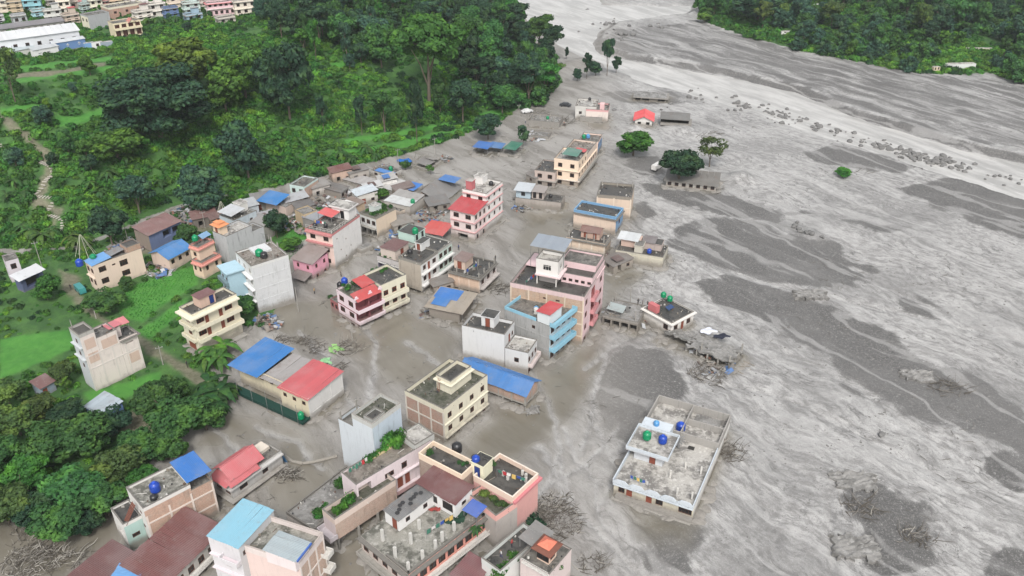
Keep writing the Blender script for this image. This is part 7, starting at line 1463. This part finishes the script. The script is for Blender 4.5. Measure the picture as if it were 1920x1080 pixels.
pile(536, 896, 110, 2.2, 2.6, 'grey root bundle under the torn blue tarp', .4, 2); pile(1330, 705, 160, 4.5, 3.4, 'broken planks and roots below the broken muddy slab', .25, 1); pile(1362, 850, 130, 3.5, 2.6, 'tangle of branches against the right wall of the lone white house', .1, 1.4)
pile(650, 655, 90, 3.6, 3, 'mud coated roots in the middle of the village mud', .1, .8); pile(528, 640, 60, 2.2, 2, 'small stump with roots below the grey block', .2, .9); pile(590, 655, 60, 2.6, 2, 'broken branches on the village mud beside the roots', .1, .6); pile(628, 690, 50, 2.2, 2, 'mud heap with twigs above the red roof', .1, .5)
pile(930, 545, 90, 3.2, 3, 'branches jammed under the dark roof with column stubs', .2, 1.2); pile(566, 640, 50, 2.5, 3, 'branches caught along the lane below the grey block', .1, .5); pile(1205, 600, 90, 3.4, 2.6, 'debris jammed between the mud choked house and the bungalow', .2, 2); pile(1775, 730, 70, 4, 3.2, 'planks sticking out of the far right dark mud', .05, 1)
pile(1612, 955, 60, 3.2, 3.6, 'broken beams at the edge of the buried roof', .1, .8); pile(1720, 1010, 50, 3, 3, 'twisted branches right of the buried roof', .1, .6); pile(1110, 1060, 60, 2.6, 2.5, 'branches by the mud slope right of the pagoda house', .1, .6); pile(870, 604, 40, 1.8, 2, 'brush caught under the floating tin roof', .1, .8)
pile(1005, 215, 60, 5, 4, 'grey debris left of the two step house', .1, 1); pile(1060, 230, 60, 5, 4, 'scattered debris near the mud grey walled yard', .1, .8); pile(1325, 255, 60, 6, 3, 'debris on the mound behind the olive tree', .1, 1); pile(900, 250, 30, 4, 3, 'bits of wood beside the round dark roadside tree', .3, .5)
pile(1610, 324, 14, 3, 5, 'fallen branch right of the lone green bush', .0, .3); pile(790, 300, 30, 3, 4, 'poles of the destroyed shed', .2, .6)
MUDR = roofm('mud')
SHC = [tinc((170, 172, 176), .4), tinc((120, 118, 116), .6), tinc((205, 208, 212), .2), tinc((92, 60, 52), .6), tinc((60, 110, 170), .2), tinc((140, 130, 120), .6)]
def rubble(px, py, n, r, label, name='rubble'):
    p = hit(px, py); b = MB()
    for i in range(n):
        a = R.random()*6.28; q = r*math.sqrt(R.random()); x, y = q*math.cos(a), q*math.sin(a); z = R.random()*1.0*(1-.5*q/r); k = R.random()
        M_ = Matrix.Translation((x, y, z)) @ Matrix.Rotation(R.random()*6.28, 4, 'Z') @ Matrix.Rotation(R.gauss(0, .3), 4, 'X') @ Matrix.Rotation(R.gauss(0, .3), 4, 'Y')
        if k < .38: b.box((-R.uniform(.4, 1.1), -.45, 0), (R.uniform(.4, 1.1), .45, .02), R.choice(SHC), M_)
        elif k < .75: b.box((-R.uniform(.5, 1.5), -.06, 0), (R.uniform(.5, 1.5), .06, .06), R.choice(WOODS), M_)
        else: b.box((-.25, -.2, -.1), (.25, .2, .25), R.choice([CONC, CONCD, MUDM, flatm('broken_brick', (.28, .14, .10), .9, lin=True)]), M_)
    o = b.build(name); o.location = p; tag(o, label, 'rubble', kind='stuff')
RB = [(600, 405, 60, 4), (575, 425, 70, 4.5), (545, 415, 60, 4), (500, 412, 50, 4), (525, 400, 60, 4), (620, 395, 60, 4.5), (655, 372, 40, 3.5), (668, 362, 50, 4), (690, 358, 40, 3), (610, 372, 50, 4), (580, 385, 60, 4), (760, 430, 70, 5), (785, 450, 60, 4.5), (800, 405, 90, 5), (770, 400, 60, 4), (820, 395, 60, 4),
      (740, 455, 40, 3), (730, 470, 40, 3), (355, 400, 120, 6), (375, 415, 60, 4), (395, 402, 60, 4), (345, 415, 60, 4), (235, 462, 70, 4), (220, 470, 50, 3), (262, 462, 50, 3), (290, 505, 60, 3.4), (305, 512, 40, 3), (460, 400, 40, 4), (1000, 372, 40, 4), (980, 392, 50, 3), (690, 560, 20, 2),
      (812, 590, 40, 3), (1105, 480, 50, 4), (1140, 492, 60, 3.5), (1160, 590, 60, 4), (1185, 600, 60, 4), (1345, 690, 60, 4), (1320, 665, 50, 3), (830, 300, 30, 3), (720, 318, 30, 3), (500, 600, 60, 2.4), (512, 612, 50, 2.2), (1000, 258, 50, 5), (1035, 232, 40, 5), (540, 425, 40, 3), (640, 400, 40, 3)]
for i, (px, py, n, r) in enumerate(RB): rubble(px, py, n, r, 'heap of broken tin, planks and bricks among the wrecked houses')
# log across the lane, green cloth, buried slabs
b = MB(); pts = [hit(x, y)+Vector((0, 0, .25)) for x, y in ((632, 858), (610, 864), (590, 869), (568, 872), (548, 868), (535, 858))]
for a, c in zip(pts[:-1], pts[1:]): b.tube(a, c, .32, .26, 7)
tag(b.build('fallen_log', flatm('grey_driftwood', (.26, .24, .21), .9, lin=True)), 'long curved grey log lying across the lane mud', 'log')
def wavy(px, py, w_, d_, c, label, rz=0, z=.15, name='cloth'):
    p = hit(px, py); n = 8; V = []; F_ = []
    for j in range(n+1):
        for i in range(n+1):
            u, v = i/n-.5, j/n-.5; e = 1+.25*math.sin(7*u+5*v+px); V.append((w_*u*e, d_*v*e, .14*math.sin(9*u+px)+.12*math.cos(8*v+u*5)))
    for j in range(n):
        for i in range(n): k = j*(n+1)+i; F_.append((k, k+1, k+n+2, k+n+1))
    me_ = npmesh(name, V, F_, flatm('cloth_'+name, c, .8), True); o = bpy.data.objects.new(name, me_); link(o); o.location = p+Vector((0, 0, z)); o.rotation_euler = (0, 0, rz); tag(o, label, 'tarp')
wavy(628, 655, 2.4, 3.2, (150, 200, 120), 'pale green cloth lying on the village mud', .6, name='tarp'); wavy(610, 678, 2.2, 2, (150, 205, 150), 'smaller pale green cloth below the first one', .2, name='tarp'); wavy(759, 305, 4, 3, (40, 110, 190), 'crumpled blue tarp on the mud near the hill', 0, .6, name='tarp')
wavy(1325, 640, 3.0, 2.0, (225, 228, 240), 'white and blue sheets spread on the broken muddy slab', .3, 2.6, name='tarp'); wavy(1350, 650, 3, 1.6, (40, 44, 60), 'dark blue cloth at the right end of the broken muddy slab', .2, 2.6, name='tarp')
wavy(820, 1005, 1.8, .9, (150, 60, 55), 'reddish cloth lying on the big concrete roof', .4, 5.8, name='tarp'); wavy(858, 1025, 3.2, 1.6, (25, 62, 44), 'dark green cloth at the front edge of the big concrete roof', .5, 5.8, name='tarp')
def slabx(px, py, w_, d_, h_, rz, label, tilt=.05):
    p = hit(px, py); b = MB(); n = 10; rough_slab(b, -w_/2, w_/2, -d_/2, d_/2, h_, h_+.6, MUDR, n, .6, tilt*w_, .25); o = b.build('buried_roof'); o.location = p; o.rotation_euler = (0, tilt, rz); tag(o, label, 'ruin')
slabx(1518, 556, 7.0, 3.8, .8, -.1, 'mud covered roof slab with a black gap below in the dark mud', .06); slabx(1718, 706, 5.5, 3.4, .5, -.25, 'pale buried slab in the far right dark mud patch', .06); slabx(1602, 1030, 6.5, 5, .6, -.1, 'lower half of the broken buried roof at the lower right', .05)
slabx(1600, 905, 7, 4.5, .5, -.1, 'upper half of the broken buried roof at the lower right', .06); slabx(998, 772, 2.6, 2.0, .4, .4, 'small crate like slab in the mud below the brick hall', .04)

# ---------------------------------------------------------------- steps, poles
b0 = MB(); b0.box((-.75, -.2, -.15), (.75, .2, .06)); stp = b0.mesh('step', flatm('pale_stone', (.42, .39, .34), .9, lin=True)); root = None
wpts = [(0, 273), (32, 284), (62, 300), (98, 317), (101, 326), (82, 350), (64, 366), (66, 370), (106, 373), (96, 388), (80, 402)]; wps = [hit(*q) for q in wpts]+[hit(*q) for q in ((104, 408), (120, 415), (118, 436))]
root = empty('stone_stairs', wps[0], 0, 'long zigzag flight of pale stone steps climbing the hillside at left', 'stairs')
k = 0
for a, c in zip(wps[:-1], wps[1:]):
    L = (c-a).length; n = max(1, int(L/.85)); ang = math.atan2((c-a).y, (c-a).x)+math.pi/2
    for i in range(n):
        q = a.lerp(c, i/n); q.z = hz(q.x, q.y)+.18; inst('step', stp, root, q-wps[0], (0, 0, ang+R.uniform(-.1, .1)), (R.uniform(.85, 1.1), 1, 1))
def pole(px, py, top, label, arm=True, r=.09, mat=None):
    p = hit(px, py); H_ = max(3, (py-top)/scale_at(p)/.86); t = empty('power_pole', p, .5, label, 'pole'); b = MB(); b.tube((0, 0, -.4), (0, 0, H_), r*1.3, r*.8, 7); b.build('shaft', mat or CONC, t)
    if arm:
        b = MB(); b.box((-.7, -.05, H_-.5), (.7, .05, H_-.4)); b.build('crossarm', STEEL, t)
        for x in (-.6, 0, .6): b = MB(); b.tube((x, 0, H_-.4), (x, 0, H_-.22), .05, n=5); b.build('insulator', WHITEF, t)
for a in ((306, 684, 648, 'power pole on the green verge right of the bare tower house'), (661, 638, 606, 'white pole standing in the mud in front of the pink house'), (241, 456, 410, 'power pole beside the rusty roadside sheds'), (81, 508, 455, 'power pole right of the white tin porch'), (385, 428, 398, 'power pole by the road above the field'), (302, 456, 437, 'short pole before the blue roofed hall'),
          (816, 290, 262, 'power pole at the hill road near the destroyed shed'), (747, 308, 282, 'power pole behind the white shop'), (509, 478, 442, 'thin pole at the left edge of the lawn'), (524, 486, 455, 'thin pole with white rag on the lawn'), (560, 585, 540, 'thin pole beside the grey block corner'), (973, 228, 200, 'power pole by the road near the white car'), (1197, 480, 445, 'pole among the flooded peach houses') if False else (1128, 290, 262, 'pole behind the long peach block'),
          (1152, 575, 545, 'thin pole on the mud choked lower house'), (1181, 572, 538, 'second thin pole between the ruin and the bungalow'), (1256, 578, 545, 'antenna pole on the white bungalow side'), (1010, 545, 510, 'slim pole on the front edge of the tall block roof') if False else (1245, 830, 800, 'thin pole on the roof of the lone white house')): pole(*a, arm='power' in a[3])
for (px, py, lb) in ((162, 482, 'cone of pale bamboo poles behind the peach house'), (421, 418, 'cone of pale bamboo poles behind the grey tin roofed house')):
    p = hit(px, py)+Vector((0, 0, 3)); b = MB()
    for i in range(7): a = i*.9; b.tube((2.6*math.cos(a), 2.6*math.sin(a), -3), (.15*math.cos(a), .15*math.sin(a), 3.2), .07, .05, 5)
    o = b.build('bamboo_poles', flatm('pale_bamboo', (.42, .42, .34), .7, lin=True)); o.location = p; tag(o, lb, 'poles')

# ---------------------------------------------------------------- vehicles
def car(px, py, rz, c, label, mud=False, k=1.0, z=0, name='parked_car', cat='car', bus=False):
    p = hit(px, py) + Vector((0, 0, z)); t = empty(name, p, rz, label, cat); L, W_ = 4.2*k, 1.7*k; bm_ = flatm('car_paint', c, .35); b = MB()
    pr = [(-L/2, .35), (-L/2, .85), (-L*.36, .95), (-L*.24, 1.42), (L*.18, 1.45), (L*.32, .98), (L/2, .85), (L/2, .35)] if not bus else [(-L/2, .4), (-L/2, 1.9), (L*.46, 1.9), (L/2, 1.2), (L/2, .4)]
    n = len(pr); v = [(x, s*W_/2*(.86 if zz > 1.2 and not bus else 1), zz*k) for s in (-1, 1) for x, zz in pr]; b.v = v; b.f = [tuple(range(n)), tuple(range(2*n-1, n-1, -1))]+[(i, n+i, n+(i+1) % n, (i+1) % n) for i in range(n)]; b.mi = [0]*len(b.f); b.build('body', MUDM if mud else bm_, t)
    b = MB()
    for s in (-1, 1): b.quad([(-L*.24, s*(W_/2+.005)*.93, 1.0*k), (L*.22, s*(W_/2+.005)*.93, 1.0*k), (L*.15, s*(W_/2+.005)*.87, 1.36*k), (-L*.2, s*(W_/2+.005)*.87, 1.36*k)])
    b.quad([(L*.325, -W_*.4, 1.0*k), (L*.325, W_*.4, 1.0*k), (L*.2, W_*.37, 1.42*k), (L*.2, -W_*.37, 1.42*k)]); b.build('windows', GLASS, t)
    for x in (-L*.3, L*.3):
        for s in (-1, 1): b = MB(); b.tube((x, s*W_*.42, .33), (x, s*W_*.52, .33), .33, n=12); b.build('wheel', flatm('rubber', (.03, .03, .032), .8, lin=True), t)
    return t
car(988, 212, .4, (235, 235, 235), 'white car on the road at the hill foot'); car(1060, 200, -.3, (60, 62, 66), 'dark car stuck in mud beside the wooded slope', name='stranded_car')
car(781, 414, .3, (170, 160, 145), 'mud covered vehicle left between the wrecked houses', True, 1.0, name='buried_vehicle', cat='vehicle'); car(1231, 318, .9, (235, 232, 228), 'white wrecked van lying against the mound by the dark tree', k=.95, name='wrecked_van', cat='van', bus=True)
car(152, 548, -.8, (70, 150, 150), 'small green blue van on the dirt road by the peach house', k=.85, name='parked_van', cat='van', bus=True)

# ---------------------------------------------------------------- people
def person_mesh(seed, bend=0.0, shirt=(.3, .05, .05), pants=(.03, .03, .05)):
    r = random.Random(seed); st = .14; f = bend
    V = [(0, 0, .92), (0, .04*f, 1.15), (0, .10*f+.02, 1.38), (0, .16*f+.02, 1.50), (0, .2*f+.03, 1.60), (0, .2*f+.03, 1.70),
         (.1, 0, .88), (.13, .06+st*.4, .50), (.14, st*.4, .08), (.15, .12+st*.4, .03), (-.1, 0, .88), (-.13, -.03, .50), (-.14, -st, .08), (-.15, .0, .03),
         (.19, .1*f+.02, 1.40), (.27, .1*f+.02, 1.12), (.25, .2, .90), (-.19, .1*f+.02, 1.40), (-.27, .12*f, 1.12), (-.24, .18, .92)]
    E = [(0, 1), (1, 2), (2, 3), (3, 4), (4, 5), (0, 6), (6, 7), (7, 8), (8, 9), (0, 10), (10, 11), (11, 12), (12, 13), (2, 14), (14, 15), (15, 16), (2, 17), (17, 18), (18, 19)]
    rad = [.14, .13, .15, .055, .10, .085, .10, .07, .045, .04, .10, .07, .045, .04, .065, .048, .035, .065, .048, .035]
    me_ = bpy.data.meshes.new('p'); me_.from_pydata(V, E, []); o = bpy.data.objects.new('tmp_person', me_); link(o)
    md = o.modifiers.new('s', 'SKIN'); me_.skin_vertices[0].data[0].use_root = True
    for i, q in enumerate(rad): me_.skin_vertices[0].data[i].radius = (q, q*.85)
    ss = o.modifiers.new('u', 'SUBSURF'); ss.levels = 1; ss.render_levels = 1
    bpy.context.view_layer.update(); out = bpy.data.meshes.new_from_object(o.evaluated_get(bpy.context.evaluated_depsgraph_get())); bpy.data.objects.remove(o)
    out.materials.clear()
    for m in (flatm('trousers', pants, lin=True), flatm('shirt', shirt, lin=True), flatm('skin', (.25, .13, .08), lin=True), flatm('hair', (.015, .012, .01), lin=True)): out.materials.append(m)
    for pl in out.polygons:
        z, x, y = pl.center.z, abs(pl.center.x), pl.center.y; pl.material_index = 3 if (z > 1.69 or (z > 1.58 and y < .2*f)) else 2 if z > 1.5 or (x > .2 and z < 1.12 and z > .8) or z < .06 else 1 if z > .95 else 0
    return out
PP = [((.35, .04, .04), (.02, .02, .04)), ((.5, .5, .5), (.05, .06, .12)), ((.03, .06, .2), (.03, .03, .03)), ((.04, .04, .045), (.06, .05, .04)), ((.45, .3, .1), (.02, .02, .03))]
PM = [person_mesh(i, .6 if i == 1 else 0, *c) for i, c in enumerate(PP)]
def person(px, py, z, i, rz, label):
    p = hit(px, py) if z is None else Vector((*onz(px, py, z), z)); o = inst('person', PM[i], None, p, (0, 0, rz)); tag(o, label, 'person')
person(929, 490, DKR.h+DKR.g, 3, 1, 'person in dark clothes at the back corner of the column stub roof'); person(893, 500, DKR.h, 1, 2, 'person in a white shirt by the tin hut on the column stub roof')
person(1196, 572, RUIN.h, 3, .3, 'person in black standing at the back of the mud choked ruin'); person(1205, 572, RUIN.h, 2, 1.3, 'person in dark blue on the mud choked ruin, second from the left'); person(1214, 576, RUIN.h, 3, 2.3, 'person in dark clothes on the ruin nearest the white bungalow')
person(960, 1026, TERR.h, 0, 1.0, 'person in a red shirt on the dark terrace, farther from the pagoda house'); person(940, 1046, TERR.h, 1, 2.0, 'person in pale shirt bending forward on the dark terrace'); person(134, 545, None, 3, 0, 'person in black walking on the dirt road by the peach house'); person(345, 444, None, 4, 1, 'person in an orange shirt on the road behind the blue roofed hall')
person(1008, 495, None, 2, 1, 'x') if False else None

# sagging cables between poles
def cable(a, c, label, n=10, sag=1.2):
    b = MB(); a, c = Vector(a), Vector(c); q = [a.lerp(c, i/n)-Vector((0, 0, sag*4*(i/n)*(1-i/n))) for i in range(n+1)]
    for u, v in zip(q[:-1], q[1:]): b.tube(u, v, .025, n=3)
    tag(b.build('cable', flatm('black_cable', (.02, .02, .02), lin=True)), label, 'cable', 'cables over the village')
def top_(px, py, z): return hit(px, py)+Vector((0, 0, z))
for (a, c, lb) in (((241, 456, 7.5), (385, 428, 5.5), 'black cable along the road at the hill foot'), ((81, 508, 8), (241, 456, 7.5), 'black cable from the left edge pole to the roadside sheds'), ((747, 308, 5), (816, 290, 6), 'black cable behind the white shop'), ((816, 290, 6), (973, 228, 6), 'black cable along the hill edge above the mud'),
                   ((661, 638, 4.4), (671, 600, 6), 'thin cable from the white pole to the pink house'), ((306, 684, 5.5), (375, 640, 6), 'thin cable to the cream house with curved balconies'), ((385, 428, 5.5), (509, 478, 5.5), 'black cable over the grey cement houses')): cable(top_(*a), top_(*c), lb)
for (px, py, i, lb) in ((395, 420, 2, 'person in blue on the hill foot road near the power pole'), (640, 520, 3, 'person in dark clothes on the lane left of the pink house with red canopies'), (860, 470, 2, 'person in blue on the mud left of the dark column stub roof') , (590, 552, 4, 'person in ochre shirt on the lane below the pink cottage'), (985, 232, 1, 'person in pale shirt on the hill road near the white car'),
                        (430, 628, 0, 'person in red beside the cream house with curved balconies'), (352, 690, 3, 'person in black on the dirt road by the banana plants')): person(px, py, None, i, px*.7, lb)
# thin air: one closed box of even haze
b = MB(); b.box((-900, -40, -8), (1100, 1000, 112)); hzo = b.build('haze', None)
hm_ = bpy.data.materials.new('haze'); hm_.use_nodes = True; hn = hm_.node_tree; hn.nodes.clear(); ho = hn.nodes.new('ShaderNodeOutputMaterial'); pv = hn.nodes.new('ShaderNodeVolumePrincipled'); pv.inputs['Color'].default_value = (.86, .9, .95, 1); pv.inputs['Density'].default_value = .00014; pv.inputs['Anisotropy'].default_value = .2
hn.links.new(pv.outputs[0], ho.inputs['Volume']); hzo.data.materials.clear(); hzo.data.materials.append(hm_); tag(hzo, 'thin humid haze over the valley', kind='stuff')

# laundry on the roofs
def laundry(a, c, label, n=6):
    a, c = Vector(a), Vector(c); root = empty('clothes_line', a, 0, label, 'clothes line', None); d = c-a; b = MB(); b.tube((0, 0, 1.7), d+Vector((0, 0, 1.7)), .02, n=3)
    for q in (Vector((0, 0, 0)), d): b.tube(q, q+Vector((0, 0, 1.75)), .04, n=4)
    b.build('line', STEEL, root); u = d.normalized(); L = d.length
    for i in range(n):
        t0 = L*(i+.15)/n; w_ = min(.75, L/n*.8); hh = R.uniform(.5, 1.0); p0, p1 = u*t0, u*(t0+w_); m = flatm('cloth_'+str(i % 5), [(200, 60, 66), (235, 232, 228), (60, 90, 170), (225, 190, 110), (70, 130, 110)][R.randrange(5)], .85)
        b = MB(); k = Vector((R.uniform(-.1, .1), R.uniform(-.1, .1), 0)); b.quad([p0+Vector((0, 0, 1.7)), p1+Vector((0, 0, 1.7)), p1+k+Vector((0, 0, 1.7-hh)), p0+k*1.4+Vector((0, 0, 1.7-hh))]); b.build('garment', m, root)
for (p0, p1, z, lb) in (((932, 895), (985, 912), 8.05, 'clothes line with bright washing on the coral rimmed roof terrace'), ((800, 1010), (850, 980), 5.65, 'clothes line on the big open concrete roof'), ((655, 895), (690, 872), 8.25, 'clothes line on the roof of the long pink white row'), ((590, 424), (612, 428), 9.2, 'clothes line on the pink fronted tower house'),
                        ((1180, 905), (1215, 918), 3.4, 'clothes line on the front terrace of the lone white house'), ((985, 540), (1010, 520), 11.3, 'clothes line on the tallest brick and pink block'), ((870, 520), (895, 505), 5.2, 'clothes line among the column stubs')): laundry(at(*p0, z), at(*p1, z), lb)

# scour hollows and banked silt where the flood met the walls: the ground sheet is reshaped and wetted round each flooded house
gme = gr.data; nv = len(gme.vertices); gco = np.empty(nv*3, np.float32); gme.vertices.foreach_get('co', gco); gco = gco.reshape(-1, 3); soil = gme.color_attributes['soil']; sc_ = np.empty(nv*4, np.float32); soil.data.foreach_get('color', sc_); sc_ = sc_.reshape(-1, 4)
base_z = gco[:, 2].copy()
for M_, w1, d1 in FOOTPRINTS:
    I_ = np.array(M_.inverted()); 
    if I_[2, 3] > .6 or I_[1, 3] > 380: continue
    A_ = np.array(M_); cx, cy = I_[0, 3], I_[1, 3]; near = np.nonzero((np.abs(gco[:, 0]-cx) < w1+d1+5) & (np.abs(gco[:, 1]-cy) < w1+d1+5))[0]
    x, y = gco[near, 0], gco[near, 1]; u = A_[0, 0]*x+A_[0, 1]*y+A_[0, 3]; v = A_[1, 0]*x+A_[1, 1]*y+A_[1, 3]
    d = np.hypot(np.maximum(np.maximum(-u, u-w1), 0), np.maximum(np.maximum(-v, v-d1), 0)); nz_ = fbm(x, y, 2.6, 3, 500); n2_ = fbm(x, y, 7, 2, 510)
    gco[near, 2] = np.maximum(gco[near, 2], base_z[near]+np.exp(-(d/(.9+.6*n2_))**2)*np.clip(.28+.75*nz_, 0, .7)*(d > 0))
    sc_[near, 1] = np.maximum(sc_[near, 1], np.exp(-(d/(1.5+1.2*n2_))**2)*np.clip(.95+nz_, 0, 1))
gme.vertices.foreach_set('co', gco.ravel()); soil.data.foreach_set('color', sc_.ravel()); gme.update()
